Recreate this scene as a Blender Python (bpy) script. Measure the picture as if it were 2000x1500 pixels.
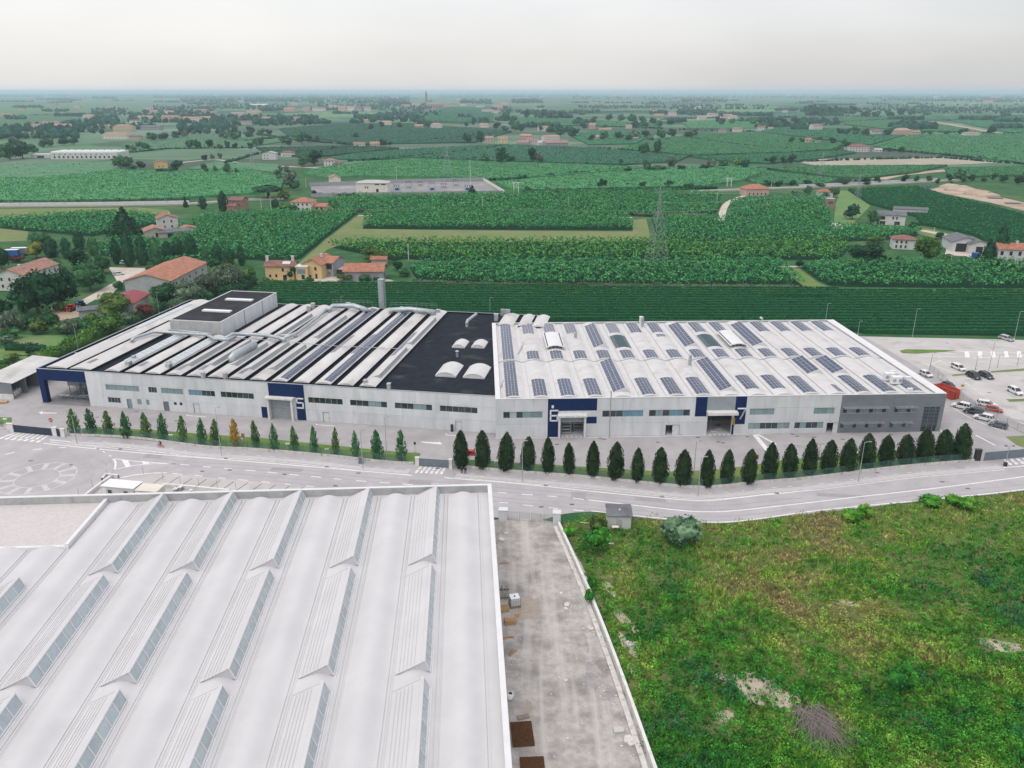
import bpy, math, random
import numpy as np
from mathutils import Vector, Matrix
R = math.radians
rnd = random.Random(7)
for o in list(bpy.data.objects): bpy.data.objects.remove(o)
SC = bpy.context.scene
COL = SC.collection
FPX, HC, PITCH = 1571.0, 76.0, 20.006
CP, SP, YH = math.cos(R(PITCH)), math.sin(R(PITCH)), 178.0
cam_d = bpy.data.cameras.new('camera'); cam = bpy.data.objects.new('camera', cam_d); COL.objects.link(cam)
cam.location = (0, 0, HC); cam.rotation_euler = (R(90-PITCH), 0, 0)
cam_d.sensor_width = 36; cam_d.lens = 36*FPX/2000; cam_d.clip_start = 1; cam_d.clip_end = 120000
SC.camera = cam
SUN_EL, SUN_AZ = 66, 210          # degrees; azimuth of the sun measured clockwise from +Y
w = bpy.data.worlds.new('World'); SC.world = w; w.use_nodes = True
nt = w.node_tree; nt.nodes.clear()
def N(nt, t, **k):
 n = nt.nodes.new(t)
 for a, b in k.items(): setattr(n, a, b)
 return n
out = N(nt, 'ShaderNodeOutputWorld'); add = N(nt, 'ShaderNodeAddShader')
bg1 = N(nt, 'ShaderNodeBackground'); bg2 = N(nt, 'ShaderNodeBackground')
sky = N(nt, 'ShaderNodeTexSky', sky_type='NISHITA', sun_disc=False)
sky.sun_elevation = R(SUN_EL); sky.sun_rotation = R(SUN_AZ); sky.dust_density = 3.0; sky.air_density = 1.0
bg1.inputs[1].default_value = 0.05
nt.links.new(sky.outputs[0], bg1.inputs[0])
tc = N(nt, 'ShaderNodeTexCoord'); mp = N(nt, 'ShaderNodeMapping'); mp.inputs['Scale'].default_value = (1.0, 1.0, 3.2)
no = N(nt, 'ShaderNodeTexNoise'); no.inputs['Scale'].default_value = 1.5; no.inputs['Detail'].default_value = 5; no.inputs['Roughness'].default_value = 0.5
rp = N(nt, 'ShaderNodeValToRGB'); rp.color_ramp.elements[0].position = 0.30; rp.color_ramp.elements[1].position = 0.70
rp.color_ramp.elements[0].color = (0.54, 0.527, 0.53, 1); rp.color_ramp.elements[1].color = (0.745, 0.717, 0.70, 1)
nt.links.new(tc.outputs['Generated'], mp.inputs[0]); nt.links.new(mp.outputs[0], no.inputs['Vector'])
sx = N(nt, 'ShaderNodeSeparateXYZ'); mr = N(nt, 'ShaderNodeMapRange')
mr.inputs['From Min'].default_value = -0.7; mr.inputs['From Max'].default_value = 0.7
mr.inputs['To Min'].default_value = 0.24; mr.inputs['To Max'].default_value = -0.28
nt.links.new(tc.outputs['Generated'], sx.inputs[0]); nt.links.new(sx.outputs[0], mr.inputs[0])
ad = N(nt, 'ShaderNodeMath', operation='ADD'); nt.links.new(no.outputs[0], ad.inputs[0]); nt.links.new(mr.outputs[0], ad.inputs[1])
nt.links.new(ad.outputs[0], rp.inputs[0]); nt.links.new(rp.outputs[0], bg2.inputs[0])
mz = N(nt, 'ShaderNodeMapRange'); mz.inputs['From Min'].default_value = 0.15; mz.inputs['From Max'].default_value = 1.0; mz.inputs['To Min'].default_value = 1.0; mz.inputs['To Max'].default_value = 1.55
nt.links.new(sx.outputs[2], mz.inputs[0]); nt.links.new(mz.outputs[0], bg2.inputs[1])
nt.links.new(bg1.outputs[0], add.inputs[0]); nt.links.new(bg2.outputs[0], add.inputs[1]); nt.links.new(add.outputs[0], out.inputs[0])
sun_d = bpy.data.lights.new('sun', 'SUN'); sun = bpy.data.objects.new('sun', sun_d); COL.objects.link(sun)
sun_d.energy = 0.9; sun_d.angle = R(50); sun_d.color = (1.0, 0.95, 0.9)
sun.rotation_euler = (R(90-SUN_EL), 0, R(180-SUN_AZ)); sun.location = (0, 0, 300)
SC.view_settings.view_transform = 'Standard'; SC.view_settings.look = 'None'
SC.view_settings.exposure = 0.12; SC.view_settings.gamma = 1.0; SC.view_settings.use_curve_mapping = False
SC.render.engine = 'CYCLES'
cy = SC.cycles
cy.use_denoising = True; cy.max_bounces = 6; cy.diffuse_bounces = 3; cy.glossy_bounces = 2; cy.transparent_max_bounces = 12; cy.volume_bounces = 1
def P(px, py, z=0.0):
 zc = FPX*(HC-z)/(CP*(py-YH))
 return Vector(((px-1000)*zc/FPX, (zc-(HC-z)*SP)/CP, z))
def HT(py_base, py_top, z=0.0):
 D = P(1000, py_base, z).y
 t = (py_top-750)/FPX
 return HC - z - D*(SP+t*CP)/(CP-t*SP)
def MPP(py):                       # metres per photograph pixel at the ground seen at row py
 return HC/((py-YH)*CP)
def W2(poly): return [P(x, y) for x, y in poly]
def tag(o, label=None, cat=None, group=None, kind=None):
 if label: o['label'] = label
 if cat: o['category'] = cat
 if group: o['group'] = group
 if kind: o['kind'] = kind
 return o
def thing(name, label, cat, loc=(0, 0, 0), rz=0.0, group=None):
 o = bpy.data.objects.new(name, None); COL.objects.link(o)
 o.location = loc; o.rotation_euler = (0, 0, rz); o.empty_display_size = .3
 return tag(o, label, cat, group)
def link(name, me, parent=None):
 o = bpy.data.objects.new(name, me); COL.objects.link(o)
 if parent: o.parent = parent
 return o
def copy_tree(o, parent=None):
 c = o.copy(); COL.objects.link(c)
 if parent: c.parent = parent
 for ch in KIDS.get(o.name, []): copy_tree(ch, c)
 return c
KIDS = {}
def note_kids(root):
 ch = [o for o in COL.objects if o.parent is root]
 KIDS[root.name] = ch
 for c in ch: note_kids(c)
class MB:
 def __init__(s): s.v = []; s.f = []; s.m = []
 def face(s, pts, mi=0):
  n = len(s.v); s.v += [tuple(p) for p in pts]; s.f.append(tuple(range(n, n+len(pts)))); s.m.append(mi); return s
 def box(s, x0, x1, y0, y1, z0, z1, mi=0):
  n = len(s.v)
  s.v += [(x0,y0,z0),(x1,y0,z0),(x1,y1,z0),(x0,y1,z0),(x0,y0,z1),(x1,y0,z1),(x1,y1,z1),(x0,y1,z1)]
  for q in ((0,3,2,1),(4,5,6,7),(0,1,5,4),(1,2,6,5),(2,3,7,6),(3,0,4,7)):
   s.f.append(tuple(n+i for i in q)); s.m.append(mi)
  return s
 def obox(s, cx, cy, z0, sx, sy, sz, a=0, mi=0):
  n = len(s.v); c, d = math.cos(a), math.sin(a)
  for z in (z0, z0+sz):
   for x, y in ((-sx/2,-sy/2),(sx/2,-sy/2),(sx/2,sy/2),(-sx/2,sy/2)):
    s.v.append((cx+x*c-y*d, cy+x*d+y*c, z))
  for q in ((0,3,2,1),(4,5,6,7),(0,1,5,4),(1,2,6,5),(2,3,7,6),(3,0,4,7)):
   s.f.append(tuple(n+i for i in q)); s.m.append(mi)
  return s
 def prism(s, poly, z0, z1, mi=0, mtop=None, bottom=False):
  p = [(q[0], q[1]) for q in poly]
  if sum(p[i][0]*p[(i+1) % len(p)][1]-p[(i+1) % len(p)][0]*p[i][1] for i in range(len(p))) < 0: p.reverse()
  k = len(p); n = len(s.v)
  s.v += [(x, y, z0) for x, y in p]+[(x, y, z1) for x, y in p]
  s.f.append(tuple(range(n+k, n+2*k))); s.m.append(mi if mtop is None else mtop)
  if bottom: s.f.append(tuple(reversed(range(n, n+k)))); s.m.append(mi)
  if z1 != z0:
   for i in range(k):
    j = (i+1) % k
    s.f.append((n+i, n+j, n+k+j, n+k+i)); s.m.append(mi)
  return s
 def bar(s, a, b, wd, th=None, mi=0):           # square bar between two points
  a, b = Vector(a), Vector(b); d = (b-a).normalized(); th = th or wd
  u = d.cross(Vector((0, 0, 1)))
  if u.length < 1e-3: u = Vector((1, 0, 0))
  u.normalize(); v = u.cross(d)
  n = len(s.v)
  for p in (a, b):
   for x, y in ((-1,-1),(1,-1),(1,1),(-1,1)): s.v.append(tuple(p+u*x*wd/2+v*y*th/2))
  for q in ((0,3,2,1),(4,5,6,7),(0,1,5,4),(1,2,6,5),(2,3,7,6),(3,0,4,7)):
   s.f.append(tuple(n+i for i in q)); s.m.append(mi)
  return s
 def tube(s, pts, r, n=8, mi=0, caps=True):
  pts = [Vector(p) for p in pts]; b = len(s.v); k = len(pts)
  rs = r if isinstance(r, (list, tuple)) else [r]*k
  for i, p in enumerate(pts):
   d = ((pts[min(i+1, k-1)]-pts[i]).normalized()+(pts[i]-pts[max(i-1, 0)]).normalized()).normalized()
   u = d.cross(Vector((0, 0, 1)))
   if u.length < 1e-3: u = Vector((1, 0, 0))
   u.normalize(); v = u.cross(d)
   for j in range(n):
    t = 2*math.pi*j/n; s.v.append(tuple(p+(u*math.cos(t)+v*math.sin(t))*rs[i]))
  for i in range(k-1):
   for j in range(n):
    j2 = (j+1) % n
    s.f.append((b+i*n+j, b+i*n+j2, b+(i+1)*n+j2, b+(i+1)*n+j)); s.m.append(mi)
  if caps:
   s.f.append(tuple(b+j for j in reversed(range(n)))); s.m.append(mi)
   s.f.append(tuple(b+(k-1)*n+j for j in range(n))); s.m.append(mi)
  return s
 def build(s, name, mats, parent=None, smooth=False, loc=None, rz=None):
  me = bpy.data.meshes.new(name); me.from_pydata(s.v, [], s.f)
  mats = mats if isinstance(mats, (list, tuple)) else [mats]
  for m in mats: me.materials.append(m)
  if len(mats) > 1: me.polygons.foreach_set('material_index', s.m)
  if smooth: me.polygons.foreach_set('use_smooth', [True]*len(me.polygons))
  me.update()
  o = link(name, me, parent)
  if loc is not None: o.location = loc
  if rz is not None: o.rotation_euler = (0, 0, rz)
  return o
def mesh_np(name, V, F, mat, smooth=False):
 V = np.asarray(V, np.float32); F = np.asarray(F, np.int32); k = F.shape[1]
 me = bpy.data.meshes.new(name)
 me.vertices.add(len(V)); me.vertices.foreach_set('co', V.ravel())
 me.loops.add(F.size); me.loops.foreach_set('vertex_index', F.ravel())
 me.polygons.add(len(F)); me.polygons.foreach_set('loop_start', np.arange(0, F.size, k, dtype=np.int32))
 me.update(calc_edges=True)
 me.materials.append(mat)
 return me
def stuff(name, me, label):
 o = link(name, me); o['kind'] = 'stuff'; o['label'] = label; return o
def struct(o, label=None):
 o['kind'] = 'structure'
 if label: o['label'] = label
 return o
def smooth_line(pts, step=2.0):
 pts = [Vector(p) for p in pts]; out = []
 for i in range(len(pts)-1):
  p0, p1, p2, p3 = pts[max(i-1, 0)], pts[i], pts[i+1], pts[min(i+2, len(pts)-1)]
  n = max(1, int((p2-p1).length/step))
  for j in range(n):
   t = j/n
   out.append(0.5*((2*p1)+(p2-p0)*t+(2*p0-5*p1+4*p2-p3)*t*t+(3*p1-p0-3*p2+p3)*t**3))
 out.append(pts[-1]); return out
def offset(pts, d):                               # to the right of travel
 out = []
 for i, p in enumerate(pts):
  t = (pts[min(i+1, len(pts)-1)]-pts[max(i-1, 0)]); t.z = 0; t.normalize()
  out.append(p+Vector((t.y, -t.x, 0))*d)
 return out
def ribbon(mb, pts, w0, w1, z, mi=0, z2=None):
 a, b = offset(pts, w0), offset(pts, w1)
 for i in range(len(pts)-1):
  mb.face([(b[i].x,b[i].y,z),(b[i+1].x,b[i+1].y,z),(a[i+1].x,a[i+1].y,z),(a[i].x,a[i].y,z)], mi)
def dashes(mb, pts, w, on, off, z, start=0.0):
 acc = start; seg = []
 pts2 = smooth_line(pts, .5)
 d = 0.0; cur = []
 for i, p in enumerate(pts2):
  if i: d += (p-pts2[i-1]).length
  if (d+start) % (on+off) < on: cur.append(p)
  else:
   if len(cur) > 1: ribbon(mb, [cur[0], cur[-1]] if len(cur) < 4 else cur, -w/2, w/2, z)
   cur = []
 if len(cur) > 1: ribbon(mb, cur, -w/2, w/2, z)
def along(pts, step, start=0.0):                  # (point, heading) every step metres
 out = []; need = start; d = 0.0
 for i in range(len(pts)-1):
  a, b = pts[i], pts[i+1]; L = (b-a).length
  while need <= d+L:
   t = (need-d)/L if L else 0
   out.append((a.lerp(b, t), math.atan2(b.y-a.y, b.x-a.x))); need += step
  d += L
 return out
def srgb(r, g, b):
 f = lambda c: (c/12.92 if c <= .04045 else ((c+.055)/1.055)**2.4)
 return (f(r/255), f(g/255), f(b/255))
def mat(name, c, c2=None, scale=1.0, detail=4, rough=.8, metal=0.0, spec=.3, bump=0.0, bscale=None, coord='world', stretch=(1, 1, 1), rand=0.0, ramp=(.35, .65), c3=None, scale3=.05, ramp3=(.5, .6)):
 m = bpy.data.materials.new(name); m.use_nodes = True; nt = m.node_tree
 b = nt.nodes['Principled BSDF']
 b.inputs['Roughness'].default_value = rough; b.inputs['Metallic'].default_value = metal; b.inputs['Specular IOR Level'].default_value = spec
 L = nt.links.new
 if coord == 'world': g = N(nt, 'ShaderNodeNewGeometry'); vec = g.outputs['Position']
 else: g = N(nt, 'ShaderNodeTexCoord'); vec = g.outputs['Object']
 mp = N(nt, 'ShaderNodeMapping'); mp.inputs['Scale'].default_value = stretch; L(vec, mp.inputs[0]); vec = mp.outputs[0]
 col = None
 if c2 is not None:
  n = N(nt, 'ShaderNodeTexNoise'); n.inputs['Scale'].default_value = scale; n.inputs['Detail'].default_value = detail; n.inputs['Roughness'].default_value = .62
  L(vec, n.inputs['Vector'])
  r = N(nt, 'ShaderNodeValToRGB'); r.color_ramp.elements[0].position, r.color_ramp.elements[1].position = ramp
  r.color_ramp.elements[0].color = (*c, 1); r.color_ramp.elements[1].color = (*c2, 1)
  L(n.outputs[0], r.inputs[0]); col = r.outputs[0]
 if c3 is not None:
  n3 = N(nt, 'ShaderNodeTexNoise'); n3.inputs['Scale'].default_value = scale3; n3.inputs['Detail'].default_value = 5
  L(vec, n3.inputs['Vector'])
  r3 = N(nt, 'ShaderNodeValToRGB'); r3.color_ramp.elements[0].position, r3.color_ramp.elements[1].position = ramp3
  L(n3.outputs[0], r3.inputs[0])
  mx = N(nt, 'ShaderNodeMix', data_type='RGBA'); L(r3.outputs[0], mx.inputs[0])
  if col is not None: L(col, mx.inputs[6])
  else: mx.inputs[6].default_value = (*c, 1)
  mx.inputs[7].default_value = (*c3, 1); col = mx.outputs[2]
 if rand:
  oi = N(nt, 'ShaderNodeObjectInfo'); hs = N(nt, 'ShaderNodeHueSaturation')
  mr = N(nt, 'ShaderNodeMapRange'); mr.inputs['To Min'].default_value = 1-rand; mr.inputs['To Max'].default_value = 1+rand
  L(oi.outputs['Random'], mr.inputs[0]); L(mr.outputs[0], hs.inputs['Value'])
  if col is not None: L(col, hs.inputs['Color'])
  else: hs.inputs['Color'].default_value = (*c, 1)
  col = hs.outputs[0]
 if col is not None: L(col, b.inputs['Base Color'])
 else: b.inputs['Base Color'].default_value = (*c, 1)
 if bump:
  n2 = N(nt, 'ShaderNodeTexNoise'); n2.inputs['Scale'].default_value = bscale or scale*4; n2.inputs['Detail'].default_value = 3
  L(vec, n2.inputs['Vector'])
  bp = N(nt, 'ShaderNodeBump'); bp.inputs['Strength'].default_value = min(1, bump); bp.inputs['Distance'].default_value = max(.02, bump*.1)
  L(n2.outputs[0], bp.inputs['Height']); L(bp.outputs[0], b.inputs['Normal'])
 return m
M = {}
M['asphalt'] = mat('asphalt', (.365, .350, .360), (.43, .415, .425), .22, 8, .9, bump=.15, bscale=6, c3=(.315, .302, .312), scale3=.06, ramp3=(.52, .75))
M['asphalt_yard'] = mat('asphalt_yard', (.335, .318, .322), (.395, .378, .382), .3, 8, .9, bump=.15, bscale=6, c3=(.285, .272, .275), scale3=.09, ramp3=(.5, .72))
M['asphalt_worn'] = mat('asphalt_worn', (.42, .40, .39), (.50, .48, .465), .12, 7, .92, bump=.15, bscale=6, c3=(.36, .345, .335), scale3=.2, ramp3=(.55, .72))
M['paving'] = mat('paving', (.36, .33, .315), (.46, .43, .41), .4, 6, .9)
M['road_paint'] = mat('road_paint', (.74, .73, .725), (.58, .57, .565), 1.3, 6, .7, ramp=(.48, .68))
M['kerb'] = mat('kerb', (.52, .51, .505), (.45, .44, .435), 1.2, 5, .85)
M['concrete'] = mat('concrete', (.545, .565, .575), (.655, .675, .685), .35, 7, .85, stretch=(1, 1, .25), rand=.05, bump=.1, bscale=5, c3=(.49, .50, .495), scale3=.5, ramp3=(.56, .72))
M['concrete_white'] = mat('concrete_white', (.60, .59, .575), (.70, .69, .675), .8, 6, .85, c3=(.48, .46, .43), scale3=.7, ramp3=(.56, .72))
M['plinth'] = mat('plinth', (.50, .48, .455), (.62, .60, .575), .9, 6, .9, stretch=(1, 1, .4), c3=(.36, .34, .31), scale3=1.3, ramp3=(.52, .7))
M['navy'] = mat('navy', (.005, .019, .078), (.008, .025, .095), .6, 5, .6, spec=.15)
M['grey_cladding'] = mat('grey_cladding', (.165, .185, .205), (.20, .222, .243), .4, 5, .5, spec=.5, rand=.04)
M['dark_roof'] = mat('dark_roof', (.010, .013, .021), (.018, .022, .032), .35, 7, .9, spec=.12, c3=(.055, .055, .06), scale3=.12, ramp3=(.58, .72))
M['dark_felt'] = mat('dark_felt', (.022, .022, .028), (.034, .034, .040), .5, 6, .9, spec=.12, c3=(.048, .048, .055), scale3=.15, ramp3=(.5, .7))
M['vault_grey'] = mat('vault_grey', (.47, .46, .45), (.58, .57, .555), .25, 7, .6, stretch=(1, .4, 1), rand=.06, c3=(.40, .385, .375), scale3=.22, ramp3=(.55, .7))
M['vault_white'] = mat('vault_white', (.53, .52, .515), (.60, .59, .585), .3, 6, .6, c3=(.49, .47, .455), scale3=.25, ramp3=(.54, .7))
M['roof_white'] = mat('roof_white', (.52, .517, .525), (.565, .562, .57), .18, 6, .75, c3=(.508, .505, .513), scale3=.11, ramp3=(.52, .72))
M['gutter_white'] = mat('gutter_white', (.53, .522, .52), (.60, .592, .59), .5, 6, .75, c3=(.52, .50, .48), scale3=.5, ramp3=(.57, .72))
M['roof_gravel'] = mat('roof_gravel', (.49, .46, .45), (.56, .53, .52), 1.6, 9, .95, bump=.3, bscale=14)
M['white_metal'] = mat('white_metal', (.62, .625, .63), (.68, .68, .685), .7, 4, .45, spec=.5)
M['galv'] = mat('galv', (.34, .39, .415), (.45, .49, .51), 1.2, 5, .42, metal=.5, spec=.5)
M['steel'] = mat('steel', (.30, .32, .33), (.38, .40, .41), 2, 4, .5, metal=.5)
M['glass_dark'] = mat('glass_dark', (.018, .03, .035), (.04, .058, .062), .7, 3, .08, spec=.7, rand=.5)
M['glass_curtain'] = mat('glass_curtain', (.17, .26, .28), (.25, .34, .36), 2.5, 3, .2, spec=.6, stretch=(2, 2, .1), rand=.12)
M['glass_blue'] = mat('glass_blue', (.10, .22, .32), (.16, .29, .38), 1, 3, .2, spec=.6)
M['glass_sky'] = mat('glass_sky', (.36, .425, .455), (.43, .49, .515), .9, 3, .15, spec=.6, rand=.08)
M['frame_grey'] = mat('frame_grey', (.30, .33, .34), (.36, .39, .40), 2, 3, .5)
M['solar'] = mat('solar', (.020, .034, .085), (.040, .055, .11), .6, 3, .18, spec=.6, rand=.15)
M['solar_dim'] = mat('solar_dim', (.10, .105, .16), (.15, .15, .20), .5, 3, .3, spec=.5, rand=.1)
M['solar_frame'] = mat('solar_frame', (.52, .54, .56), (.60, .62, .63), 1, 3, .4, metal=.3)
M['polycarb'] = mat('polycarb', (.52, .52, .515), (.58, .58, .575), .8, 4, .4, spec=.4)
M['teal_cover'] = mat('teal_cover', (.022, .055, .066), (.03, .068, .08), .7, 3, .5)
M['door_grey'] = mat('door_grey', (.26, .295, .31), (.30, .335, .35), .8, 3, .5)
M['door_white'] = mat('door_white', (.60, .62, .63), (.66, .675, .68), .8, 3, .5)
M['inside_shade'] = mat('inside_shade', (.05, .055, .058), (.075, .08, .083), .5, 4, .9)  # near-black tone painted for the shade inside covered spaces
M['yellow'] = mat('yellow_wall', (.60, .43, .20), (.68, .50, .25), .6, 6, .9, c3=(.52, .37, .18), scale3=.6, ramp3=(.5, .75))
M['cream'] = mat('cream_wall', (.62, .58, .50), (.70, .66, .58), .6, 6, .9, c3=(.52, .48, .42), scale3=.5, ramp3=(.55, .75))
M['white_wall'] = mat('white_wall', (.52, .515, .50), (.61, .605, .59), .5, 6, .9, c3=(.50, .50, .48), scale3=.5, ramp3=(.55, .75))
M['brown_wall'] = mat('brown_wall', (.26, .175, .125), (.33, .225, .165), .5, 6, .9)
M['stone_wall'] = mat('stone_wall', (.38, .33, .28), (.48, .43, .37), .9, 6, .95)
M['pink_wall'] = mat('pink_wall', (.50, .33, .28), (.56, .38, .32), .6, 6, .9)
M['grey_wall'] = mat('grey_wall', (.27, .275, .29), (.34, .345, .36), .5, 6, .9)
M['terracotta'] = mat('terracotta', (.275, .115, .075), (.385, .18, .12), .5, 7, .9, rand=.12, bump=.4, bscale=3, c3=(.20, .105, .08), scale3=.8, ramp3=(.52, .72))
M['old_tile'] = mat('old_tile', (.26, .135, .105), (.37, .215, .165), .6, 7, .9, rand=.15, bump=.4, bscale=3, c3=(.22, .135, .11), scale3=.7, ramp3=(.5, .7))
M['brown_tile'] = mat('brown_tile', (.17, .085, .072), (.25, .13, .11), .6, 7, .9, bump=.4, bscale=3)
M['dark_red_roof'] = mat('dark_red_roof', (.22, .035, .05), (.28, .05, .065), .4, 5, .6)
M['slate'] = mat('slate', (.10, .105, .12), (.16, .165, .18), .5, 6, .8)
M['grey_roof'] = mat('grey_roof', (.35, .36, .36), (.45, .45, .445), .6, 6, .8, stretch=(1, 1, 1))
M['window_dark'] = mat('window_dark', (.02, .022, .025), (.035, .036, .04), 1, 2, .3)
M['shutter'] = mat('shutter', (.10, .06, .045), (.14, .085, .06), 2, 3, .7)
M['wood'] = mat('wood', (.36, .22, .11), (.48, .31, .17), 2, 6, .85, rand=.1)
M['grey_wood'] = mat('grey_wood', (.20, .165, .13), (.28, .235, .19), 2, 6, .9)
M['cardboard'] = mat('cardboard', (.42, .25, .14), (.52, .33, .19), 1.5, 5, .9)
M['bark'] = mat('bark', (.09, .065, .05), (.15, .115, .09), 3, 6, .95)
M['rubber'] = mat('rubber', (.015, .015, .016), (.025, .025, .026), 5, 3, .85)
M['rust'] = mat('rust', (.10, .045, .018), (.17, .08, .035), 3, 6, .9)
M['red_paint'] = mat('red_paint', (.40, .045, .025), (.50, .07, .04), .8, 6, .6, c3=(.28, .05, .035), scale3=.9, ramp3=(.52, .7))
M['dark_paint'] = mat('dark_paint', (.03, .032, .038), (.04, .042, .05), 1, 3, .5)
M['sign_red'] = mat('sign_red', (.48, .03, .025), (.52, .04, .03), 1, 2, .5)
M['sign_white'] = mat('sign_white', (.72, .72, .72), (.76, .76, .76), 1, 2, .5)
M['sign_blue'] = mat('sign_blue', (.02, .10, .30), (.03, .12, .33), 1, 2, .5)
M['gate_blue'] = mat('gate_blue', (.022, .038, .062), (.03, .048, .076), .8, 4, .5)
M['gate_grey'] = mat('gate_grey', (.13, .165, .19), (.165, .20, .225), .8, 4, .5)
M['pvc_white'] = mat('pvc_white', (.70, .71, .72), (.76, .77, .77), 1, 4, .4)
M['tarp_white'] = mat('tarp_white', (.62, .61, .60), (.72, .71, .70), 2, 5, .6, bump=.3, bscale=3)
M['orange_paint'] = mat('orange_paint', (.50, .07, .02), (.56, .09, .03), 1, 3, .45)
M['blue_paint'] = mat('blue_paint', (.02, .09, .28), (.03, .11, .33), 1, 3, .45)
M['dead_wood'] = mat('dead_wood', (.20, .165, .16), (.28, .235, .225), 2, 6, .9)
M['soil'] = mat('soil', (.36, .275, .205), (.46, .37, .29), .08, 8, .95, c3=(.28, .20, .145), scale3=.03, ramp3=(.5, .7))
M['wild_ground'] = mat('wild_ground', (.028, .095, .040), (.060, .135, .052), .12, 8, .95, bump=.5, bscale=2, spec=.03, c3=(.095, .15, .062), scale3=.04, ramp3=(.52, .68))
M['faded_paint'] = mat('faded_paint', (.57, .56, .56), (.44, .43, .435), .9, 6, .85)
M['yard_grey'] = mat('yard_grey', (.20, .195, .205), (.26, .255, .26), .2, 6, .9, c3=(.34, .32, .31), scale3=.06, ramp3=(.55, .7))
M['hazed_tile'] = mat('hazed_tile', (.27, .165, .135), (.36, .24, .20), .3, 5, .95, rand=.2)  # terracotta paled in its colour to paint in distance haze
M['hazed_yellow'] = mat('hazed_yellow', (.50, .40, .26), (.56, .46, .31), .3, 5, .95, rand=.1)  # yellow wall paled the same way, haze put into the colour
M['ballast'] = mat('ballast', (.25, .235, .225), (.33, .315, .30), .4, 6, .95)
M['track'] = mat('track', (.46, .41, .36), (.56, .51, .45), .3, 7, .95)
M['grass_short'] = mat('grass_short', (.085, .165, .035), (.135, .215, .05), .35, 8, .9, bump=.5, bscale=8, c3=(.19, .21, .075), scale3=.12, ramp3=(.5, .75))
M['lawn'] = mat('lawn', (.105, .205, .075), (.15, .245, .09), .25, 8, .9, bump=.4, bscale=8, spec=.05, c3=(.20, .225, .11), scale3=.08, ramp3=(.48, .72))
M['meadow'] = mat('meadow', (.150, .190, .078), (.205, .225, .105), .10, 8, .95, bump=.4, bscale=5, spec=.05, c3=(.115, .185, .065), scale3=.05, ramp3=(.5, .7))
M['shaded_vine_floor'] = mat('shaded_vine_floor', (.005, .030, .014), (.011, .045, .022), .3, 6, .95, spec=.03)  # near-black green puts the shade between the rows into the ground colour
def leafmat(name, a, b, rand=.22, scale=.5, big=None, ramp=(.36, .64), stretch=(1, 1, 1), isl=(.45, 1.75)):
 m = mat(name, a, b, scale, 3, .75, spec=.05, rand=rand, ramp=ramp, stretch=stretch, c3=big, scale3=.03, ramp3=(.45, .65))
 nt = m.node_tree; bs = nt.nodes['Principled BSDF']; old = bs.inputs['Base Color'].links[0].from_socket
 g = N(nt, 'ShaderNodeNewGeometry'); mr = N(nt, 'ShaderNodeMapRange'); mr.inputs['To Min'].default_value = isl[0]; mr.inputs['To Max'].default_value = isl[1]
 hs = N(nt, 'ShaderNodeHueSaturation'); nt.links.new(g.outputs['Random Per Island'], mr.inputs[0]); nt.links.new(mr.outputs[0], hs.inputs['Value'])
 nt.links.new(old, hs.inputs['Color']); nt.links.new(hs.outputs[0], bs.inputs['Base Color'])
 return m
M['leaf_dark'] = leafmat('leaf_dark', (.010, .044, .021), (.027, .086, .038))
M['leaf_mid'] = leafmat('leaf_mid', (.021, .085, .033), (.054, .15, .054))
M['leaf_olive'] = leafmat('leaf_olive', (.055, .10, .024), (.10, .16, .04))
M['leaf_grey'] = leafmat('leaf_grey', (.065, .105, .065), (.125, .175, .11))
M['leaf_yellow'] = leafmat('leaf_yellow', (.16, .19, .035), (.26, .28, .06))
M['leaf_gold'] = leafmat('leaf_gold', (.28, .17, .02), (.42, .27, .04), rand=.05)
M['leaf_bright'] = leafmat('leaf_bright', (.05, .125, .025), (.095, .20, .04))
M['leaf_cypress'] = leafmat('leaf_cypress', (.010, .026, .012), (.030, .058, .022), rand=.15, scale=.8)
M['leaf_silver'] = leafmat('leaf_silver', (.10, .20, .115), (.18, .29, .17), isl=(.7, 1.3))
M['leaf_slim'] = leafmat('leaf_slim', (.030, .085, .024), (.085, .15, .040))
M['leaf_red'] = leafmat('leaf_red', (.10, .03, .03), (.16, .06, .05))
M['vine_row'] = leafmat('vine_row', (.018, .125, .044), (.042, .200, .066), rand=0, scale=.9, big=(.024, .145, .054), stretch=(.06, .9, 1), isl=(.65, 1.4))
M['vine_bush'] = leafmat('vine_bush', (.014, .100, .034), (.092, .32, .096), rand=0, scale=.50, big=(.036, .19, .066), ramp=(.40, .62))
M['vine_olive'] = leafmat('vine_olive', (.022, .115, .028), (.11, .29, .065), rand=0, scale=.5, ramp=(.40, .62))
M['vine_far'] = leafmat('vine_far', (.026, .118, .046), (.042, .165, .075), rand=0, scale=.12, big=(.024, .115, .058))
M['wood_far'] = leafmat('wood_far', (.010, .050, .034), (.028, .088, .052), rand=.1, scale=.05)
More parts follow.
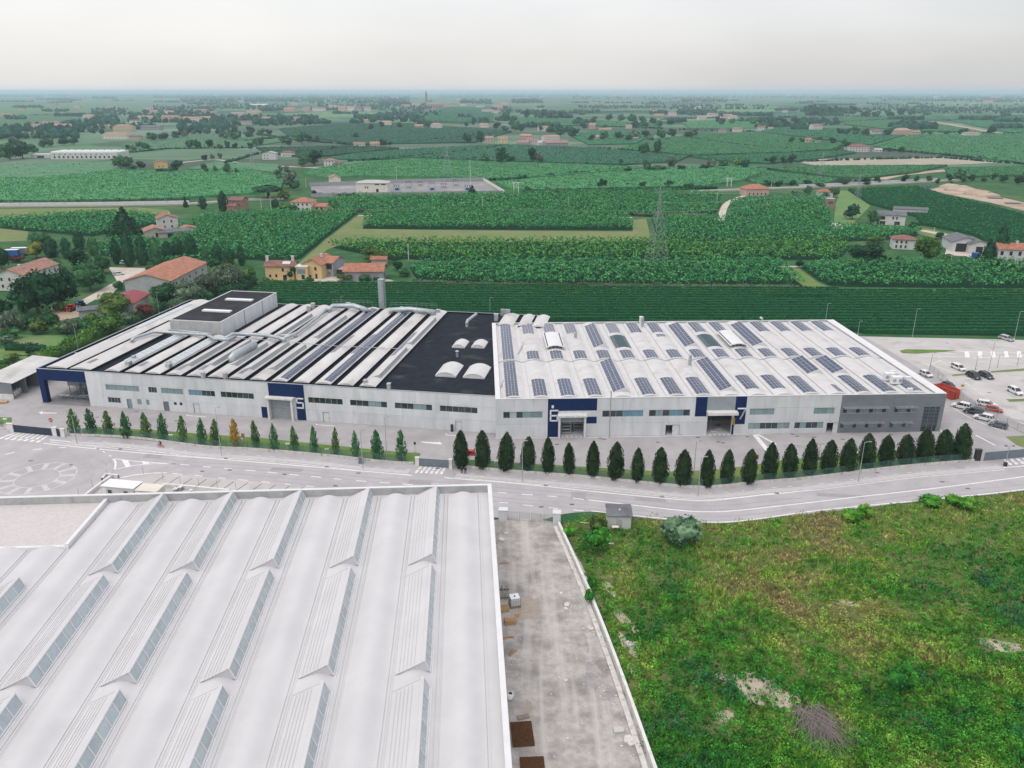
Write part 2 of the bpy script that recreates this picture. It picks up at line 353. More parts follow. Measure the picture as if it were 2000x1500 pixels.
# === foliage generators
def leaves(rng, pos, nrm, size, tilt=.75):
 """quads (as numpy) centred at pos, facing nrm with a random tilt"""
 n = len(pos)
 d = nrm+tilt*rng.normal(size=(n, 3)); d /= np.linalg.norm(d, axis=1)[:, None]+1e-9
 h = rng.normal(size=(n, 3)); u = np.cross(d, h); u /= np.linalg.norm(u, axis=1)[:, None]+1e-9
 v = np.cross(d, u)
 s = (size*rng.uniform(.55, 1.35, n))[:, None]; a = rng.uniform(.55, 1.0, n)[:, None]
 V = np.stack([pos-u*s*.5-v*s*a*.28, pos+u*s*.1-v*s*a*.5, pos+u*s*.5+v*s*a*.22, pos-u*s*.12+v*s*a*.5], 1).reshape(-1, 3)
 return V, np.arange(4*n).reshape(-1, 4)
def ball(rng, c, r, k=.72, nu=7, nv=5, jit=.12):
 V = []; F = []
 for i in range(nv+1):
  t = math.pi*i/nv
  for j in range(nu):
   p = 2*math.pi*j/nu; q = k*(1+jit*rng.normal())
   V.append((c[0]+r[0]*q*math.sin(t)*math.cos(p), c[1]+r[1]*q*math.sin(t)*math.sin(p), c[2]+r[2]*q*math.cos(t)))
 for i in range(nv):
  for j in range(nu):
   F.append((i*nu+j, (i+1)*nu+j, (i+1)*nu+(j+1) % nu, i*nu+(j+1) % nu))
 return np.array(V), np.array(F)
def join(parts):
 Vs, Fs, n = [], [], 0
 for V, F in parts: Vs.append(V); Fs.append(F+n); n += len(V)
 return np.concatenate(Vs), np.concatenate(Fs)
def blob_crown(seed, nblob, nleaf, size, spread=(.27, .27, .30), br=(.22, .32), zc=.52, zmin=.05):
 """uneven crown in a unit box (x,y in -.5...5, z 0..1)"""
 rng = np.random.default_rng(seed); parts = []; bl = []
 for i in range(nblob):
  a = rng.uniform(0, 2*math.pi); q = math.sqrt(rng.uniform(0, 1)); zz = rng.uniform(-1, 1)
  c = np.array([math.cos(a)*q*spread[0], math.sin(a)*q*spread[1], zc+zz*spread[2]*(1-.5*q)])
  r = rng.uniform(*br)*np.array([1, 1, .85]); bl.append((c, r))
 for c, r in bl: parts.append(ball(rng, c, r, .74))
 per = nleaf//nblob
 for c, r in bl:
  d = rng.normal(size=(per, 3)); d /= np.linalg.norm(d, axis=1)[:, None]
  k = rng.uniform(.62, 1.10, per)[:, None]
  pos = c+d*r*k; pos = pos[(pos[:, 2] > zmin)]; d = d[:len(pos)]
  dd = (pos-c)/r; dd /= np.linalg.norm(dd, axis=1)[:, None]+1e-9
  parts.append(leaves(rng, pos, dd, size))
 V, F = join(parts)
 V[:, 0] /= (V[:, 0].max()-V[:, 0].min()); V[:, 1] /= (V[:, 1].max()-V[:, 1].min())
 V[:, 2] /= V[:, 2].max()
 return V, F
def prof_crown(seed, prof, n, size, lump=.12, tilt=.6, up=.5, z0=.02, core=.8, skew=0.0):
 """crown of revolution with profile prof(t)->radius (unit height, radius .5 max)"""
 rng = np.random.default_rng(seed); parts = []
 ts = np.linspace(z0, 1, 400); w_ = np.array([prof(t) for t in ts])+.04; cdf = np.cumsum(w_)/w_.sum()
 t = np.interp(rng.uniform(0, 1, n), cdf, ts); a = rng.uniform(0, 2*math.pi, n)
 ph = rng.uniform(0, 6.28, 6)
 lum = 1+lump*(np.sin(3*a+ph[0]+7*t)+np.sin(5*a+ph[1]-13*t)+np.sin(2*a+ph[2]+23*t))
 r = np.array([prof(x) for x in t])*lum*rng.uniform(.78, 1.08, n)
 pos = np.stack([r*np.cos(a)+skew*t, r*np.sin(a), t+rng.normal(0, .008, n)], 1)
 nr = np.stack([np.cos(a), np.sin(a), np.full(n, up)], 1)
 V, F = leaves(rng, pos, nr, size, tilt)
 parts.append((V, F))
 k = 9; nz = 9; CV = []; CF = []
 for i in range(nz+1):
  tt = z0+(1-z0)*i/nz*.97
  for j in range(k):
   aa = 2*math.pi*j/k; rr = prof(tt)*core*(1+.1*rng.normal()); CV.append((rr*math.cos(aa)+skew*tt, rr*math.sin(aa), tt))
 for i in range(nz):
  for j in range(k): CF.append((i*k+j, i*k+(j+1) % k, (i+1)*k+(j+1) % k, (i+1)*k+j))
 parts.append((np.array(CV), np.array(CF)))
 return join(parts)
def lerp_prof(pts):
 xs = [p[0] for p in pts]; ys = [p[1] for p in pts]
 return lambda t: float(np.interp(t, xs, ys))
PROF_EGG = lerp_prof([(0, .26), (.08, .38), (.2, .47), (.35, .5), (.5, .48), (.65, .42), (.8, .32), (.92, .18), (1, .04)])
PROF_SLIM = lerp_prof([(0, .30), (.1, .42), (.25, .5), (.4, .48), (.6, .40), (.75, .31), (.9, .18), (1, .04)])
PROF_POP = lerp_prof([(0, .2), (.1, .4), (.3, .5), (.6, .48), (.8, .36), (.93, .18), (1, .02)])
PROF_CONE = lerp_prof([(0, .42), (.06, .5), (.3, .40), (.6, .25), (.85, .10), (1, .01)])
PROF_UMB = lerp_prof([(0, .02), (.5, .03), (.58, .36), (.7, .5), (.85, .42), (1, .12)])
CROWN = {}
def crown_mesh(kind, v, m, lo=False):
 key = (kind, v, m, lo)
 if key in CROWN: return CROWN[key]
 s = 100*v+len(kind)*7
 if kind == 'round': V, F = blob_crown(s+1, 9 if not lo else 6, 1500 if not lo else 260, .062 if not lo else .15)
 elif kind == 'bush': V, F = blob_crown(s+2, 7 if not lo else 5, 800 if not lo else 180, .085 if not lo else .17, zc=.45, spread=(.34, .34, .2), zmin=.02)
 elif kind == 'egg': V, F = prof_crown(s+3, PROF_EGG, 2300, .060, .05, .5, .9)
 elif kind == 'slim': V, F = prof_crown(s+4, PROF_SLIM, 620, .105, .15, .7, .7, core=.55, skew=0)
 elif kind == 'poplar': V, F = prof_crown(s+5, PROF_POP, 900 if not lo else 220, .085 if not lo else .16, .12, .6, .6)
 elif kind == 'cone': V, F = prof_crown(s+6, PROF_CONE, 1000 if not lo else 240, .09 if not lo else .16, .16, .6, .2)
 elif kind == 'umbrella': V, F = prof_crown(s+7, PROF_UMB, 500, .10, .10, .6, .9)
 CROWN[key] = mesh_np('crown', V, F, M[m]); return CROWN[key]
TRUNK = {}
def trunk_mesh(hf):
 key = round(hf, 1)
 if key not in TRUNK:
  mb = MB(); mb.tube([(0,0,-.01),(.006,.004,.3),(-.004,.01,.62),(.01,0,.9)], [.036,.026,.018,.005], 7)
  for a in (0.3, 2.3, 4.4): mb.tube([(0,0,.3),(.16*math.cos(a),.16*math.sin(a),.55),(.24*math.cos(a),.24*math.sin(a),.74)], [.014,.009,.003], 5)
  me = bpy.data.meshes.new('trunk'); me.from_pydata(mb.v, [], mb.f); me.materials.append(M['bark']); TRUNK[key] = me
 return TRUNK[key]
NTREE = [0]
def tree(kind, m, px, yb, yt, wpx, label, group=None, name=None, cat='tree', lo=None, loc=None, h=None, wd=None, trunk=True, lift=0.0):
 NTREE[0] += 1; i = NTREE[0]
 p = loc if loc is not None else P(px, yb)
 h = h or max(1.0, HT(yb, yt)); wd = wd or wpx*MPP(yb)
 if lo is None: lo = (p[1] > 520)
 nm = name or {'round':'broadleaf_tree','bush':'shrub','egg':'columnar_tree','slim':'columnar_tree','poplar':'poplar_tree','cone':'conifer_tree','umbrella':'umbrella_pine'}[kind]
 rz = (i*2.39996) % 6.283
 o = thing(nm, label, cat, p, rz, group)
 nv = 4 if kind in ('egg', 'slim', 'round') else 3
 c = link('crown', crown_mesh(kind, i % nv, m, lo and kind not in ('egg', 'slim', 'umbrella')), o); c.scale = (wd, wd, h)
 if lift: c.location.z = lift*h; c.scale.z = h*(1-lift)
 if trunk and kind != 'bush':
  t = link('trunk', trunk_mesh(1), o); t.scale = (h*.8 if kind in ('egg','slim','poplar') else h, h*.8 if kind in ('egg','slim','poplar') else h, h*(1 if kind in ('round','umbrella') else .8))
  if kind == 'umbrella': t.scale = (h*.9, h*.9, h*.85)
 return o
# === ground
def sheet(name, poly, z, m, label=None, kind='structure'):
 mb = MB(); mb.prism(poly, z, z); o = mb.build(name, m); o['kind'] = kind
 if label: o['label'] = label
 return o
def far_mat():
 m = mat('far_fields', (.042, .105, .050), (.062, .135, .060), .012, 6, .95)
 nt = m.node_tree; b = nt.nodes['Principled BSDF']; L = nt.links.new
 old = b.inputs['Base Color'].links[0].from_socket
 g = N(nt, 'ShaderNodeNewGeometry'); mp = N(nt, 'ShaderNodeMapping'); mp.inputs['Scale'].default_value = (.0045, .0075, 0); mp.inputs['Rotation'].default_value = (0, 0, .25)
 vo = N(nt, 'ShaderNodeTexVoronoi', feature='F1', distance='CHEBYCHEV'); vo.inputs['Scale'].default_value = 1; vo.inputs['Randomness'].default_value = .8
 L(g.outputs['Position'], mp.inputs[0]); L(mp.outputs[0], vo.inputs['Vector'])
 hs = N(nt, 'ShaderNodeHueSaturation'); sp = N(nt, 'ShaderNodeSeparateColor'); L(vo.outputs['Color'], sp.inputs[0])
 m1 = N(nt, 'ShaderNodeMapRange'); m1.inputs['To Min'].default_value = .6; m1.inputs['To Max'].default_value = 1.7; L(sp.outputs[0], m1.inputs[0])
 m2 = N(nt, 'ShaderNodeMapRange'); m2.inputs['To Min'].default_value = .55; m2.inputs['To Max'].default_value = 1.05; L(sp.outputs[1], m2.inputs[0])
 L(m1.outputs[0], hs.inputs['Value']); L(m2.outputs[0], hs.inputs['Saturation']); L(old, hs.inputs['Color']); L(hs.outputs[0], b.inputs['Base Color'])
 return m
M['far_fields'] = far_mat()
sheet('ground', [(-42000, -600), (42000, -600), (42000, 46000), (-42000, 46000)], -.06, M['far_fields'])
near = [P(-700, 330), P(2700, 330), (300, 20, 0), (-300, 20, 0)]
sheet('grass_ground', [(p[0], p[1]) for p in near], -.03, M['wild_ground'])
FENCE = [(-330,806),(0,838.5),(135,851),(260,857),(400,874.5),(500,880),(640,892),(754,904.5),(880,911.5),(997,922),(1150,934),(1250,944),(1345,953),(1400,952.5),(1480,944),(1577,936),(1748,915),(1907,901),(2000,891),(2400,850)]
fence_w = smooth_line(W2(FENCE), 2.0)
SOUTH = [(2400,905),(2000,958),(1840,975),(1600,999),(1490,1014),(1448,1019),(1400,1022),(1340,1019),(1240,1009),(1155,999),(1100,1004)]
south_w = smooth_line(W2(SOUTH), 2.0)
road_poly = [(p.x, p.y) for p in fence_w]+[(p.x, p.y) for p in south_w]+[tuple(P(1050,1018)[:2]), tuple(P(960,1010)[:2]), (-8, 128), (-100, 118), (-260, 112)]
sheet('road', road_poly, .004, M['asphalt'])
yard_poly = [(p.x, p.y) for p in fence_w if True]
yard_poly = yard_poly+[tuple(P(2500,676)[:2]), tuple(P(2000,664)[:2]), tuple(P(1690,657)[:2]), tuple(P(1100,640)[:2]), (12, 252), (-108, 270), (-125, 262), (-137.5, 212), (-150, 205), (-200, 205)]
sheet('works_yard', yard_poly, -.002+.004, M['asphalt_yard'])
sheet('car_park', [tuple(P(*q)[:2]) for q in [(1690,658),(2000,664),(2500,676),(2500,830),(2000,822),(1930,800),(1862,752),(1800,722)]], .010, M['asphalt_worn'])
lines = MB()
cyc = [p for p in fence_w]
i0 = next(i for i, p in enumerate(cyc) if p.x > P(140,851).x); i1 = len(cyc)
cyc = cyc[i0:]
dashes(lines, offset(cyc, 2.35), .14, 1.6, 1.9, .016)
def pline(px, w, z=.016, dash=None, mb=None):
 mb = mb or lines
 pts = smooth_line(W2(px), 1.5)
 w *= 1.25
 if dash: dashes(mb, pts, w, dash[0], dash[1], z)
 else: ribbon(mb, pts, -w/2, w/2, z)
UPPER = [(85,866),(250,882.5),(500,902.5),(660,916),(805,928.5)]
UPPER2 = [(868,933),(997,943.5),(1075,951),(1210,965),(1345,977),(1399,976.8),(1480,968),(1580,957),(1760,929),(1988,911),(2300,878)]
pline(UPPER, .28); pline(UPPER2, .28)
pline([(352,907),(495,919.5),(550,925),(700,939),(835,949),(962,961),(1088,970),(1140,975.5)], .24, dash=(2.6, 2.4))
pline([(1150,976.5),(1232,986),(1340,998),(1390,999.5),(1440,997),(1560,984),(1680,970),(1840,952),(2000,931),(2300,892)], .26)
pline([(337,925),(400,930.5),(495,939.5),(550,944.5),(664,955),(780,966),(975,981),(1056,990),(1150,998.5)], .22, dash=(2.4, 2.6))
pline([(1155,998),(1240,1007),(1340,1017),(1400,1020),(1448,1017),(1490,1012),(1600,997),(1840,973),(2000,956),(2300,915)], .24)
pline([(235,933),(262,928),(300,924),(326,923.5)], .3)
pline([(97,859),(250,873.5),(400,887),(500,894)], .3)
pline([(97,863),(250,878),(400,891.5),(500,898)], .18)
pline([(10,888),(45,880),(110,875),(160,873)], .3, dash=(2.2, 3.2))
pline([(185,874),(205,884),(221,894)], .25, dash=(1.8, 1.4))
pline([(221,895.5),(226,903),(224,917)], .35); pline([(221,895.5),(265,901),(342,906)], .22); pline([(224,917),(262,909),(300,906),(342,906)], .22)
for q in ([(237,897.5),(250,898.5),(256,911),(246,913)], [(277,900.5),(288,902),(292,905.5),(280,907)]):
 lines.face([tuple(P(x, y, .0165)) for x, y in reversed(q)])
RC = Vector((-99.2, 151.2, 0))
def ring(r, w_, a0=0, a1=360, z=.016):
 pts = [RC+Vector((r*math.cos(R(a)), r*math.sin(R(a)), 0)) for a in range(a0, a1+1, 6)]
 ribbon(lines, pts, -w_/2, w_/2, z)
keep_lines = lines; lines = MB()
ring(7.4, .28); ring(4.3, .26)
for k in range(12):
 a = R(k*360/12+8); t = a+.16
 p = [(4.4, a), (7.3, a+.02), (7.3, a+.16), (4.4, a+.22)]
 lines.face([(RC.x+q*math.cos(b), RC.y+q*math.sin(b), .0165) for q, b in p])
struct(lines.build('roundabout_marking', M['faded_paint']), 'worn white ring of a painted mini roundabout'); lines = keep_lines
struct(lines.build('road_markings', M['road_paint']), 'white painted lines and dashes on the asphalt road')
def zebra(name, quad, n, lab, fill=.5, rows=1):
 mb = MB(); a, b, c, d = [P(*q) for q in quad]     # a-b far edge left to right, d-c near edge
 for r_ in range(rows):
  f0, f1 = r_/rows+(.06 if r_ else 0), (r_+1)/rows-.04
  for i in range(n):
   t0, t1 = i/n, (i+fill)/n
   q = [a.lerp(b, t0).lerp(d.lerp(c, t0), f1), a.lerp(b, t1).lerp(d.lerp(c, t1), f1), a.lerp(b, t1).lerp(d.lerp(c, t1), f0), a.lerp(b, t0).lerp(d.lerp(c, t0), f0)]
   mb.face([(p.x, p.y, .018) for p in q])
 struct(mb.build(name, M['road_paint']), lab)
zebra('zebra_crossing', [(28,844.5),(101,851),(88,860),(5,853)], 8, 'white zebra crossing in front of the left sliding gate', rows=1)
zebra('zebra_crossing', [(4,853.5),(88,861),(80,865),(-6,857)], 7, 'short white dashes below the zebra crossing at the left gate', .55)
zebra('zebra_crossing', [(821,910),(876,914),(868,927),(809,924)], 6, 'white zebra crossing in front of the middle sliding gate', .52, 2)
zebra('zebra_crossing', [(1960,898),(2030,892),(2046,902),(1972,909)], 6, 'white zebra crossing at the right edge of the road', .5, 2)
zebra('zebra_crossing', [(1095,849),(1141,848.5),(1141,853.5),(1096,854)], 5, 'white stripes painted on the yard before gate 6', .55)
zebra('zebra_crossing', [(1381,845),(1429,844.5),(1430,850.5),(1386,851.5)], 5, 'white stripes painted on the yard before gate 7', .55)
kb = MB(); lines2 = MB(); zz = .13
a_, b_ = offset(cyc, 3.1), offset(cyc, 4.5)
j0 = P(877, 930).x; j00 = P(805, 925).x
segs = [[i for i in range(len(cyc)) if cyc[i].x < j00 and cyc[i].x > P(135, 860).x], [i for i in range(len(cyc)) if cyc[i].x > j0+2 and cyc[i].x < P(1940, 905).x]]
for s_ in segs:
 for i in s_[:-1]:
  kb.face([(b_[i].x,b_[i].y,zz),(b_[i+1].x,b_[i+1].y,zz),(a_[i+1].x,a_[i+1].y,zz),(a_[i].x,a_[i].y,zz)])
  kb.face([(b_[i].x,b_[i].y,0),(b_[i+1].x,b_[i+1].y,0),(b_[i+1].x,b_[i+1].y,zz),(b_[i].x,b_[i].y,zz)])
  kb.face([(a_[i+1].x,a_[i+1].y,0),(a_[i].x,a_[i].y,0),(a_[i].x,a_[i].y,zz),(a_[i+1].x,a_[i+1].y,zz)])
for s_ in segs:
 q_ = [cyc[i] for i in s_]
 ribbon(lines2, q_, 2.86, 3.04, .018); ribbon(lines2, q_, 4.58, 4.8, .018)
struct(kb.build('kerb', M['kerb']), 'pale raised kerb strip between cycle path and road'); struct(lines2.build('edge_lines', M['road_paint']), 'white lines painted along both sides of the kerb')
yl = MB()
pline([(968,856),(1200,853.5),(1459,848),(1640,843.5),(1800,841.5)], .22, mb=yl)
pline([(1474,849),(1500,880.5)], .9, mb=yl); pline([(1511,872),(1519,900)], .3, mb=yl); pline([(1668,868),(1676,886)], .3, mb=yl)
for q in ([(75,806),(83,803),(83,805.5),(111,806),(111,807.5),(83,807.5),(83,809.5)], [(856,865),(855,864),(822,862.5),(822,863.7),(852,867.5),(864,868),(858,862)]):
 yl.prism([tuple(P(x, y)[:2]) for x, y in q], .016, .016)
for x in (374, 626, 880):
 yy = {374:811, 626:829, 880:849}[x]
 pline([(x-9,yy-1.5),(x-8,yy+.5),(x+28,yy+3)], .25, mb=yl)
pline([(1446,830),(1516,868)], .5, mb=yl)
pline([(1858,795),(1903,820),(1960,843)], .2, mb=yl); pline([(1906,850),(1944,870)], .3, mb=yl); pline([(1833,838),(1848,846)], .3, mb=yl)
struct(yl.build('yard_markings', M['road_paint']), 'white arrows and bay lines painted on the works yard')
pk = MB()
for x0, y0, x1, y1 in [(1800,708,1862,726),(1833,697,1838,700),(1786,688,1870,691),(1795,695,1880,697),(1885,737,1910,748),(1840,703,1812,714)]:
 pline([(x0,y0),(x1,y1)], .18, mb=pk, z=.018)
for k in range(12):
 pline([(1885+14*k-k*1.2, 748+k*9.5), (1894+14*k, 753+k*9.5)], .16, mb=pk, z=.018)
for k in range(6):
 x = 1885+25.5*k
 pk.face([tuple(P(a, b, .018)) for a, b in [(x,698),(x+9,698),(x+7,686),(x-1,686)]])
pline([(1874,686),(2010,690)], .2, mb=pk, z=.019); pline([(1900,700),(2010,694)], .2, mb=pk, z=.019)
struct(pk.build('parking_lines', M['road_paint']), 'white bay lines and zebra blocks painted on the car park')
dn = MB()
for x, y in [(235,877),(441,895),(638,912),(556,926.5),(449,918),(395,920.5),(139,908),(60,900),(1066,948.5),(1293,970.5),(1517,963.5),(1713,923),(1117,985.5),(1057,990),(655,949),(1180,858),(1285,864),(1403,863),(1412,865),(1460,853),(1363,854.5),(1548,848),(1557,852),(1590,854),(1646,858),(1740,849),(1791,857.5),(1088,868),(1172,856),(190,815),(266,804),(344,822),(1906,721),(1850,670),(1932,767),(1978,663),(855,915),(1890,954),(1840,941),(700,924)]:
 c = P(x, y); dn.obox(c.x, c.y, .005, .9, .5, .022, rnd.uniform(-.3, .3))
struct(dn.build('drain_covers', M['slate']), 'small dark drain covers set flush in the asphalt')
tm = MB()
for r_, a0, a1 in ((9.5, -20, 100), (11.8, 30, 120), (12.9, -20, 50)):
 pts = [RC+Vector((r_*math.cos(R(a))*1.15, r_*math.sin(R(a)), 0)) for a in range(a0, a1, 6)]
 ribbon(tm, pts, -.16, .16, .0085)
for d_, x0, x1 in ((7.4, -80, 60), (9.1, -80, 90), (11.6, -60, 120), (13.3, -50, 100)):
 q_ = [p for p in offset(fence_w, d_) if x0 < p.x < x1]; ribbon(tm, q_, -.22, .22, .0085)
struct(tm.build('tyre_marks', mat('tyre_marks', (.335, .322, .332), (.375, .36, .37), .6, 6, .9)), 'faint darker tyre tracks worn into the asphalt road')
pa = MB()
for x, y, a, b in ((560,917,7,1.6),(820,942,5,2.2),(1270,976,6,1.5),(1640,968,9,1.4),(300,890,4,2.5),(1130,968,3,3),(640,868,8,2.4),(1250,893,5,3),(1560,872,7,2)):
 c = P(x, y); pa.obox(c.x, c.y, -.02, a, b, .031, -.12)
struct(pa.build('asphalt_patches', mat('asphalt_patch', (.29, .28, .285), (.34, .33, .335), .8, 6, .9)), 'darker repair patches in the asphalt')
def strip(name, far, near_, z, m, lab):
 sheet(name, [tuple(P(*q)[:2]) for q in far]+[tuple(P(*q)[:2]) for q in reversed(near_)], z, m, lab)
strip('grass_strip', [(160,838),(190,834),(300,840),(400,848),(500,854.5),(640,869),(790,884),(812,884),(822,886)], [(165,852),(260,857.5),(400,873.5),(500,879),(640,891),(754,903.5),(812,905.5)], .03, M['grass_short'], 'mown grass strip under the slim columnar trees')
strip('grass_strip', [(905,897),(956,900),(1075,908),(1200,915.5),(1302,921.5),(1390,918),(1475,908),(1520,900),(1640,888),(1760,879),(1890,868)], [(880,911),(997,921),(1150,933),(1250,943),(1345,952),(1400,951.5),(1480,943),(1577,935),(1748,914),(1900,900)], .03, M['grass_short'], 'mown grass strip under the broad columnar trees')
sheet('grass_strip', [tuple(P(*q)[:2]) for q in [(0,815),(23,815.5),(23,829),(0,829),(-60,826),(-60,812)]], .03, M['grass_short'], 'small grass patch beside the left gate')
sheet('grass_strip', [tuple(P(*q)[:2]) for q in [(1757,685),(1770,682),(1868,684),(1850,687),(1790,691),(1762,690)]], .03, M['grass_short'], 'narrow grass island in the car park')
sheet('grass_strip', [tuple(P(*q)[:2]) for q in [(1857,732),(1895,728),(1900,731),(1862,735)]], .05, M['meadow'], 'small weedy island beside the white estate car')
sheet('grass_strip', [tuple(P(*q)[:2]) for q in [(1934,725),(2010,719),(2040,716),(2040,719),(1990,725),(1936,728)]], .05, M['meadow'], 'long dry verge across the car park')
sheet('grass_strip', [tuple(P(*q)[:2]) for q in [(1965,780),(2030,778),(2060,782),(1972,785)]], .05, M['meadow'], 'weedy verge in front of the white car at the photo edge')
sheet('dry_bed', [tuple(P(*q)[:2]) for q in [(1964,853),(2000,851),(2050,852),(2050,876),(2000,874),(1985,869)]], .06, M['meadow'], 'bed of dry golden grass by the right gate')
def dirt_mat():
 m = mat('dirt', (.315, .292, .275), (.46, .432, .408), .8, 10, .95, bump=.8, bscale=3.0, c3=(.225, .212, .206), scale3=.22, ramp3=(.48, .66))
 nt = m.node_tree; b = nt.nodes['Principled BSDF']; L = nt.links.new
 old = b.inputs['Base Color'].links[0].from_socket
 g = N(nt, 'ShaderNodeNewGeometry'); mp = N(nt, 'ShaderNodeMapping'); mp.inputs['Scale'].default_value = (.9, .045, 0); mp.inputs['Rotation'].default_value = (0, 0, -.10)
 L(g.outputs['Position'], mp.inputs[0])
 n = N(nt, 'ShaderNodeTexNoise'); n.inputs['Scale'].default_value = .55; n.inputs['Detail'].default_value = 4; n.inputs['Distortion'].default_value = .4; L(mp.outputs[0], n.inputs['Vector'])
 r = N(nt, 'ShaderNodeValToRGB'); r.color_ramp.elements[0].position = .5; r.color_ramp.elements[1].position = .68; L(n.outputs[0], r.inputs[0])
 mx = N(nt, 'ShaderNodeMix', data_type='RGBA'); ml = N(nt, 'ShaderNodeMath', operation='MULTIPLY'); ml.inputs[1].default_value = .75
 L(r.outputs[0], ml.inputs[0]); L(ml.outputs[0], mx.inputs[0]); L(old, mx.inputs[6]); mx.inputs[7].default_value = (.52, .495, .472, 1)
 v = N(nt, 'ShaderNodeTexVoronoi'); v.inputs['Scale'].default_value = 2.6; L(g.outputs['Position'], v.inputs['Vector'])
 r2 = N(nt, 'ShaderNodeValToRGB'); r2.color_ramp.elements[0].position = .10; r2.color_ramp.elements[1].position = .2
 r2.color_ramp.elements[0].color = (1, 1, 1, 1); r2.color_ramp.elements[1].color = (0, 0, 0, 1); L(v.outputs[0], r2.inputs[0])
 n4 = N(nt, 'ShaderNodeTexNoise'); n4.inputs['Scale'].default_value = .25; L(g.outputs['Position'], n4.inputs['Vector'])
 r4 = N(nt, 'ShaderNodeValToRGB'); r4.color_ramp.elements[0].position = .48; r4.color_ramp.elements[1].position = .62; L(n4.outputs[0], r4.inputs[0])
 mu = N(nt, 'ShaderNodeMath', operation='MULTIPLY'); L(r2.outputs[0], mu.inputs[0]); L(r4.outputs[0], mu.inputs[1])
 mx2 = N(nt, 'ShaderNodeMix', data_type='RGBA'); L(mu.outputs[0], mx2.inputs[0]); L(mx.outputs[2], mx2.inputs[6]); mx2.inputs[7].default_value = (.54, .505, .475, 1)
 L(mx2.outputs[2], b.inputs['Base Color'])
 return m
M['dirt'] = dirt_mat()
sheet('dirt_track', [tuple(P(*q)[:2]) for q in [(960,1016),(1000,1012),(1050,1014),(1092,1022),(1140,1110),(1190,1250),(1262,1470),(1330,1680),(1420,2000)]]+[(-3,36),(-16,40),(-14,110),(-9,126)], .012, M['dirt'], 'pale gravel and dirt works track between hall and field')
M['mud'] = mat('mud', (.30, .25, .205), (.36, .305, .255), .8, 6, .5)
M['tar'] = mat('tar_spill', (.235, .225, .23), (.33, .31, .30), .9, 9, .9, c3=(.37, .345, .33), scale3=.8, ramp3=(.45, .62))
def patch(name, cx, cy_, rx, ry, z, m, lab, rot=0, seed=1, n=26):
 rg = random.Random(seed); c = P(cx, cy_); ph = [rg.uniform(0, 6.28) for _ in range(4)]
 pts = []
 for i in range(n):
  t = 2*math.pi*i/n; q = 1+.16*math.sin(2*t+ph[0])+.12*math.sin(3*t+ph[1])+.07*math.sin(5*t+ph[2])
  x, y = rx*q*math.cos(t), ry*q*math.sin(t)
  pts.append((c.x+x*math.cos(rot)-y*math.sin(rot), c.y+x*math.sin(rot)+y*math.cos(rot)))
 return sheet(name, pts, z, m, lab)
patch('mud_puddle', 1033, 1188, 1.5, 3.6, .016, M['mud'], 'drying brown puddle beside the white water tank', .1, 3)
patch('mud_puddle', 1031, 1385, .4, 1.9, .016, M['mud'], 'thin damp streak above the rusty mesh', -.1, 4)
patch('tar_spill', 1165, 1330, 1.3, 3.6, .016, M['tar'], 'dark grey tar stain near the low wall', .15, 5)
patch('tar_spill', 1140, 1255, .8, 1.8, .016, M['tar'], 'small dark stain above the tar stain', .15, 6)
def rough_mat():
 m = mat('rough_field', (.085, .115, .035), (.155, .165, .065), .5, 8, .95, bump=.6, bscale=4, spec=.04, c3=(.22, .18, .105), scale3=.18, ramp3=(.56, .72))
 return m
M['rough_field'] = rough_mat()
fp = [(p.x, p.y-.4) for p in south_w if p.x > P(1165,1005).x]+[tuple(P(1150,1012)[:2]), tuple(P(1098,1026)[:2]), tuple(P(1150,1130)[:2]), tuple(P(1195,1250)[:2]), tuple(P(1268,1470)[:2]), tuple(P(1335,1680)[:2]), (12, 20), (260, 20)]
sheet('rough_field', fp, .02, M['rough_field'], 'rough field ground under tall grass and weeds')
M['bare_soil'] = mat('bare_soil', (.34, .285, .215), (.48, .42, .335), .8, 8, .95, bump=.5, bscale=5, c3=(.22, .175, .115), scale3=.5, ramp3=(.52, .68))
for i_, (x, y, rx, ry, rt, lab) in enumerate([(1500,1352,5.2,3.0,-.35,'large pale bare patch in the middle of the rough field'),(1465,1335,2.6,1.0,-.5,'pale tongue of soil above the large bare patch'),(1412,1400,1.6,1.1,.3,'small bare patch left of the large one'),(1215,1205,.8,4.5,.35,'narrow worn path beside the low wall'),(1228,1262,.8,3.0,.3,'worn soil round the broken slabs'),(1236,1310,.7,1.6,.2,'bare spot below the broken slabs'),(1190,1150,.6,3.0,.3,'upper end of the worn path'),(1960,1262,4.0,1.2,-.2,'dry bare patch at the right edge of the field'),(1412,1325,1.2,.9,.4,'small pale scar near the bare patch'),(1650,1178,1.8,.9,-.3,'stony bare spot in the upper field')]):
 patch('bare_soil', x, y, rx, ry, .026+.005*i_, M['bare_soil'], lab, rt, 30+i_)
sheet('bay_paving', [tuple(P(*q)[:2]) for q in [(200,948),(232,934),(300,926),(340,926.5),(500,941),(620,953),(640,972),(400,984),(170,990)]], .012, M['asphalt_worn'])
bl = MB()
for k in range(12):
 x = 318+27*k; y = 928+2.25*k
 pline([(x+4,y+1.5),(x-22,y+19)], .12, mb=bl, z=.022)
struct(bl.build('bay_lines', M['dark_felt']), 'slanted bay joints in the paving behind the parapet')
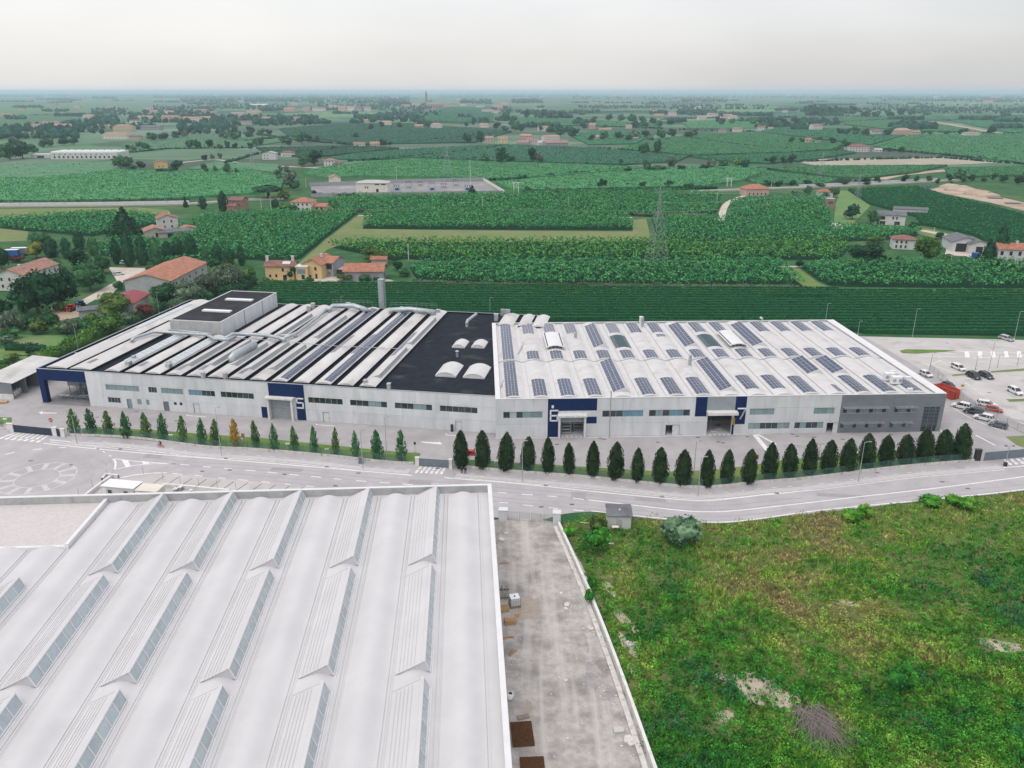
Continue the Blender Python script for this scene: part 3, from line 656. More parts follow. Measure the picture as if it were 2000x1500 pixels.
# === building frames
class Frame:
 def __init__(s, x, y, deg): s.o = Vector((x, y, 0)); s.a = R(deg); s.u = Vector((math.cos(s.a), math.sin(s.a), 0)); s.v = Vector((-math.sin(s.a), math.cos(s.a), 0))
 def uv(s, px, py, z=0.0):
  d = P(px, py, z)-s.o; return (d.dot(s.u), d.dot(s.v))
 def wall(s, px, py, v=0.0):            # (u, z) where the pixel's ray meets the upright plane at depth v
  a, b = (px-1000)/FPX, (py-750)/FPX
  d = Vector((a, CP-b*SP, -SP-b*CP)); c = Vector((0, 0, HC))
  q = s.o+s.v*v
  t = (q-c).dot(s.v)/d.dot(s.v); h = c+d*t
  return ((h-s.o).dot(s.u), h.z)
 def W(s, u, v, z=0.0): return s.o+s.u*u+s.v*v+Vector((0, 0, z))
def rect_with_holes(mb, u0, u1, z0, z1, holes, v=0.0, mi=0, depth=.22, edge=0.0, vback=None):
 """upright rectangle facing -v with rectangular openings and their reveals"""
 hs = [h for h in holes if h[0] < u1 and h[1] > u0 and h[2] < z1 and h[3] > z0]
 us = sorted({u0, u1, *[min(max(h[0], u0), u1) for h in hs], *[min(max(h[1], u0), u1) for h in hs]})
 zs = sorted({z0, z1, *[min(max(h[2], z0), z1) for h in hs], *[min(max(h[3], z0), z1) for h in hs]})
 for i in range(len(us)-1):
  for j in range(len(zs)-1):
   cu, cz = (us[i]+us[i+1])/2, (zs[j]+zs[j+1])/2
   if any(h[0] < cu < h[1] and h[2] < cz < h[3] for h in hs): continue
   mb.face([(us[i],v,zs[j]),(us[i+1],v,zs[j]),(us[i+1],v,zs[j+1]),(us[i],v,zs[j+1])], mi)
 if depth:
  for h in hs:
   a, b, c, d = max(h[0], u0), min(h[1], u1), max(h[2], z0), min(h[3], z1); y = v+depth
   if h[2] >= z0: mb.face([(a,v,c),(a,y,c),(b,y,c),(b,v,c)][::-1], mi)
   if h[3] <= z1: mb.face([(a,v,d),(b,v,d),(b,y,d),(a,y,d)][::-1], mi)
   if h[0] >= u0: mb.face([(a,v,c),(a,v,d),(a,y,d),(a,y,c)][::-1], mi)
   if h[1] <= u1: mb.face([(b,v,c),(b,y,c),(b,y,d),(b,v,d)][::-1], mi)
 if edge:
  y = v+edge
  mb.face([(u0,v,z1),(u1,v,z1),(u1,y,z1),(u0,y,z1)], mi); mb.face([(u0,y,z0),(u1,y,z0),(u1,v,z0),(u0,v,z0)], mi)
  mb.face([(u0,v,z0),(u0,v,z1),(u0,y,z1),(u0,y,z0)], mi); mb.face([(u1,v,z0),(u1,y,z0),(u1,y,z1),(u1,v,z1)], mi)
def window(root, u0, u1, z0, z1, n, gl, v=.12, fm='frame_grey', label=None, odd=None):
 mb = MB(); t = .07; d = .07
 mb.box(u0, u1, v, v+d, z0, z0+t).box(u0, u1, v, v+d, z1-t, z1)
 w_ = (u1-u0)/n
 for i in range(n+1):
  x = u0+i*w_; mb.box(max(u0, x-t/2), min(u1, x+t/2), v+.003, v+d-.003, z0+t, z1-t)
 o = mb.build('window', M[fm], root)
 if label: o['label'] = label
 for i in range(n):
  p = MB(); a, b = u0+i*w_+t*.5, u0+(i+1)*w_-t*.5
  p.box(a, b, v+.03, v+.045, z0+t, z1-t)
  g = gl if not odd or i not in odd else odd[i]
  p.build('pane', M[g], o)
 return o
def strokes(segs, t, u0, z0, w, h, v, name, m, root, label=None):
 mb = MB()
 for (a, b, c, d) in segs:
  x0, y0, x1, y1 = u0+a*w, z0+b*h, u0+c*w, z0+d*h
  if abs(x0-x1) < 1e-6 or abs(y0-y1) < 1e-6:
   mb.box(min(x0, x1)-t/2, max(x0, x1)+t/2, v-.02, v-.004, min(y0, y1)-t/2, max(y0, y1)+t/2)
  else:
   L = math.hypot(x1-x0, y1-y0); nx, nz = -(y1-y0)/L*t/2, (x1-x0)/L*t/2
   q = [(x0+nx, y0+nz), (x0-nx, y0-nz), (x1-nx, y1-nz), (x1+nx, y1+nz)]
   mb.face([(x, v-.02, z) for x, z in q]); mb.face([(x, v-.02, z) for x, z in reversed(q)])
 o = mb.build(name, m, root)
 if label: o['label'] = label
 return o
DIG = {'5': [(0,1,1,1),(0,1,0,.55),(0,.55,1,.55),(1,.55,1,0),(1,0,0,0)],
 '6': [(.05,1,1,1),(0,.95,0,0),(0,0,1,0),(1,0,1,.5),(1,.5,0,.5)],
 '7': [(0,1,1,1),(1,1,.35,0)]}
def arch_pts(w, rise, z0, n=8):
 return [(-w/2+w*i/n, z0+rise*math.sin(math.pi*i/n)**.9 if 0 < i < n else z0) for i in range(n+1)]
def vault(root, uc, w, v0, v1, zb, up, rise, m, nm='roof_vault', ribs=False, mside='dark_roof', n=8):
 """barrel vault on an upstand; its length along v"""
 mb = MB(); z = zb+up; pr = arch_pts(w, rise, z, n)
 for i in range(n):
  a, b = pr[i], pr[i+1]
  mb.face([(uc+a[0],v0,a[1]),(uc+b[0],v0,b[1]),(uc+b[0],v1,b[1]),(uc+a[0],v1,a[1])], 0)
 mb.face([(uc+p[0],v0,p[1]) for p in pr], 0); mb.face([(uc+p[0],v1,p[1]) for p in reversed(pr)], 0)
 for s in (-1, 1):
  x = uc+s*w/2
  q = [(x,v0,zb),(x,v1,zb),(x,v1,z),(x,v0,z)]; mb.face(q if s < 0 else q[::-1], 1)
 q = [(uc-w/2,v0,zb),(uc+w/2,v0,zb),(uc+w/2,v0,z),(uc-w/2,v0,z)]; mb.face(q, 1)
 q = [(uc-w/2,v1,zb),(uc+w/2,v1,zb),(uc+w/2,v1,z),(uc-w/2,v1,z)]; mb.face(q[::-1], 1)
 for s in (-1, 1):
  mb.box(uc+s*w/2-.12, uc+s*w/2+.12, v0, v1, z-.05, z+.05, 0)
 if ribs:
  k = int((v1-v0)/1.15)
  for j in range(1, k):
   y = v0+(v1-v0)*j/k
   for i in range(n):
    a, b = pr[i], pr[i+1]
    mb.face([(uc+a[0],y-.05,a[1]+.045),(uc+b[0],y-.05,b[1]+.045),(uc+b[0],y+.05,b[1]+.045),(uc+a[0],y+.05,a[1]+.045)], 0)
    mb.face([(uc+a[0],y-.05,a[1]),(uc+b[0],y-.05,b[1]),(uc+b[0],y-.05,b[1]+.045),(uc+a[0],y-.05,a[1]+.045)], 0)
 return mb.build(nm, [M[m], M[mside]], root)
def arch_z(x, w, rise, z):
 t = (x+w/2)/w; return z+rise*math.sin(math.pi*min(max(t, .001), .999))**.9
def solar_on_arch(root, uc, w, rise, z, x0, x1, v0, v1, nx, ny, m='solar'):
 """modules lying on the vault: each module its own little plate with a gap round it"""
 mb = MB(); g = .045
 def pt(x, y, dz): return (uc+x, y, arch_z(x, w, rise, z)+dz)
 mb.face
 for i in range(nx):
  a, b = x0+(x1-x0)*i/nx, x0+(x1-x0)*(i+1)/nx
  mb.face([pt(a,v0,.05),pt(b,v0,.05),pt(b,v1,.05),pt(a,v1,.05)], 1)
  for j in range(ny):
   c, d = v0+(v1-v0)*j/ny, v0+(v1-v0)*(j+1)/ny
   q = [pt(a+g,c+g,.10),pt(b-g,c+g,.10),pt(b-g,d-g,.10),pt(a+g,d-g,.10)]
   mb.face(q, 0)
   lo = [(p[0],p[1],p[2]-.05) for p in q]
   for e in range(4): mb.face([lo[e], lo[(e+1) % 4], q[(e+1) % 4], q[e]], 1)
 return mb.build('solar_array', [M[m], M['solar_frame']], root)
def solar_plane(root, a, b, c, d, nx, ny, m='solar', name='solar_array'):
 """modules on a flat tilted rectangle a-b (near edge) d-c (far edge)"""
 a, b, c, d = map(Vector, (a, b, c, d)); nrm = (b-a).cross(d-a).normalized(); mb = MB()
 f = lambda s, t: a.lerp(b, s).lerp(d.lerp(c, s), t)
 mb.face([a+nrm*.03, b+nrm*.03, c+nrm*.03, d+nrm*.03], 1)
 for i in range(nx):
  for j in range(ny):
   e, h = .045*nx/((b-a).length)*1/nx, .045/((d-a).length)
   s0, s1, t0, t1 = i/nx+e, (i+1)/nx-e, j/ny+h, (j+1)/ny-h
   q = [f(s0,t0)+nrm*.08, f(s1,t0)+nrm*.08, f(s1,t1)+nrm*.08, f(s0,t1)+nrm*.08]
   mb.face(q, 0); lo = [p-nrm*.05 for p in q]
   for k in range(4): mb.face([lo[k], lo[(k+1) % 4], q[(k+1) % 4], q[k]], 1)
 return mb.build(name, [M[m], M['solar_frame']], root)
# === factory 5 (older wing with the dark roof)
F5 = Frame(-121.7, 194.6, -9.65); W5, D5, H5 = 119.6, 73.0, 9.35
b5 = thing('factory_building', 'long grey concrete factory with gate 5, navy portico and dark roof striped by pale vaults', 'factory', F5.o, F5.a)
def u5(px, py=None): return F5.wall(px, py)
def rect5(x0, x1, y0, y1, fr=None):
 fr = fr or F5
 u0, za = fr.wall(x0, y0); _, zb = fr.wall(x0, y1); u1, _ = fr.wall(x1, y0+(y1-y0)/2+(x1-x0)*SL(fr))
 return [u0, u1, zb, za]
def SL(fr): return .074 if fr is F5 else -.012
up5 = 13.6
wins5 = [(205,272,750.5,762.5,8,'glass_curtain'),(288.8,306.3,755.8,766.8,3,'glass_dark'),(313.8,357.5,757.5,768.8,6,'glass_curtain'),(367.5,420,761.3,773.8,6,'glass_dark'),
  (430.5,496,765.8,778.8,6,'glass_dark'),(601.6,669.4,778.5,790,6,'glass_dark'),(683.5,756,783.6,795.6,6,'glass_dark'),(771,844,789.6,802,6,'glass_dark'),(859,932.5,796,808,6,'glass_dark'),
  (210,235.5,775.5,787,4,'glass_dark'),(267.5,276.8,779.5,790.8,1,'glass_curtain'),(285,292,780.5,792,1,'glass_curtain'),(338.8,345,783.8,790,1,'window_dark'),(350,356,784.5,791,1,'window_dark')]
doors5 = [(247,257.5,777.5,797.5,'glass_curtain'),(319,330,785,801,'gate_grey'),(377.5,390,788,807,'door_white'),(630.5,643,807,825,'door_white'),(890,902,826.5,844,'door_white')]
holes5 = []
for x0, x1, y0, y1, n, g in wins5:
 r = rect5(x0, x1, y0, y1); r[2:] = [4.75, 6.25] if r[2] > 3.6 else ([1.3, 2.75] if n > 1 or r[3]-r[2] > 1.2 else [1.75, 2.6]); holes5.append(r)
gate5 = rect5(527.5, 572, 778.5, 820); gate5[2:] = [0.0, 5.6]
dh5 = []
for x0, x1, y0, y1, g in doors5:
 r = rect5(x0, x1, y0, y1); r[2:] = [0.0, 2.55]; dh5.append(r)
allh5 = holes5+dh5+[gate5]
wall = MB()
rect_with_holes(wall, up5, W5, 0, H5, allh5, v=.06, depth=.26)
wall.face([(W5,.06,0),(W5,D5,0),(W5,D5,H5),(W5,.06,H5)]); wall.face([(0,14,0),(0,14,H5),(0,D5,H5),(0,D5,0)]); wall.face([(0,D5,0),(0,D5,H5),(W5,D5,H5),(W5,D5,0)])
wall.face([(0,14,0),(up5,14,0),(up5,14,H5),(0,14,H5)]); wall.face([(up5,.06,0),(up5,.06,H5),(up5,14,H5),(up5,14,0)])
wall.build('wall', M['concrete'], b5)
cuts = [up5, up5+4.2]+[up5+4.2+(W5-up5-4.2)*i/9 for i in range(1, 10)]
nav = [rect5(523, 588, 751, 772), rect5(573, 594, 755, 822), rect5(511, 526, 796.5, 817.5)]
for i in range(len(cuts)-1):
 zc = [0, 2.95, 6.55, H5-.02] if i else [0, H5-.02]
 for j in range(len(zc)-1):
  mb = MB(); rect_with_holes(mb, cuts[i]+.025, cuts[i+1]-.025, zc[j]+.025, zc[j+1]-.025, allh5, v=0, depth=.06, edge=.06)
  mb.build('wall_panel', M['concrete'], b5)
for r, (x0, x1, y0, y1, n, g) in zip(holes5, wins5):
 odd = {0:'glass_blue',1:'glass_blue',2:'glass_blue'} if x0 == 367.5 else ({3:'glass_curtain',4:'glass_curtain'} if x0 in (683.5, 771) else None)
 window(b5, *r, n, g, odd=odd)
for r, (x0, x1, y0, y1, g) in zip(dh5, doors5):
 mb = MB(); mb.box(r[0], r[1], .14, .2, .02, r[3]); d = mb.build('door', M[g], b5)
 f = MB(); f.box(r[0]-.07, r[0], -.02, .16, 0, r[3]+.07); f.box(r[1], r[1]+.07, -.02, .16, 0, r[3]+.07); f.box(r[0], r[1], -.02, .16, r[3], r[3]+.07); f.build('frame', M['steel'], d)
 h = MB(); h.box(r[1]-.22, r[1]-.12, .09, .14, 1.0, 1.15); h.build('handle', M['dark_paint'], d)
u0, u1 = gate5[0], gate5[1]
mb = MB(); a, b, c = nav
xr0, xr1 = b[0]-.1, b[1]+.25
xl = a[0]
mb.box(xl, xr1, -.03, -.004, 6.0, H5-.04); mb.box(u1+1.05, xr1, -.03, -.004, .05, 5.995); mb.box(c[0]-.1, u0-.55, -.03, -.004, .05, 2.9)
mb.build('painted_panel', M['navy'], b5)
mb = MB(); mb.box(u0-.5, u0, -1.1, .0, 0, 5.6); mb.box(u1, u1+.5, -1.1, .0, 0, 5.6); mb.box(u0-.8, u1+.8, -1.5, .0, 5.6, 6.0); mb.build('gate_hood', M['concrete_white'], b5)
g5 = MB()
for k in range(8): g5.box(u0, u1, .12, .17, .02+5.56*k/8, .02+5.56*(k+1)/8-.03)
g5.build('sectional_door', M['door_grey'], b5)
ub, zb_ = F5.wall(576.5, 797.5); uc_, zt_ = F5.wall(589, 778.5)
strokes(DIG['5'], .36, ub+.62, zb_+.2, 1.55, 2.45, -.03, 'number_sign', M['sign_white'], b5, 'large white number 5 on navy paint')
deck = MB(); zd = H5-.5
poly5 = [(0.0, .06), (W5, .06), (W5, D5), (0, D5)]
deck.prism([(.25, .3), (W5-.25, .3), (W5-.25, D5-.25), (.25, D5-.25)], zd-.3, zd, bottom=True)
deck.build('roof', M['dark_roof'], b5)
co = MB(); t = .28
co.box(-.05, W5+.05, -.05, t, H5-.02, H5+.09); co.box(-.05, t, t, D5-t, H5-.02, H5+.09); co.box(-.05, W5+.05, D5-t, D5+.05, H5-.02, H5+.09); co.box(W5-t, W5+.05, t, D5-t, H5-.02, H5+.09)
co.build('coping', M['galv'], b5)
pr_ = MB(); pr_.box(.03, .2, .25, D5-.2, zd, H5-.03); pr_.box(.2, W5-.2, D5-.2, D5-.03, zd, H5-.03); pr_.box(W5-.2, W5-.03, .25, D5-.2, zd, H5-.03); pr_.box(.2, W5-.2, .09, .25, zd, H5-.03); pr_.build('parapet', M['dark_roof'], b5)
po = MB(); po.box(0, up5, -.04, .55, 6.35, H5-.03); po.build('portico_fascia', M['navy'], b5)
po = MB(); po.box(.0, 1.5, -.04, 1.2, 0, 6.345); po.build('column', M['navy'], b5)
po = MB(); po.box(.02, .5, .56, 14, 6.35, H5-.03); po.build('portico_side_beam', M['navy'], b5)
po = MB(); po.box(-.3, up5, -.5, 14, .0, .09); po.build('portico_floor', M['yard_grey'], b5)
po = MB(); po.box(.5, up5-.03, .56, 13.9, 8.2, 8.4); po.build('soffit', M['grey_wall'], b5)
po = MB(); po.box(up5-.06, up5-.002, .6, 13.9, .1, 8.1); po.build('shade_lining', M['inside_shade'], b5)  # sheet coloured near black for the shade under the portico
for x in (4.8, 9.2):
 po = MB(); po.box(x, x+.35, 13.4, 13.75, .09, 8.2); po.build('inner_post', M['steel'], b5)
c0, pitch, wv = 3.9, 5.62, 3.75
nv5 = 16
tall = (F5.uv(330, 626, 13.6), F5.uv(431, 627.5, 13.6), F5.uv(541, 571.5, 13.6), F5.uv(450, 567.5, 13.6))
tu0, tu1 = (tall[0][0]+tall[3][0])/2, (tall[1][0]+tall[2][0])/2; tv0, tv1 = (tall[0][1]+tall[1][1])/2, min(D5-.6, (tall[2][1]+tall[3][1])/2)
RISE, UP = .50, .72
shed_at = {3: [(8, 33)], 5: [(6, 33)], 0: []}
def hood5(uc, v0, v1, flip=False):
 """low monopitch rooflight on the vault, its upright side to the right"""
 mb = MB(); z = zd+UP
 x0, x1, x2 = uc-1.75, uc+1.15, uc+1.5
 zl, zt = arch_z(-1.75, wv, RISE, z)+.02, z+RISE+.62
 zr = arch_z(1.5, wv, RISE, z)
 mb.face([(x0,v0,zl),(x1,v0,zt),(x1,v1,zt),(x0,v1,zl)], 0)
 mb.face([(x1,v0,zt),(x2,v0,zr),(x2,v1,zr),(x1,v1,zt)], 1)
 mb.face([(x0,v0,zl),(x0+.1,v0,zl-.1),(x2,v0,zr-.05),(x2,v0,zr),(x1,v0,zt)], 1); mb.face([(x0,v1,zl),(x1,v1,zt),(x2,v1,zr)], 0)
 mb.box(x1-.12, x1+.06, v0-.05, v1+.05, zt-.02, zt+.08, 0)
 return mb.build('rooflight_hood', [M['vault_grey'], M['frame_grey']], b5)
for k in range(nv5):
 uc = c0+pitch*k; v0, v1 = .9, D5-1.2; wk = wv
 if k == 2: continue
 if k < 2: uc, wk = (5.1, 5.5) if k == 0 else (11.9, 5.6)
 spans = [(v0, v1)]
 if uc+wk/2 > tu0-.3 and uc-wk/2 < tu1+.3: spans = [(v0, tv0-.8)]
 if uc > tu1+.3 and k <= 6: spans = [(v0, v1)]
 for a, b in spans:
  vault(b5, uc, wk, a, b, zd, UP, RISE, 'vault_grey')
 vv = spans[0][1]
 if k in (3, 5):           # glazed rooflight strips
  z = zd+UP; a, b = 7.0, 31.0
  fr_ = MB(); x0, x1 = uc-.5, uc+1.7
  z0_, z1_ = z+.95, z+.45
  fr_.face([(x0,a,z1_+.35),(x1,a,z1_-.1),(x1,b,z1_-.1),(x0,b,z1_+.35)]); fr_.box(x0-.1, x0+.05, a, b, z, z1_+.42); fr_.face([(x0,a,z),(x1,a,z-.2),(x1,a,z1_-.1),(x0,a,z1_+.35)])
  s = fr_.build('rooflight', M['white_metal'], b5)
  for j in range(12):
   c, d = a+(b-a)*j/12+.14, a+(b-a)*(j+1)/12-.14
   p = MB(); zz = lambda x: z1_+.35-(x-x0)/(x1-x0)*.45+.03
   p.face([(x0+.25,c,zz(x0+.25)),(x1-.2,c,zz(x1-.2)),(x1-.2,d,zz(x1-.2)),(x0+.25,d,zz(x0+.25))]); p.build('pane', M['glass_sky'], s)
  mb = MB(); mb.box(uc+.9, uc+2.0, 5.2, 6.6, z-.1, z+1.1); mb.build('vent_box', M['galv'], b5)
 elif k in (6, 7, 8, 9, 10, 12, 14, 15) and not (k == 6 and False):
  for (a, b) in ((6.5, 27.5), (34.5, 58.5)) if k in (8, 10, 12, 15, 14) else ((7.0, 27.0),):
   if b < vv-1 and not (k in (12, 14)): hood5(uc, a+(k % 3)*1.4, b+(k % 2)*2)
 if k in (11, 13):         # blue solar strips down the right slope
  solar_on_arch(b5, uc, wv, RISE, zd+UP, -.2, 1.75, 2.0, D5-3, 2, 52, 'solar')
 if k in (1, 4, 6, 7, 9):
  solar_on_arch(b5, uc, wv, RISE, zd+UP, -.9, .5, 3.2+k % 3, 6.8+k % 3, 2, 4, 'solar_dim')
 if k in (0, 12, 13, 15):
  solar_on_arch(b5, uc, wv, RISE, zd+UP, -1.7, -.4, 24, 40+2*(k % 4), 2, 12, 'solar_dim')
uc = c0; z = zd+UP
s = MB(); s.box(uc-.2, uc+1.7, 36, D5-8, z+.2, z+.72); s = s.build('rooflight', M['white_metal'], b5)
for j in range(14):
 c = 36+(D5-44)*j/14+.2; p = MB(); p.box(uc+.05, uc+1.5, c, c+(D5-44)/14-.45, z+.72, z+.75); p.build('pane', M['glass_sky'], s)
tb = MB(); zt = 13.6
tb.box(tu0, tu1, tv0, tv1, zd, zt-.35); tb.build('tower_wall', M['concrete'], b5)
nseg = 5
for i in range(nseg):
 m_ = MB(); a, b = tu0+(tu1-tu0)*i/nseg+.03, tu0+(tu1-tu0)*(i+1)/nseg-.03; m_.box(a, b, tv0-.08, tv0-.002, zd+.05, zt-.1); m_.build('wall_panel', M['grey_roof'], b5)
for i in range(6):
 m_ = MB(); a, b = tv0+(tv1-tv0)*i/6+.03, tv0+(tv1-tv0)*(i+1)/6-.03; m_.box(tu1+.002, tu1+.08, a, b, zd+.05, zt-.1); m_.build('wall_panel', M['concrete'], b5)
m_ = MB(); m_.box(tu0+.2, tu1-.2, tv0+.2, tv1-.2, zt-.3, zt-.12); m_.build('tower_roof', M['dark_felt'], b5)
m_ = MB(); m_.box(tu0-.1, tu1+.1, tv0-.1, tv0+.2, zt-.1, zt+.05); m_.box(tu0-.1, tu1+.1, tv1-.2, tv1+.1, zt-.1, zt+.05); m_.box(tu0-.1, tu0+.2, tv0+.2, tv1-.2, zt-.1, zt+.05); m_.box(tu1-.2, tu1+.1, tv0+.2, tv1-.2, zt-.1, zt+.05); m_.build('coping', M['white_metal'], b5)
for vv in (tv0+10.5, tv0+24.5):
 m_ = MB(); m_.box(tu0+4.2, tu0+13.2, vv, vv+1.7, zt-.118, zt+.3); m_.build('skylight', M['pvc_white'], b5)
for vv in (tv0+14, tv0+26):
 m_ = MB(); m_.bar((tu1+.17, vv, zd), (tu1+.17, vv, zt), .14); m_.build('downpipe', M['steel'], b5)
def dome(px0, px1, py, v_len, h):
 (ua, va) = F5.uv(px0, py, zd); (ub2, _) = F5.uv(px1, py, zd)
 o = MB(); w_ = ub2-ua
 pr = [(ua+w_*i/10, .35+h*math.sin(math.pi*i/10)**.8) for i in range(11)]
 for i in range(10): o.face([(pr[i][0],va,zd+pr[i][1]),(pr[i+1][0],va,zd+pr[i+1][1]),(pr[i+1][0],va+v_len,zd+pr[i+1][1]),(pr[i][0],va+v_len,zd+pr[i][1])])
 o.face([(x,va,zd+z_) for x, z_ in pr]+[(ub2,va,zd),(ua,va,zd)][0:2]); o.face([(x,va+v_len,zd+z_) for x, z_ in reversed(pr)])
 o.box(ua-.12, ub2+.12, va-.12, va+v_len+.12, zd, zd+.36)
 o.build('skylight_dome', M['polycarb'], b5)
dome(851, 891, 735, 8.6, .9); dome(905, 947, 738, 8.4, .9); dome(883.5, 908, 679, 5.6, .7); dome(921, 946, 679.5, 5.4, .7)
def cyl_part(fr, root, name, px, py, z0, h, r, m, cap=False):
 u_, v_ = fr.uv(px, py, z0); mb = MB(); mb.tube([(u_,v_,z0),(u_,v_,z0+h)], r, 12)
 if cap: mb.tube([(u_,v_,z0+h+.12),(u_,v_,z0+h+.42)], [r*1.6, r*.2], 12)
 return mb.build(name, M[m], root)
cyl_part(F5, b5, 'roof_vent', 893, 697, zd, 1.5, .35, 'galv', True)
pu, pv = F5.uv(912, 638, zd); pp = MB(); pp.tube([(pu,pv,zd),(pu,pv,zd+1.2),(pu+.25,pv+.4,zd+1.9),(pu+1.6,pv+6,zd+2.4)], .5, 10); pp.build('exhaust_duct', M['galv'], b5)
for x0, x1 in ((976,1005),(1015.5,1037),(1044.5,1068)):
 ua, va = F5.uv(x0, 630, zd+UP); ub2, _ = F5.uv(x1, 630, zd+UP)
 vault(b5, (ua+ub2)/2+0, (ub2-ua), D5-14, D5-1.4, zd, UP, .55, 'vault_grey')
for px, py in ((604+0, 610),(681,603),(785,612),(856,617),(969,626),(612,604)):
 u_, v_ = F5.uv(px, py, zd); mb = MB(); mb.box(u_-.55, u_+.55, v_-.55, v_+.55, zd, zd+1.9); mb.box(u_-.65, u_+.65, v_-.65, v_+.65, zd+1.9, zd+2.1); mb.build('roof_vent', M['grey_roof'], b5)
u_, v_ = F5.uv(990, 613, zd); mb = MB(); mb.box(u_-1.5, u_+1.5, D5-1.0, D5-.3, zd, zd+2.2); mb.build('vent_box', M['galv'], b5)
for px, py in ((398,741),(441,742),(263,708),(331.5,719),(714.5,756),(760,763),(373,655)):
 u_, v_ = F5.uv(px, py, zd); mb = MB(); mb.box(u_-.35, u_+.35, v_-.5, v_+.5, zd, zd+1.75); mb.box(u_-.45, u_+.45, v_-.6, v_+.6, zd+1.75, zd+1.9); mb.build('roof_vent', M['grey_roof'], b5)
def duct5(pts, r, name='duct', n=10, m='galv'):
 q = [(*F5.uv(x, y, z), z) for x, y, z in pts]
 mb = MB(); mb.tube(q, r, n); return mb.build(name, M[m], b5, smooth=True)
zz = zd+2.0
duct5([(257,668,zd+1.0),(257,664,zz),(262,660,zz),(300,648,zz),(345,650,zz),(405,654,zz),(420,662,zz),(445,663,zz),(460,657,zz)], .45)
duct5([(440,661,zz+.3),(455,652,zz+.3),(490,653,zz+.3),(520,655,zz+.3),(546,660,zz+.3),(556,664,zz+.3)], .52)
duct5([(552,662,zz+.2),(580,650,zz+.2),(620,620,zz+.2),(638,604,zz+.2)], .5)
duct5([(330,645,zz-.3),(350,645.5,zz-.3),(415,652,zz-.3)], .3)
duct5([(640,606,zz),(650,598,zz+.4),(690,597,zz+.8),(712,604,zz+.4),(722,611,zd+.6)], .82)
duct5([(763,612,zd+.8),(768,605,zz),(800,604,zz+.2),(850,610,zz)], .82)
duct5([(454,709,zd+.8),(452,700,zd+2.0),(460,692,zd+2.7),(497,674,zd+2.7)], [.95,1.0,1.1,1.1], n=14)
duct5([(540,655,zz),(575,655,zz),(580,658,zz-1)], .4)
duct5([(470,661,zd+1.5),(540,665,zd+1.5),(600,671,zd+1.5),(660,676,zd+1.5),(760,680,zd+1.5),(800,682,zd+1.5)], .09, 'pipe', 5)
rl = MB()
for xa, xb in ((640, 715), (762, 850)):
 ua, va = F5.uv(xa, 596, zd+2); ub2, _ = F5.uv(xb, 602, zd+2)
 for zz_ in (zd+2.2, zd+2.8): rl.bar((ua, D5-.1, zz_), (ub2, D5-.1, zz_), .05)
 k = 9
 for i in range(k+1): rl.bar((ua+(ub2-ua)*i/k, D5-.1, zd+.5), (ua+(ub2-ua)*i/k, D5-.1, zd+2.8), .05)
rl.build('railing', M['steel'], b5)
cu, cv = F5.uv(743, 607, zd)
ch = thing('chimney_stack', 'tall square galvanised chimney rising behind the dark roofed factory', 'chimney', F5.W(cu, D5+1.3), F5.a)
ztop = HC-P(1000, 545, 0).y*0  # placeholder height measured below
def z_at(fr, u_, v_, py):      # height whose image row is py above the point (u,v)
 p = fr.W(u_, v_); t = (py-750)/FPX; return HC-p.y*(SP+t*CP)/(CP-t*SP)
zt_ch = z_at(F5, cu, D5+1.3, 545)
mb = MB(); mb.box(-.95, .95, -.9, .9, 0, zt_ch); mb.build('stack', M['galv'], ch)
for i in range(1, 5):
 mb = MB(); z_ = zt_ch*.45+zt_ch*.55*i/5; mb.box(-1.02, 1.02, -.97, .97, z_, z_+.12); mb.build('flange', M['steel'], ch)
mb = MB(); mb.box(.3, .9, -1.12, -1.02, 9, zt_ch-.2); mb.build('ladder', M['steel'], ch)
# === hall 6-7 (white solar roof) with its grey office end
F6 = Frame(-3.75, 172.05, 2.05); W6, D6, H6 = 105.4, 64.5, 9.6
b6 = thing('factory_building', 'long concrete hall with gates 6 and 7, white vaulted solar roof and grey office end', 'factory', F6.o, F6.a)
uoff = F6.wall(1641.5, 800)[0]
def rect6(x0, x1, y0, y1): return rect5(x0, x1, y0, y1, F6)
win6 = [(983,1059.6,'U',6,'glass_dark',{0:'glass_dark',1:'glass_sky',3:'glass_curtain',4:'glass_curtain',5:'glass_curtain'}),(1176.8,1256.4,'U',6,'glass_dark',{3:'glass_blue',4:'glass_blue',5:'glass_blue'}),(1268,1347.7,'U',6,'glass_dark',{1:'glass_curtain',3:'glass_blue',4:'glass_blue'}),
  (1464.5,1512,'U',4,'glass_curtain',None),(1589.6,1629,'U',3,'glass_curtain',None),(1461.5,1542,'L',7,'glass_curtain',{2:'glass_dark',3:'glass_dark',4:'glass_dark'}),(1552,1607.6,'L',5,'glass_dark',{1:'glass_curtain',4:'glass_curtain'})]
h6 = []
for x0, x1, lv, n, g, od in win6:
 r = rect6(x0, x1, 803 if lv == 'U' else 828, 813 if lv == 'U' else 838); r[2:] = [4.85, 6.45] if lv == 'U' else [1.25, 2.85]; h6.append(r)
g6 = rect6(1094.4, 1140, 805, 849); g6[2:] = [0, 5.4]; g7 = rect6(1382.8, 1428.7, 808, 845); g7[2:] = [0, 5.5]
d6 = rect6(1301, 1326.6, 827, 846); d6[2:] = [0, 2.6]; d7 = rect6(1616, 1640, 823.5, 842); d7[2:] = [0, 2.6]
all6 = h6+[g6, g7, d6, d7]
wo = [(1647,1731.5,'U',10),(1747,1787.6,'U',5),(1641.5+4,1727,'L',10),(1743,1782.5,'L',5)]
ho = []
for x0, x1, lv, n in wo:
 r = rect6(x0, x1, 800, 806); r[2:] = [4.9, 6.3] if lv == 'U' else [1.15, 2.5]; ho.append(r)
cg = rect6(1806, 1838, 792, 838); cg[1] = W6-.9; cg[2:] = [0, 6.3]
wall = MB()
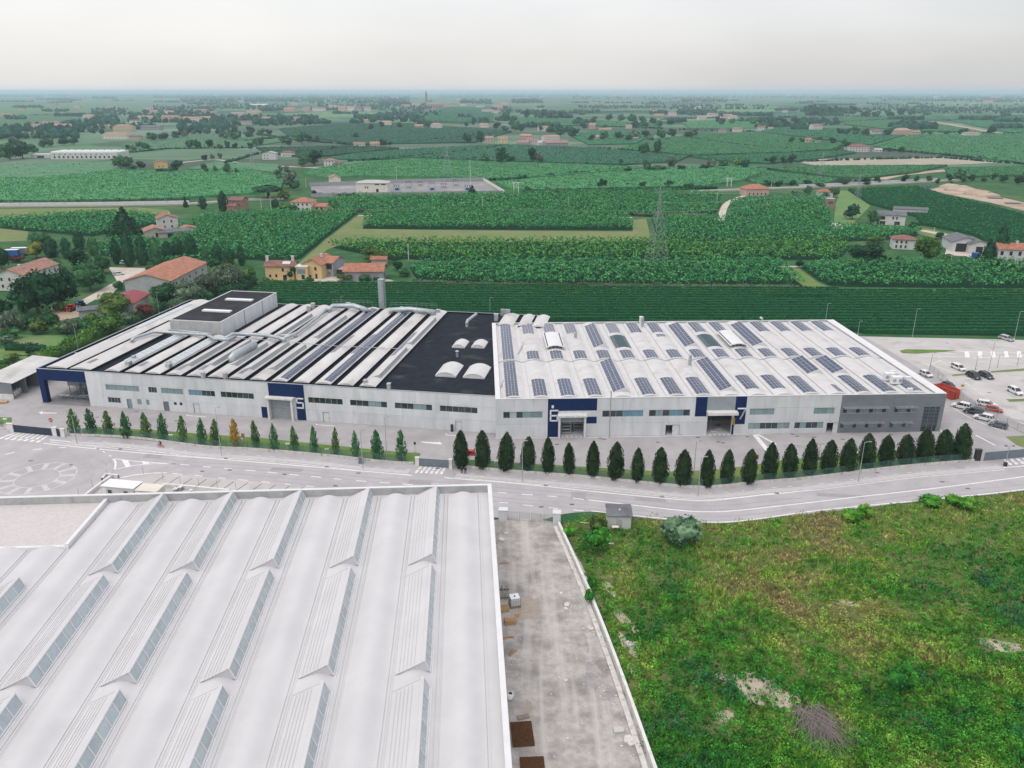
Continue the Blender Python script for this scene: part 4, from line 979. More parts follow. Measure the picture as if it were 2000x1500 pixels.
rect_with_holes(wall, 0, uoff, 0, H6-.03, all6, v=.06, depth=.28); rect_with_holes(wall, uoff, W6, 0, H6-.03, ho+[cg], v=.06, depth=.28)
wall.face([(W6,.06,0),(W6,D6,0),(W6,D6,H6-.03),(W6,.06,H6-.03)]); wall.face([(0,.06,0),(0,.06,H6-.03),(0,D6,H6-.03),(0,D6,0)]); wall.face([(0,D6,0),(0,D6,H6-.03),(W6,D6,H6-.03),(W6,D6,0)])
wall.build('wall', M['concrete'], b6)
mb = MB(); mb.box(.3, W6-.3, .35, D6-.3, -.02, .03); mb.build('hall_floor', M['concrete'], b6)
mb = MB(); mb.box(.3, uoff, 16, 16.2, .03, H6-.6); mb.build('inner_wall', M['grey_wall'], b6)
cuts = [0]+[uoff*i/8 for i in range(1, 9)]
for i in range(8):
 zc = [0, 3.3, 6.6, H6-.06]
 for j in range(3):
  mb = MB(); rect_with_holes(mb, cuts[i]+.025, cuts[i+1]-.025, zc[j]+.025, zc[j+1]-.025, all6, v=0, depth=.06, edge=.06); mb.build('wall_panel', M['concrete'], b6)
for j in range(16):          # horizontal grey boards of the office end
 for a, b in ((uoff+.02, uoff+(W6-uoff)*.5-.02), (uoff+(W6-uoff)*.5+.02, W6)):
  z0_, z1_ = (H6-.06)*j/16+.015, (H6-.06)*(j+1)/16-.015
  mb = MB(); rect_with_holes(mb, a, b, z0_, z1_, ho+[cg], v=0, depth=.06, edge=.06); mb.build('cladding_board', M['grey_cladding'], b6)
for j in range(16):
 z0_, z1_ = (H6-.06)*j/16+.015, (H6-.06)*(j+1)/16-.015
 mb = MB(); mb.box(W6+.002, W6+.06, 0, 16, z0_, z1_); mb.build('cladding_board', M['grey_cladding'], b6)
for r, (x0, x1, lv, n, g, od) in zip(h6, win6): window(b6, *r, n, g, odd=od)
for r, (x0, x1, lv, n) in zip(ho, wo):
 w_ = window(b6, *r, n, 'glass_curtain', v=.18, odd={i: 'glass_dark' for i in range(0, n, 3)})
 mb = MB();
 for i in range(5): mb.box(r[0]-.2, r[1]+.2, -.25-.22*i, -.12-.22*i, r[3]+.35-.05*i, r[3]+.39-.05*i)
 k = max(2, int((r[1]-r[0])/2.2))
 for i in range(k+1):
  x = r[0]+(r[1]-r[0])*i/k; mb.box(x-.03, x+.03, -1.3, 0, r[3]+.12, r[3]+.2)
 mb.build('sun_louvre', M['galv'], b6)
mb = MB(); mb.box(cg[0], cg[1], .2, .24, .02, cg[3]); gz = mb.build('corner_glazing', M['glass_dark'], b6)
for j in range(13):
 z_ = 1.6+.36*j; m_ = MB(); m_.box(cg[0]+.03, cg[1]-.03, .0, .12, z_, z_+.09); m_.build('louvre', M['gate_grey'], gz)
for x in (cg[0]+1.4, cg[0]+2.8):
 m_ = MB(); m_.box(x, x+.06, .12, .2, 0, 6.3); m_.build('mullion', M['frame_grey'], gz)
for r in (d6, d7):
 c = (r[0]+r[1])/2
 mb = MB(); mb.box(c, r[1], .12, .17, .02, r[3]); d = mb.build('door', M['door_white'], b6)
 mb = MB(); mb.box(c+.1, c+.2, .07, .12, 1.0, 1.15); mb.build('handle', M['dark_paint'], d)
 f = MB(); f.box(r[0]-.07, r[0], -.02, .1, 0, r[3]); f.box(r[1], r[1]+.07, -.02, .1, 0, r[3]); f.box(r[0]-.07, r[1]+.07, -.02, .1, r[3], r[3]+.07); f.build('door_frame', M['steel'], b6)
n6 = rect6(1070.4, 1166.3, 779, 800)
mb = MB(); mb.box(n6[0], n6[1], -.03, -.004, 6.55, H6-.06); mb.box(n6[0], g6[0]-.45, -.03, -.004, .05, 6.545); x0, _ = F6.wall(1145, 815); x1, _ = F6.wall(1165.5, 815); mb.box(x0, x1, -.03, -.004, 3.3, 5.0)
mb.build('painted_panel', M['navy'], b6)
mb = MB(); mb.box(g6[0]-.45, g6[0], -1.0, 0, 0, 5.4); mb.box(g6[1], g6[1]+.45, -1.0, 0, 0, 5.4); mb.box(g6[0]-.6, g6[1]+.6, -1.4, 0, 5.4, 5.85); mb.build('gate_hood', M['concrete_white'], b6)
mb = MB()
for k in range(3): mb.box(g6[0], g6[1], .12, .17, 3.6+.6*k, 4.17+.6*k)
mb.build('sectional_door', M['door_grey'], b6)
ub, zb_ = F6.wall(1073, 823); strokes(DIG['6'], .36, ub+.25, zb_+.15, 1.6, 2.55, -.03, 'number_sign', M['sign_white'], b6, 'large white number 6 on navy paint')
ub, zb_ = F6.wall(1079, 794); mb = MB(); mb.box(ub-.2, ub+.3, -.3, -.03, zb_-.3, zb_+.3); mb.build('wall_lamp', M['sign_white'], b6)
n7a = rect6(1360, 1382, 776, 811); n7b = rect6(1434, 1457, 775, 828)
mb = MB(); mb.box(n7a[0], g7[0]-.35, -.03, -.004, 4.7, H6-.06); mb.box(g7[1]+.5, n7b[1], -.03, -.004, 2.6, H6-.06); mb.box(g7[1]+.15, g7[1]+.6, -.1, -.031, .05, 2.6); mb.build('painted_panel', M['navy'], b6)
mb = MB(); mb.box(g7[0]-.3, g7[1]+.45, -.03, -.004, 6.2, H6-.1); mb.build('gate_panel', M['door_grey'], b6)
mb = MB(); mb.box(g7[0]-.4, g7[1]+.9, -1.7, 0, 5.5, 6.15); mb.build('gate_hood', M['concrete_white'], b6)
ub, zb_ = F6.wall(1441, 818); strokes(DIG['7'], .36, ub-.1, zb_-.1, 1.75, 2.7, -.03, 'number_sign', M['sign_white'], b6, 'large white number 7 on navy paint')
mb = MB(); mb.box(g7[1]+.7, g7[1]+.75, -.05, -.004, 2, 3.5); mb.box(g7[1]+.2, g7[1]+.7, -.25, -.1, 2.6, 4.2); mb.build('gate_light', M['leaf_gold'], b6)
zd6 = H6-.45
mb = MB(); mb.prism([(.2,.25),(W6-.2,.25),(W6-.2,D6-.2),(.2,D6-.2)], zd6-.3, zd6, bottom=True); mb.build('roof', M['gutter_white'], b6)
mb = MB(); t = .3
mb.box(-.05, W6+.05, -.06, t, H6-.02, H6+.1); mb.box(-.05, 1.1, t, D6-t, H6-.2, H6+.08); mb.box(-.05, W6+.05, D6-t, D6+.05, H6-.02, H6+.1); mb.box(W6-2.2, W6+.05, t, D6-t, H6-.2, H6+.08)
mb.build('coping', M['white_metal'], b6)
p6, c60, w6, RI6, U6 = 6.33, 4.3, 4.7, .52, .16
z6 = zd6+U6
def hood6(uc, v0, v1, nx=4, ny=None):
 ny = ny or max(4, int((v1-v0)/1.75))
 x0, x1, x2 = uc-2.2, uc-.1, uc+2.25
 zb0, zt0, zr0 = z6+.1, z6+1.35, z6+.1
 mb = MB()
 a, b, c, d = (x0,v0,zb0), (x1+1.1,v0,zt0), (x1+1.1,v1,zt0), (x0,v1,zb0)
 mb.face([a, b, c, d], 0)
 mb.face([(x1+1.1,v0,zt0),(x2,v0,zr0),(x2,v1,zr0),(x1+1.1,v1,zt0)], 0)
 mb.face([(x0,v0,zb0),(x2,v0,zr0),(x1+1.1,v0,zt0)], 0); mb.face([(x0,v1,zb0),(x1+1.1,v1,zt0),(x2,v1,zr0)], 0)
 o = mb.build('rooflight_hood', M['polycarb'], b6)
 L = lambda s, y: (x0+(x1+1.1-x0)*s, y, zb0+(zt0-zb0)*s)
 solar_plane(o, L(.08, v0+.3), L(.97, v0+.3), L(.97, v1-.3), L(.08, v1-.3), 3, ny, 'solar')
def dark_cover(uc, v0, v1):
 mb = MB(); pr = arch_pts(w6-.2, RI6, z6+.06, 8)
 for i in range(8): mb.face([(uc+pr[i][0],v0,pr[i][1]),(uc+pr[i+1][0],v0,pr[i+1][1]),(uc+pr[i+1][0],v1,pr[i+1][1]),(uc+pr[i][0],v1,pr[i][1])])
 for y, f in ((v0, 1), (v1, -1)): mb.face([(uc+p[0], y, p[1]) for p in pr][::f])
 mb.build('vault_cover', M['teal_cover'], b6)
def raised_cover(uc, v0, v1):
 mb = MB(); w_ = w6+.2; zz_ = z6+1.0; pr = arch_pts(w_, .55, zz_, 8)
 for i in range(8): mb.face([(uc+pr[i][0],v0,pr[i][1]),(uc+pr[i+1][0],v0,pr[i+1][1]),(uc+pr[i+1][0],v1,pr[i+1][1]),(uc+pr[i][0],v1,pr[i][1])])
 for s in (-1, 1): mb.box(uc+s*w_/2-.08, uc+s*w_/2+.08, v0, v1, zz_-.15, zz_+.05)
 pr2 = [(p[0]*.94, p[1]-.22) for p in pr]
 mb.face([(uc+p[0],v0,p[1]) for p in pr]+[(uc+p[0],v0,p[1]) for p in reversed(pr2)])
 o = mb.build('raised_cover', M['white_metal'], b6)
 for i in range(5):
  x = uc-w_*.42+w_*.84*i/4; m_ = MB(); m_.box(x-.05, x+.05, v0+.1, v0+.2, z6, zz_+.2); m_.build('prop', M['frame_grey'], o)
 m_ = MB(); m_.box(uc-w_*.45, uc+w_*.45, v0+.5, v1-.2, z6+.6, z6+1.2); m_.build('shade_block', M['inside_shade'], o)  # solid block, its dark colour stands for shade under the cover
for k in range(16):
 uc = c60+p6*k
 for a, b in ((1.0, 27.4), (28.4, D6-1.0)):
  vault(b6, uc, w6, a, b, zd6, U6, RI6, 'vault_white', ribs=True, mside='gutter_white')
 fl = k in (0,)
 if k == 0:
  solar_on_arch(b6, uc, w6, RI6, z6, -1.9, 1.1, 1.6, 27, 4, 14); solar_on_arch(b6, uc, w6, RI6, z6, -1.9, 1.1, 28.8, D6-1.6, 4, 20); continue
 xa, xb = -1.75, 1.45
 if k in (4, 8): hood6(uc, 3.6, 26.6); hood6(uc, 38.5, 60.5)
 elif k == 11: hood6(uc, 38.5, 60.5)
 elif k in (12, 13): hood6(uc, 15.0, 27.0)
 if k not in (4, 8):
  f0, f1, ny = (1.7, 13.0, 6) if k not in (9, 10) else (4.5, 14.0, 5)
  if k == 12: f0, f1, ny = 1.8, 6.5, 3
  solar_on_arch(b6, uc, w6, RI6, z6, xa if k != 12 else .2, xb, f0, f1, 4 if k != 12 else 2, ny)
 solar_on_arch(b6, uc, w6, RI6, z6, xa, xb, 28.9, 35.6, 4, 4)
 if k not in (4, 8, 11):
  solar_on_arch(b6, uc, w6, RI6, z6, xa, xb, 52.5, 62.8, 4, 7, 'solar' if k > 5 else 'solar_dim')
 if k in (5, 9): dark_cover(uc, 38.3, 50.0)
 if k in (2, 10): raised_cover(uc, 37.3, 50.5)
 if k == 7: solar_on_arch(b6, uc, w6, RI6, z6, -1.4, 1.2, 48, 50.5, 3, 1, 'solar_dim')
mb = MB(); mb.box(1.2, W6-2.3, 27.7, 28.1, zd6, zd6+.12); mb.build('roof_joint', M['galv'], b6)
for px, py, h in ((1347,713,2.0),(1254.5,637,2.2),(1124,662,1.3)):
 cyl_part(F6, b6, 'roof_vent', px, py, zd6+.3, h+.6, .42, 'galv', px > 1300)
for px, py, s in ((1736,738,1.5),(1750,745,1.5),(1741,729,.8),(1773,741,.8),(1777,763,.7)):
 u_, v_ = F6.uv(px, py, zd6+.9); mb = MB(); mb.box(u_-s*.8, u_+s*.8, v_-s*.45, v_+s*.45, zd6+.5, zd6+.9+s*.9); q = mb.build('air_unit', M['pvc_white'], b6)
 if s > 1:
  for dx in (-.5, .5):
   m_ = MB(); m_.tube([(u_+dx*s, v_-s*.45-.02, zd6+.9+s*.3), (u_+dx*s, v_-s*.45-.05, zd6+.9+s*.3)], s*.3, 10); m_.build('fan_grille', M['frame_grey'], q)
u_, v_ = F6.uv(1254.5, 637, zd6); mb = MB(); mb.box(u_-.5, u_+.5, D6-1.6, D6-.6, zd6, zd6+2.4); mb.build('vent_box', M['pvc_white'], b6)
u_, v_ = F6.uv(1480, 624, zd6); mb = MB(); mb.tube([(u_, D6-1, zd6), (u_, D6-1, zd6+1.4), (u_-.7, D6-1.3, zd6+1.8)], .3, 8); mb.build('roof_vent', M['white_metal'], b6)
mb = MB(); x, _ = F6.wall(1189.7, 830); mb.bar((x, -.9, 0), (x, -.9, 11.6), .16); mb.bar((x, -.9, 4), (x, 0, 4), .08); mb.bar((x, -.9, 8), (x, 0, 8), .08); mb.build('mast', M['steel'], b6)
# === white hall in front (we look down on its roof)
FH = Frame(-3.75, 128.3, 3.3); HH = 10.4
WH, DH = 100.0, 92.0              # u runs to -WH (left), v to -DH (towards the camera)
bh = thing('white_hall', 'large white vaulted roof with sawtooth skylight hoods, nearest building', 'factory', FH.o, FH.a)
mb = MB(); mb.box(-WH, -.35, -DH, -.35, 0, HH-1.6); mb.build('wall', M['concrete_white'], bh)
zr = HH-1.45
mb = MB(); mb.box(-WH, -.4, -DH, -.4, zr-.15, zr); mb.build('roof', M['roof_white'], bh)
mb = MB(); mb.box(-WH, 0, -.38, 0, 0, HH-.1); mb.build('parapet', M['concrete_white'], bh)
nseg = 36
for i in range(nseg):
 m_ = MB(); a, b = -WH+(WH-.4)*i/nseg+.02, -WH+(WH-.4)*(i+1)/nseg-.02; m_.box(a, b, -.44, -.385, zr, HH-.12); m_.build('parapet_panel', M['glass_sky'] if False else M['grey_roof'], bh)
mb = MB(); mb.box(-WH, .06, -.5, .06, HH-.1, HH+.04); mb.build('coping', M['white_metal'], bh)
mb = MB(); mb.box(-.36, 0, -DH, -.39, 0, HH-.12); mb.build('parapet', M['concrete_white'], bh)
mb = MB(); mb.box(-.62, .08, -DH, -.5, HH-.11, HH+.03); mb.build('coping', M['white_metal'], bh)
pH, wH, RH = 5.85, 5.2, .72
cH = -5.0
def vaultH(uc, v0, v1):
 mb = MB(); n = 18; w_ = wH
 prof = [(-w_/2+w_*i/n, zr+.06+RH*.5*(1-math.cos(2*math.pi*i/n))**.85*1.1) for i in range(n+1)]
 for i in range(n):
  a, b = prof[i], prof[i+1]
  mb.face([(uc+a[0],v0,a[1]),(uc+b[0],v0,b[1]),(uc+b[0],v1,b[1]),(uc+a[0],v1,a[1])])
 mb.face([(uc-w_/2,v1,zr)]+[(uc+p[0],v1,p[1]) for p in prof]+[(uc+w_/2,v1,zr)]); mb.face([(uc-w_/2,v0,zr)]+[(uc+p[0],v0,p[1]) for p in prof]+[(uc+w_/2,v0,zr)])
 for s in (-1, 1): mb.box(uc+s*w_/2-.06, uc+s*w_/2+.06, v0, v1, zr, zr+.085)
 o = mb.build('roof_vault', M['roof_white'], bh);
 me = o.data; me.polygons.foreach_set('use_smooth', [len(p.vertices) == 4 and abs(p.normal.z) > .2 for p in me.polygons]);
 return prof
PROFH = None
LEFT_V = -15.5
kmax = 17
for k in range(kmax):
 uc = cH-pH*k
 v1 = -1.3
 if k >= 11: v1 = LEFT_V
 PROFH = vaultH(uc, -DH+1, v1)
 for dx in (.0,):
  m_ = MB(); m_.box(uc+pH/2+dx, uc+pH/2+dx+.07, -DH+1, v1-.5, zr, zr+.06); m_.build('gutter_seam', M['gutter_white'], bh)
def zH(x):
 n = 18; i = int(min(max((x+wH/2)/wH*n, 0), n-1e-6)); a, b = PROFH[i], PROFH[i+1]; return a[1]+(b[1]-a[1])*(x-a[0])/(b[0]-a[0])
def hoodH(uc, v0, v1):
 x0, x1, x2 = -2.4, 1.2, 1.82
 zl, zt, zg = zH(x0)+.03, zr+1.95, zH(x2)+.12
 mb = MB()
 mb.face([(uc+x0,v0,zl),(uc+x1,v0,zt),(uc+x1,v1,zt),(uc+x0,v1,zl)])
 for (y, f) in ((v0, 1), (v1, -1)):
  pts = [(uc+x0,y,zl)]+[(uc+x,y,zH(x)-.02) for x in (-1.4,-.6,.2,1.0)]+[(uc+x2,y,zg),(uc+x1,y,zt)]
  mb.face(pts if f > 0 else pts[::-1])
 for i in range(5):
  t = .12+.13*i
  p, q = x0+(x1-x0)*t, zl+(zt-zl)*t
  mb.box(uc+p-.035, uc+p+.035, v0+.1, v1-.4-.0*i, q-.02, q+.075)
 mb.box(uc+x1-.28, uc+x1+.1, v0-.12, v1+.12, zt-.06, zt+.08)
 for y in (v0-.1, v1-.1):
  mb.bar((uc+x0,y+.1,zl+.04), (uc+x1,y+.1,zt+.03), .2, .08)
 o = mb.build('skylight_hood', M['white_metal'] if False else M['roof_white'], bh)
 n = 10
 fr = MB(); e = lambda s, y, k=0: (uc+x1+.08+(x2-x1)*s+k, y, zt-.02+(zg-zt)*s+k)
 for j in range(n+1):
  y = v0+(v1-v0)*j/n; fr.bar(e(0,y), e(1,y), .14, .10)
 fr.bar(e(0,v0), e(0,v1), .1); fr.bar(e(1,v0), e(1,v1), .14)
 f_ = fr.build('glazing_bar', M['white_metal'], o)
 for j in range(n):
  a, b = v0+(v1-v0)*j/n+.07, v0+(v1-v0)*(j+1)/n-.07
  p = MB(); p.face([e(0,a,-.02),e(1,a,-.02),e(1,b,-.02),e(0,b,-.02)]); p.build('pane', M['glass_sky'], o)
 m_ = MB(); m_.box(uc+x2+.05, uc+x2+.35, v0-.2, v1+.2, zH(x2+.3)-.05, zH(x2+.3)+.06); m_.build('flashing', M['white_metal'], o)
for k in range(1, kmax, 2):
 uc = cH-pH*k
 for (a, b) in ((-23.3, -1.4), (-47.5, -26.2), (-71.8, -50.4), (-90.5, -74.8)):
  if k >= 11 and a > -25: continue
  hoodH(uc, a, b)
mb = MB(); mb.box(-WH+.4, -66.6, LEFT_V+.6, -.5, zr, zr+.06); mb.build('gravel_roof', M['roof_gravel'], bh)
mb = MB(); mb.box(-66.9, -66.3, LEFT_V, -.5, zr, zr+.85); mb.build('coping', M['white_metal'], bh)
mb = MB(); mb.box(-WH, -66.3, LEFT_V-.1, LEFT_V+.5, zr, zr+.5); mb.build('coping', M['white_metal'], bh)
# === vineyards and fields
RNG = np.random.default_rng(11)
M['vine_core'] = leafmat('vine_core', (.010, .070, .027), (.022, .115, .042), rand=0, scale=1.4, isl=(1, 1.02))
M['vine_tips'] = leafmat('vine_tips', (.014, .085, .034), (.085, .20, .055), rand=0, scale=.5)
def pip(pts, poly):
 x, y = pts[:, 0], pts[:, 1]; ins = np.zeros(len(pts), bool); n = len(poly)
 for i in range(n):
  x0, y0 = poly[i]; x1, y1 = poly[(i+1) % n]
  c = (y0 > y) != (y1 > y)
  with np.errstate(divide='ignore', invalid='ignore'):
   xi = (x1-x0)*(y-y0)/((y1-y0) if y1 != y0 else 1e-9)+x0
  ins ^= c & (x < xi)
 return ins
def world_poly(px): return [(P(*q).x, P(*q).y) for q in px]
def vine_block(name, px, m, lab, spacing=2.6, ang=0.0, dens=9.0, size=.5, height=2.1, width=.9, side=.5, wob=.25, mound=0.0, floor='shaded_vine_floor', core=None):
 """rows of vines: leaf clumps strewn along each row inside the block"""
 poly = world_poly(px); a = R(ang); c, s = math.cos(a), math.sin(a)
 rot = [(x*c+y*s, -x*s+y*c) for x, y in poly]
 x0, x1 = min(p[0] for p in rot), max(p[0] for p in rot); y0, y1 = min(p[1] for p in rot), max(p[1] for p in rot)
 rows = np.arange(y0+spacing*.5, y1, spacing)
 L = x1-x0; n = int(L*dens)
 V = []
 for r_ in rows:
  x = RNG.uniform(x0, x1, n); t = RNG.uniform(0, 1, n)
  lump = .75+.25*np.sin(x*.9+RNG.uniform(0, 6))+.25*np.sin(x*2.3+RNG.uniform(0, 6))
  z = height*(1-t**2.2*(.5 if mound >= 1 else .85))*(.82+.18*lump)
  y = r_+RNG.normal(0, width*.33, n)*(.6+.6*lump)+wob*np.sin(x*.35+r_)
  V.append(np.stack([x, y, z], 1))
 p = np.concatenate(V)
 w_ = np.stack([p[:, 0]*c-p[:, 1]*s, p[:, 0]*s+p[:, 1]*c, p[:, 2]], 1)
 w_ = w_[pip(w_, poly)]
 if mound:                              # uneven growth: humps a few metres across, thin places between
  q = np.zeros(len(w_)); g_ = np.random.default_rng(len(lab))
  for i in range(7):
   b = g_.uniform(0, 6.28); f = g_.uniform(.9, 2.3); q += np.sin((w_[:, 0]*math.cos(b)+w_[:, 1]*.8*math.sin(b))*f+g_.uniform(0, 6.28))
  q /= 7**.5*.72; w_[:, 2] *= 1+.42*mound*np.clip(q, -1.2, 1.4); w_ = w_[q+RNG.normal(0, .25, len(w_)) > -.75/mound]
 keep = (np.abs(w_[:, 0]) < w_[:, 1]*.66+30); w_ = w_[keep]
 yy_ = -w_[:, 0]*s+w_[:, 1]*c; off = (yy_-y0) % spacing-spacing*.5
 up_ = (w_[:, 2]/height-.62)*2.4
 nr = np.stack([RNG.normal(0, .25, len(w_)), np.sign(off-.0)*.35*np.abs(off)/width+RNG.normal(-.25, .3, len(w_)), up_+.12], 1)
 LV, LF = leaves(RNG, w_, nr, size, .38)
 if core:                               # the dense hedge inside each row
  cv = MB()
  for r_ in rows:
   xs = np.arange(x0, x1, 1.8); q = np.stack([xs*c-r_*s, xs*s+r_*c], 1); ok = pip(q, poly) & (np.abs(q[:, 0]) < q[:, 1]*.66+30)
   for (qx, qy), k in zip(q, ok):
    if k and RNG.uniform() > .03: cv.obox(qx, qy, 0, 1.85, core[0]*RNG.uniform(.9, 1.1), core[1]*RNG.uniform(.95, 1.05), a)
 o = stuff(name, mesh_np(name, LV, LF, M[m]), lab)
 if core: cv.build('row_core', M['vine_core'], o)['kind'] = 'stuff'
 if floor: sheet('vineyard_floor', poly, -.02+.001*(len(bpy.data.meshes) % 9), M[floor], 'ground between vine rows, coloured dark for their shade')
 return len(LF)
T = 0
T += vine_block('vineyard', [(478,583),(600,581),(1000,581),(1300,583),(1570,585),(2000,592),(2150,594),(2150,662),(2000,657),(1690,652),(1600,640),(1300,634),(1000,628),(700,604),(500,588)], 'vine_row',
 'straight dark green vine rows directly behind the factory roofs', 3.9, -.4, 15.0, .36, 1.75, .34, wob=.03, core=(.8, 1.35))
T += vine_block('vineyard', [(480,562),(520,553),(700,553),(820,556),(1000,560),(1300,565),(1570,566),(2000,570),(2150,572),(2150,593),(2000,591),(1570,584),(1300,582),(1000,580),(600,580),(484,581)], 'vine_tips',
 'yellow tipped straight vine rows just beyond the dark ones', 3.9, -.4, 15.0, .38, 1.85, .36, wob=.03, core=(.8, 1.4))
T += vine_block('vineyard', [(800,522),(860,514),(1270,512),(1520,512),(1550,534),(1572,560),(1300,560),(980,556),(818,550),(806,535)], 'vine_bush', 'bushy pergola vines behind the straight rows, in front of the pylon', 3.1, 12, 8.5, .80, 2.7, 1.35, wob=.7, mound=1.0)
T += vine_block('vineyard', [(1562,522),(1640,515),(2000,515),(2150,516),(2150,567),(2000,564),(1625,560),(1598,548)], 'vine_bush', 'bushy pergola vines at the right, in front of the farm with the blue tank', 3.1, 20, 8.5, .80, 2.7, 1.35, wob=.8, mound=1.0)
T += vine_block('vineyard', [(640,478),(700,472),(1000,473),(1285,471),(1430,474),(1640,474),(1660,484),(1640,508),(1275,508),(860,510),(790,506),(770,510),(650,484)], 'vine_olive', 'yellowish green vine block behind the farmstead barn', 3.2, 6, 7.5, .85, 2.7, 1.4, wob=.7, mound=1.0)
T += vine_block('vineyard', [(1272,428),(1330,425),(1420,428),(1600,440),(1640,442),(1690,446),(1800,452),(1790,462),(1740,468),(1660,472),(1430,472),(1285,470)], 'vine_bush', 'dark vine block right of the pylon', 3.2, 4, 7.0, .85, 2.6, 1.4, wob=.6, mound=1.0)
T += vine_block('vineyard', [(712,419),(900,416),(1100,418),(1222,418),(1237,447),(1232,450),(1000,449),(708,447)], 'vine_bush', 'isolated hedge-like vine block beside the olive grass lane', 3.0, 0, 7.5, .85, 3.0, 1.4, wob=.4, mound=1.0)
T += vine_block('vineyard', [(350,446),(400,422),(520,415),(700,416),(640,462),(588,505),(560,512),(400,502),(330,486),(340,465)], 'vine_bush', 'vine block left of the olive lane, behind the yellow farmhouse', 3.1, 28, 7.5, .85, 2.6, 1.4, wob=.8, mound=1.0)
T += vine_block('vineyard', [(640,392),(700,385),(980,381),(1100,378),(1300,374),(1410,380),(1408,400),(1396,420),(1270,424),(1235,422),(1220,416),(1000,414),(720,416),(655,412)], 'vine_bush', 'long vine block below the grey substation wall', 3.4, 8, 5.5, 1.0, 2.6, 1.7, wob=.8, mound=1.0)
T += vine_block('vineyard', [(1428,392),(1480,388),(1610,386),(1622,412),(1625,440),(1500,432),(1420,428)], 'vine_bush', 'vine block between the curved lane and the wooden tower', 3.3, 10, 5.5, 1.0, 2.6, 1.6, wob=.6, mound=1.0)
T += vine_block('vineyard', [(1655,372),(1720,368),(1790,366),(1850,384),(1920,400),(2010,425),(2100,440),(2100,500),(2000,492),(1935,478),(1900,460),(1800,440),(1790,425),(1700,400)], 'vine_row', 'straight vine rows right of the white farmhouse', 5.2, -14, 4.0, .85, 2.0, .9, wob=.2, mound=.4, core=(1.0, 1.6))
T += vine_block('vineyard', [(0,430),(120,420),(240,414),(290,420),(330,430),(310,440),(235,452),(180,462),(60,452),(0,446)], 'vine_bush', 'vine block behind the row of dark poplars on the left', 3.3, 14, 5.5, 1.0, 2.5, 1.6, wob=.6, mound=1.0)
T += vine_block('vineyard', [(190,478),(240,465),(300,470),(340,486),(400,503),(440,510),(400,520),(300,512),(200,500)], 'vine_bush', 'vine patch behind the long barn with the orange roof', 3.1, 20, 3.6, 1.0, 2.4, 1.5, wob=.6)
def canopy(px, lab, m='vine_far', dens=.35, size=1.7, h=2.0, base=None, z=None, jit=.5, ang=None):
 """far vineyard: a closed low canopy with clumps standing out of it"""
 global T
 poly = world_poly(px)
 xs, ys = [p[0] for p in poly], [p[1] for p in poly]
 ar = abs(sum(xs[i]*ys[(i+1) % len(xs)]-xs[(i+1) % len(xs)]*ys[i] for i in range(len(xs))))/2
 n = int(min(ar*dens, 70000)*((max(xs)-min(xs))*(max(ys)-min(ys))/max(ar, 1)))
 p = np.stack([RNG.uniform(min(xs), max(xs), n), RNG.uniform(min(ys), max(ys), n), h+RNG.normal(0, .35, n)], 1)
 p = p[pip(p, poly)]
 nr = np.stack([RNG.normal(0, .4, len(p)), RNG.normal(-.2, .4, len(p)), np.ones(len(p))], 1)
 LV, LF = leaves(RNG, p, nr, size*(1+.0), .35)
 mb = MB(); mb.prism(poly, -.05, h-.1)
 b = np.array(mb.v); o = stuff('vineyard', mesh_np('vineyard', LV, LF, M[m]), lab)
 sl = mb.build('canopy_base', M[base or m], o)
 T += len(LF)
 return o
M['dusty_green'] = leafmat('dusty_green', (.062, .155, .082), (.088, .19, .10), rand=0, scale=.05)
M['teal_green'] = leafmat('teal_green', (.014, .068, .036), (.028, .092, .05), rand=0, scale=.08)
M['light_vine'] = leafmat('light_vine', (.030, .125, .050), (.062, .19, .075), rand=0, scale=.10)
M['pale_field'] = leafmat('pale_field', (.085, .185, .09), (.13, .215, .105), rand=0, scale=.03)
canopy([(0,350),(60,350),(125,346),(232,334),(345,337),(470,332),(556,348),(548,372),(485,381),(330,391),(180,394),(0,396),(-80,396),(-80,352)], 'broad bright vineyard left, beyond the railway line', 'light_vine', .75, 1.05)
canopy([(-80,326),(0,322),(100,319),(226,317),(232,333),(125,345),(60,349),(-80,350)], 'smooth dusty green field in front of the white works', 'dusty_green', .02, 1.5, h=1.0)
canopy([(365,331),(420,317),(548,322),(562,341),(480,331)], 'smooth dusty green field behind the small round trees', 'dusty_green', .02, 1.5, h=1.0)
canopy([(590,340),(640,328),(720,318),(800,312),(1010,320),(1200,326),(1262,330),(1100,345),(960,352),(945,350),(700,346),(640,350)], 'bright vineyard behind the substation', 'light_vine', .6, 1.15)
canopy([(634,311),(700,301),(780,294),(980,284),(1160,291),(1345,306),(1325,316),(1220,323),(1010,317),(800,310),(700,314)], 'smooth dark teal vineyard in the middle distance', 'teal_green', .2, 1.3)
canopy([(968,358),(1100,347),(1262,332),(1450,324),(1500,330),(1480,350),(1372,366),(1200,370),(1020,374),(992,370)], 'bright vineyard behind the line of pale bushes', 'light_vine', .6, 1.15)
canopy([(1205,292),(1290,271),(1400,262),(1480,259),(1690,288),(1545,299),(1345,304)], 'light green vineyard right of centre, with a lone round tree', 'light_vine', .25, 1.5)
canopy([(1350,308),(1545,301),(1650,296),(1672,300),(1600,311),(1500,321),(1430,318)], 'narrow mid green vineyard behind the hedge of round trees', 'vine_far', .3, 1.4)
sheet('bare_vineyard', world_poly([(1562,318),(1600,311),(1840,308),(1955,318),(1870,322),(1600,325)]), .25, mat('bare_rows', (.30, .27, .205), (.37, .34, .27), .04, 6, .95, stretch=(1, .15, 1)), 'pale field of young vines between posts')
canopy([(1482,330),(1562,327),(1850,325),(1790,338),(1690,350),(1640,349)], 'vineyard in front of the pale field of young vines', 'light_vine', .6, 1.15)
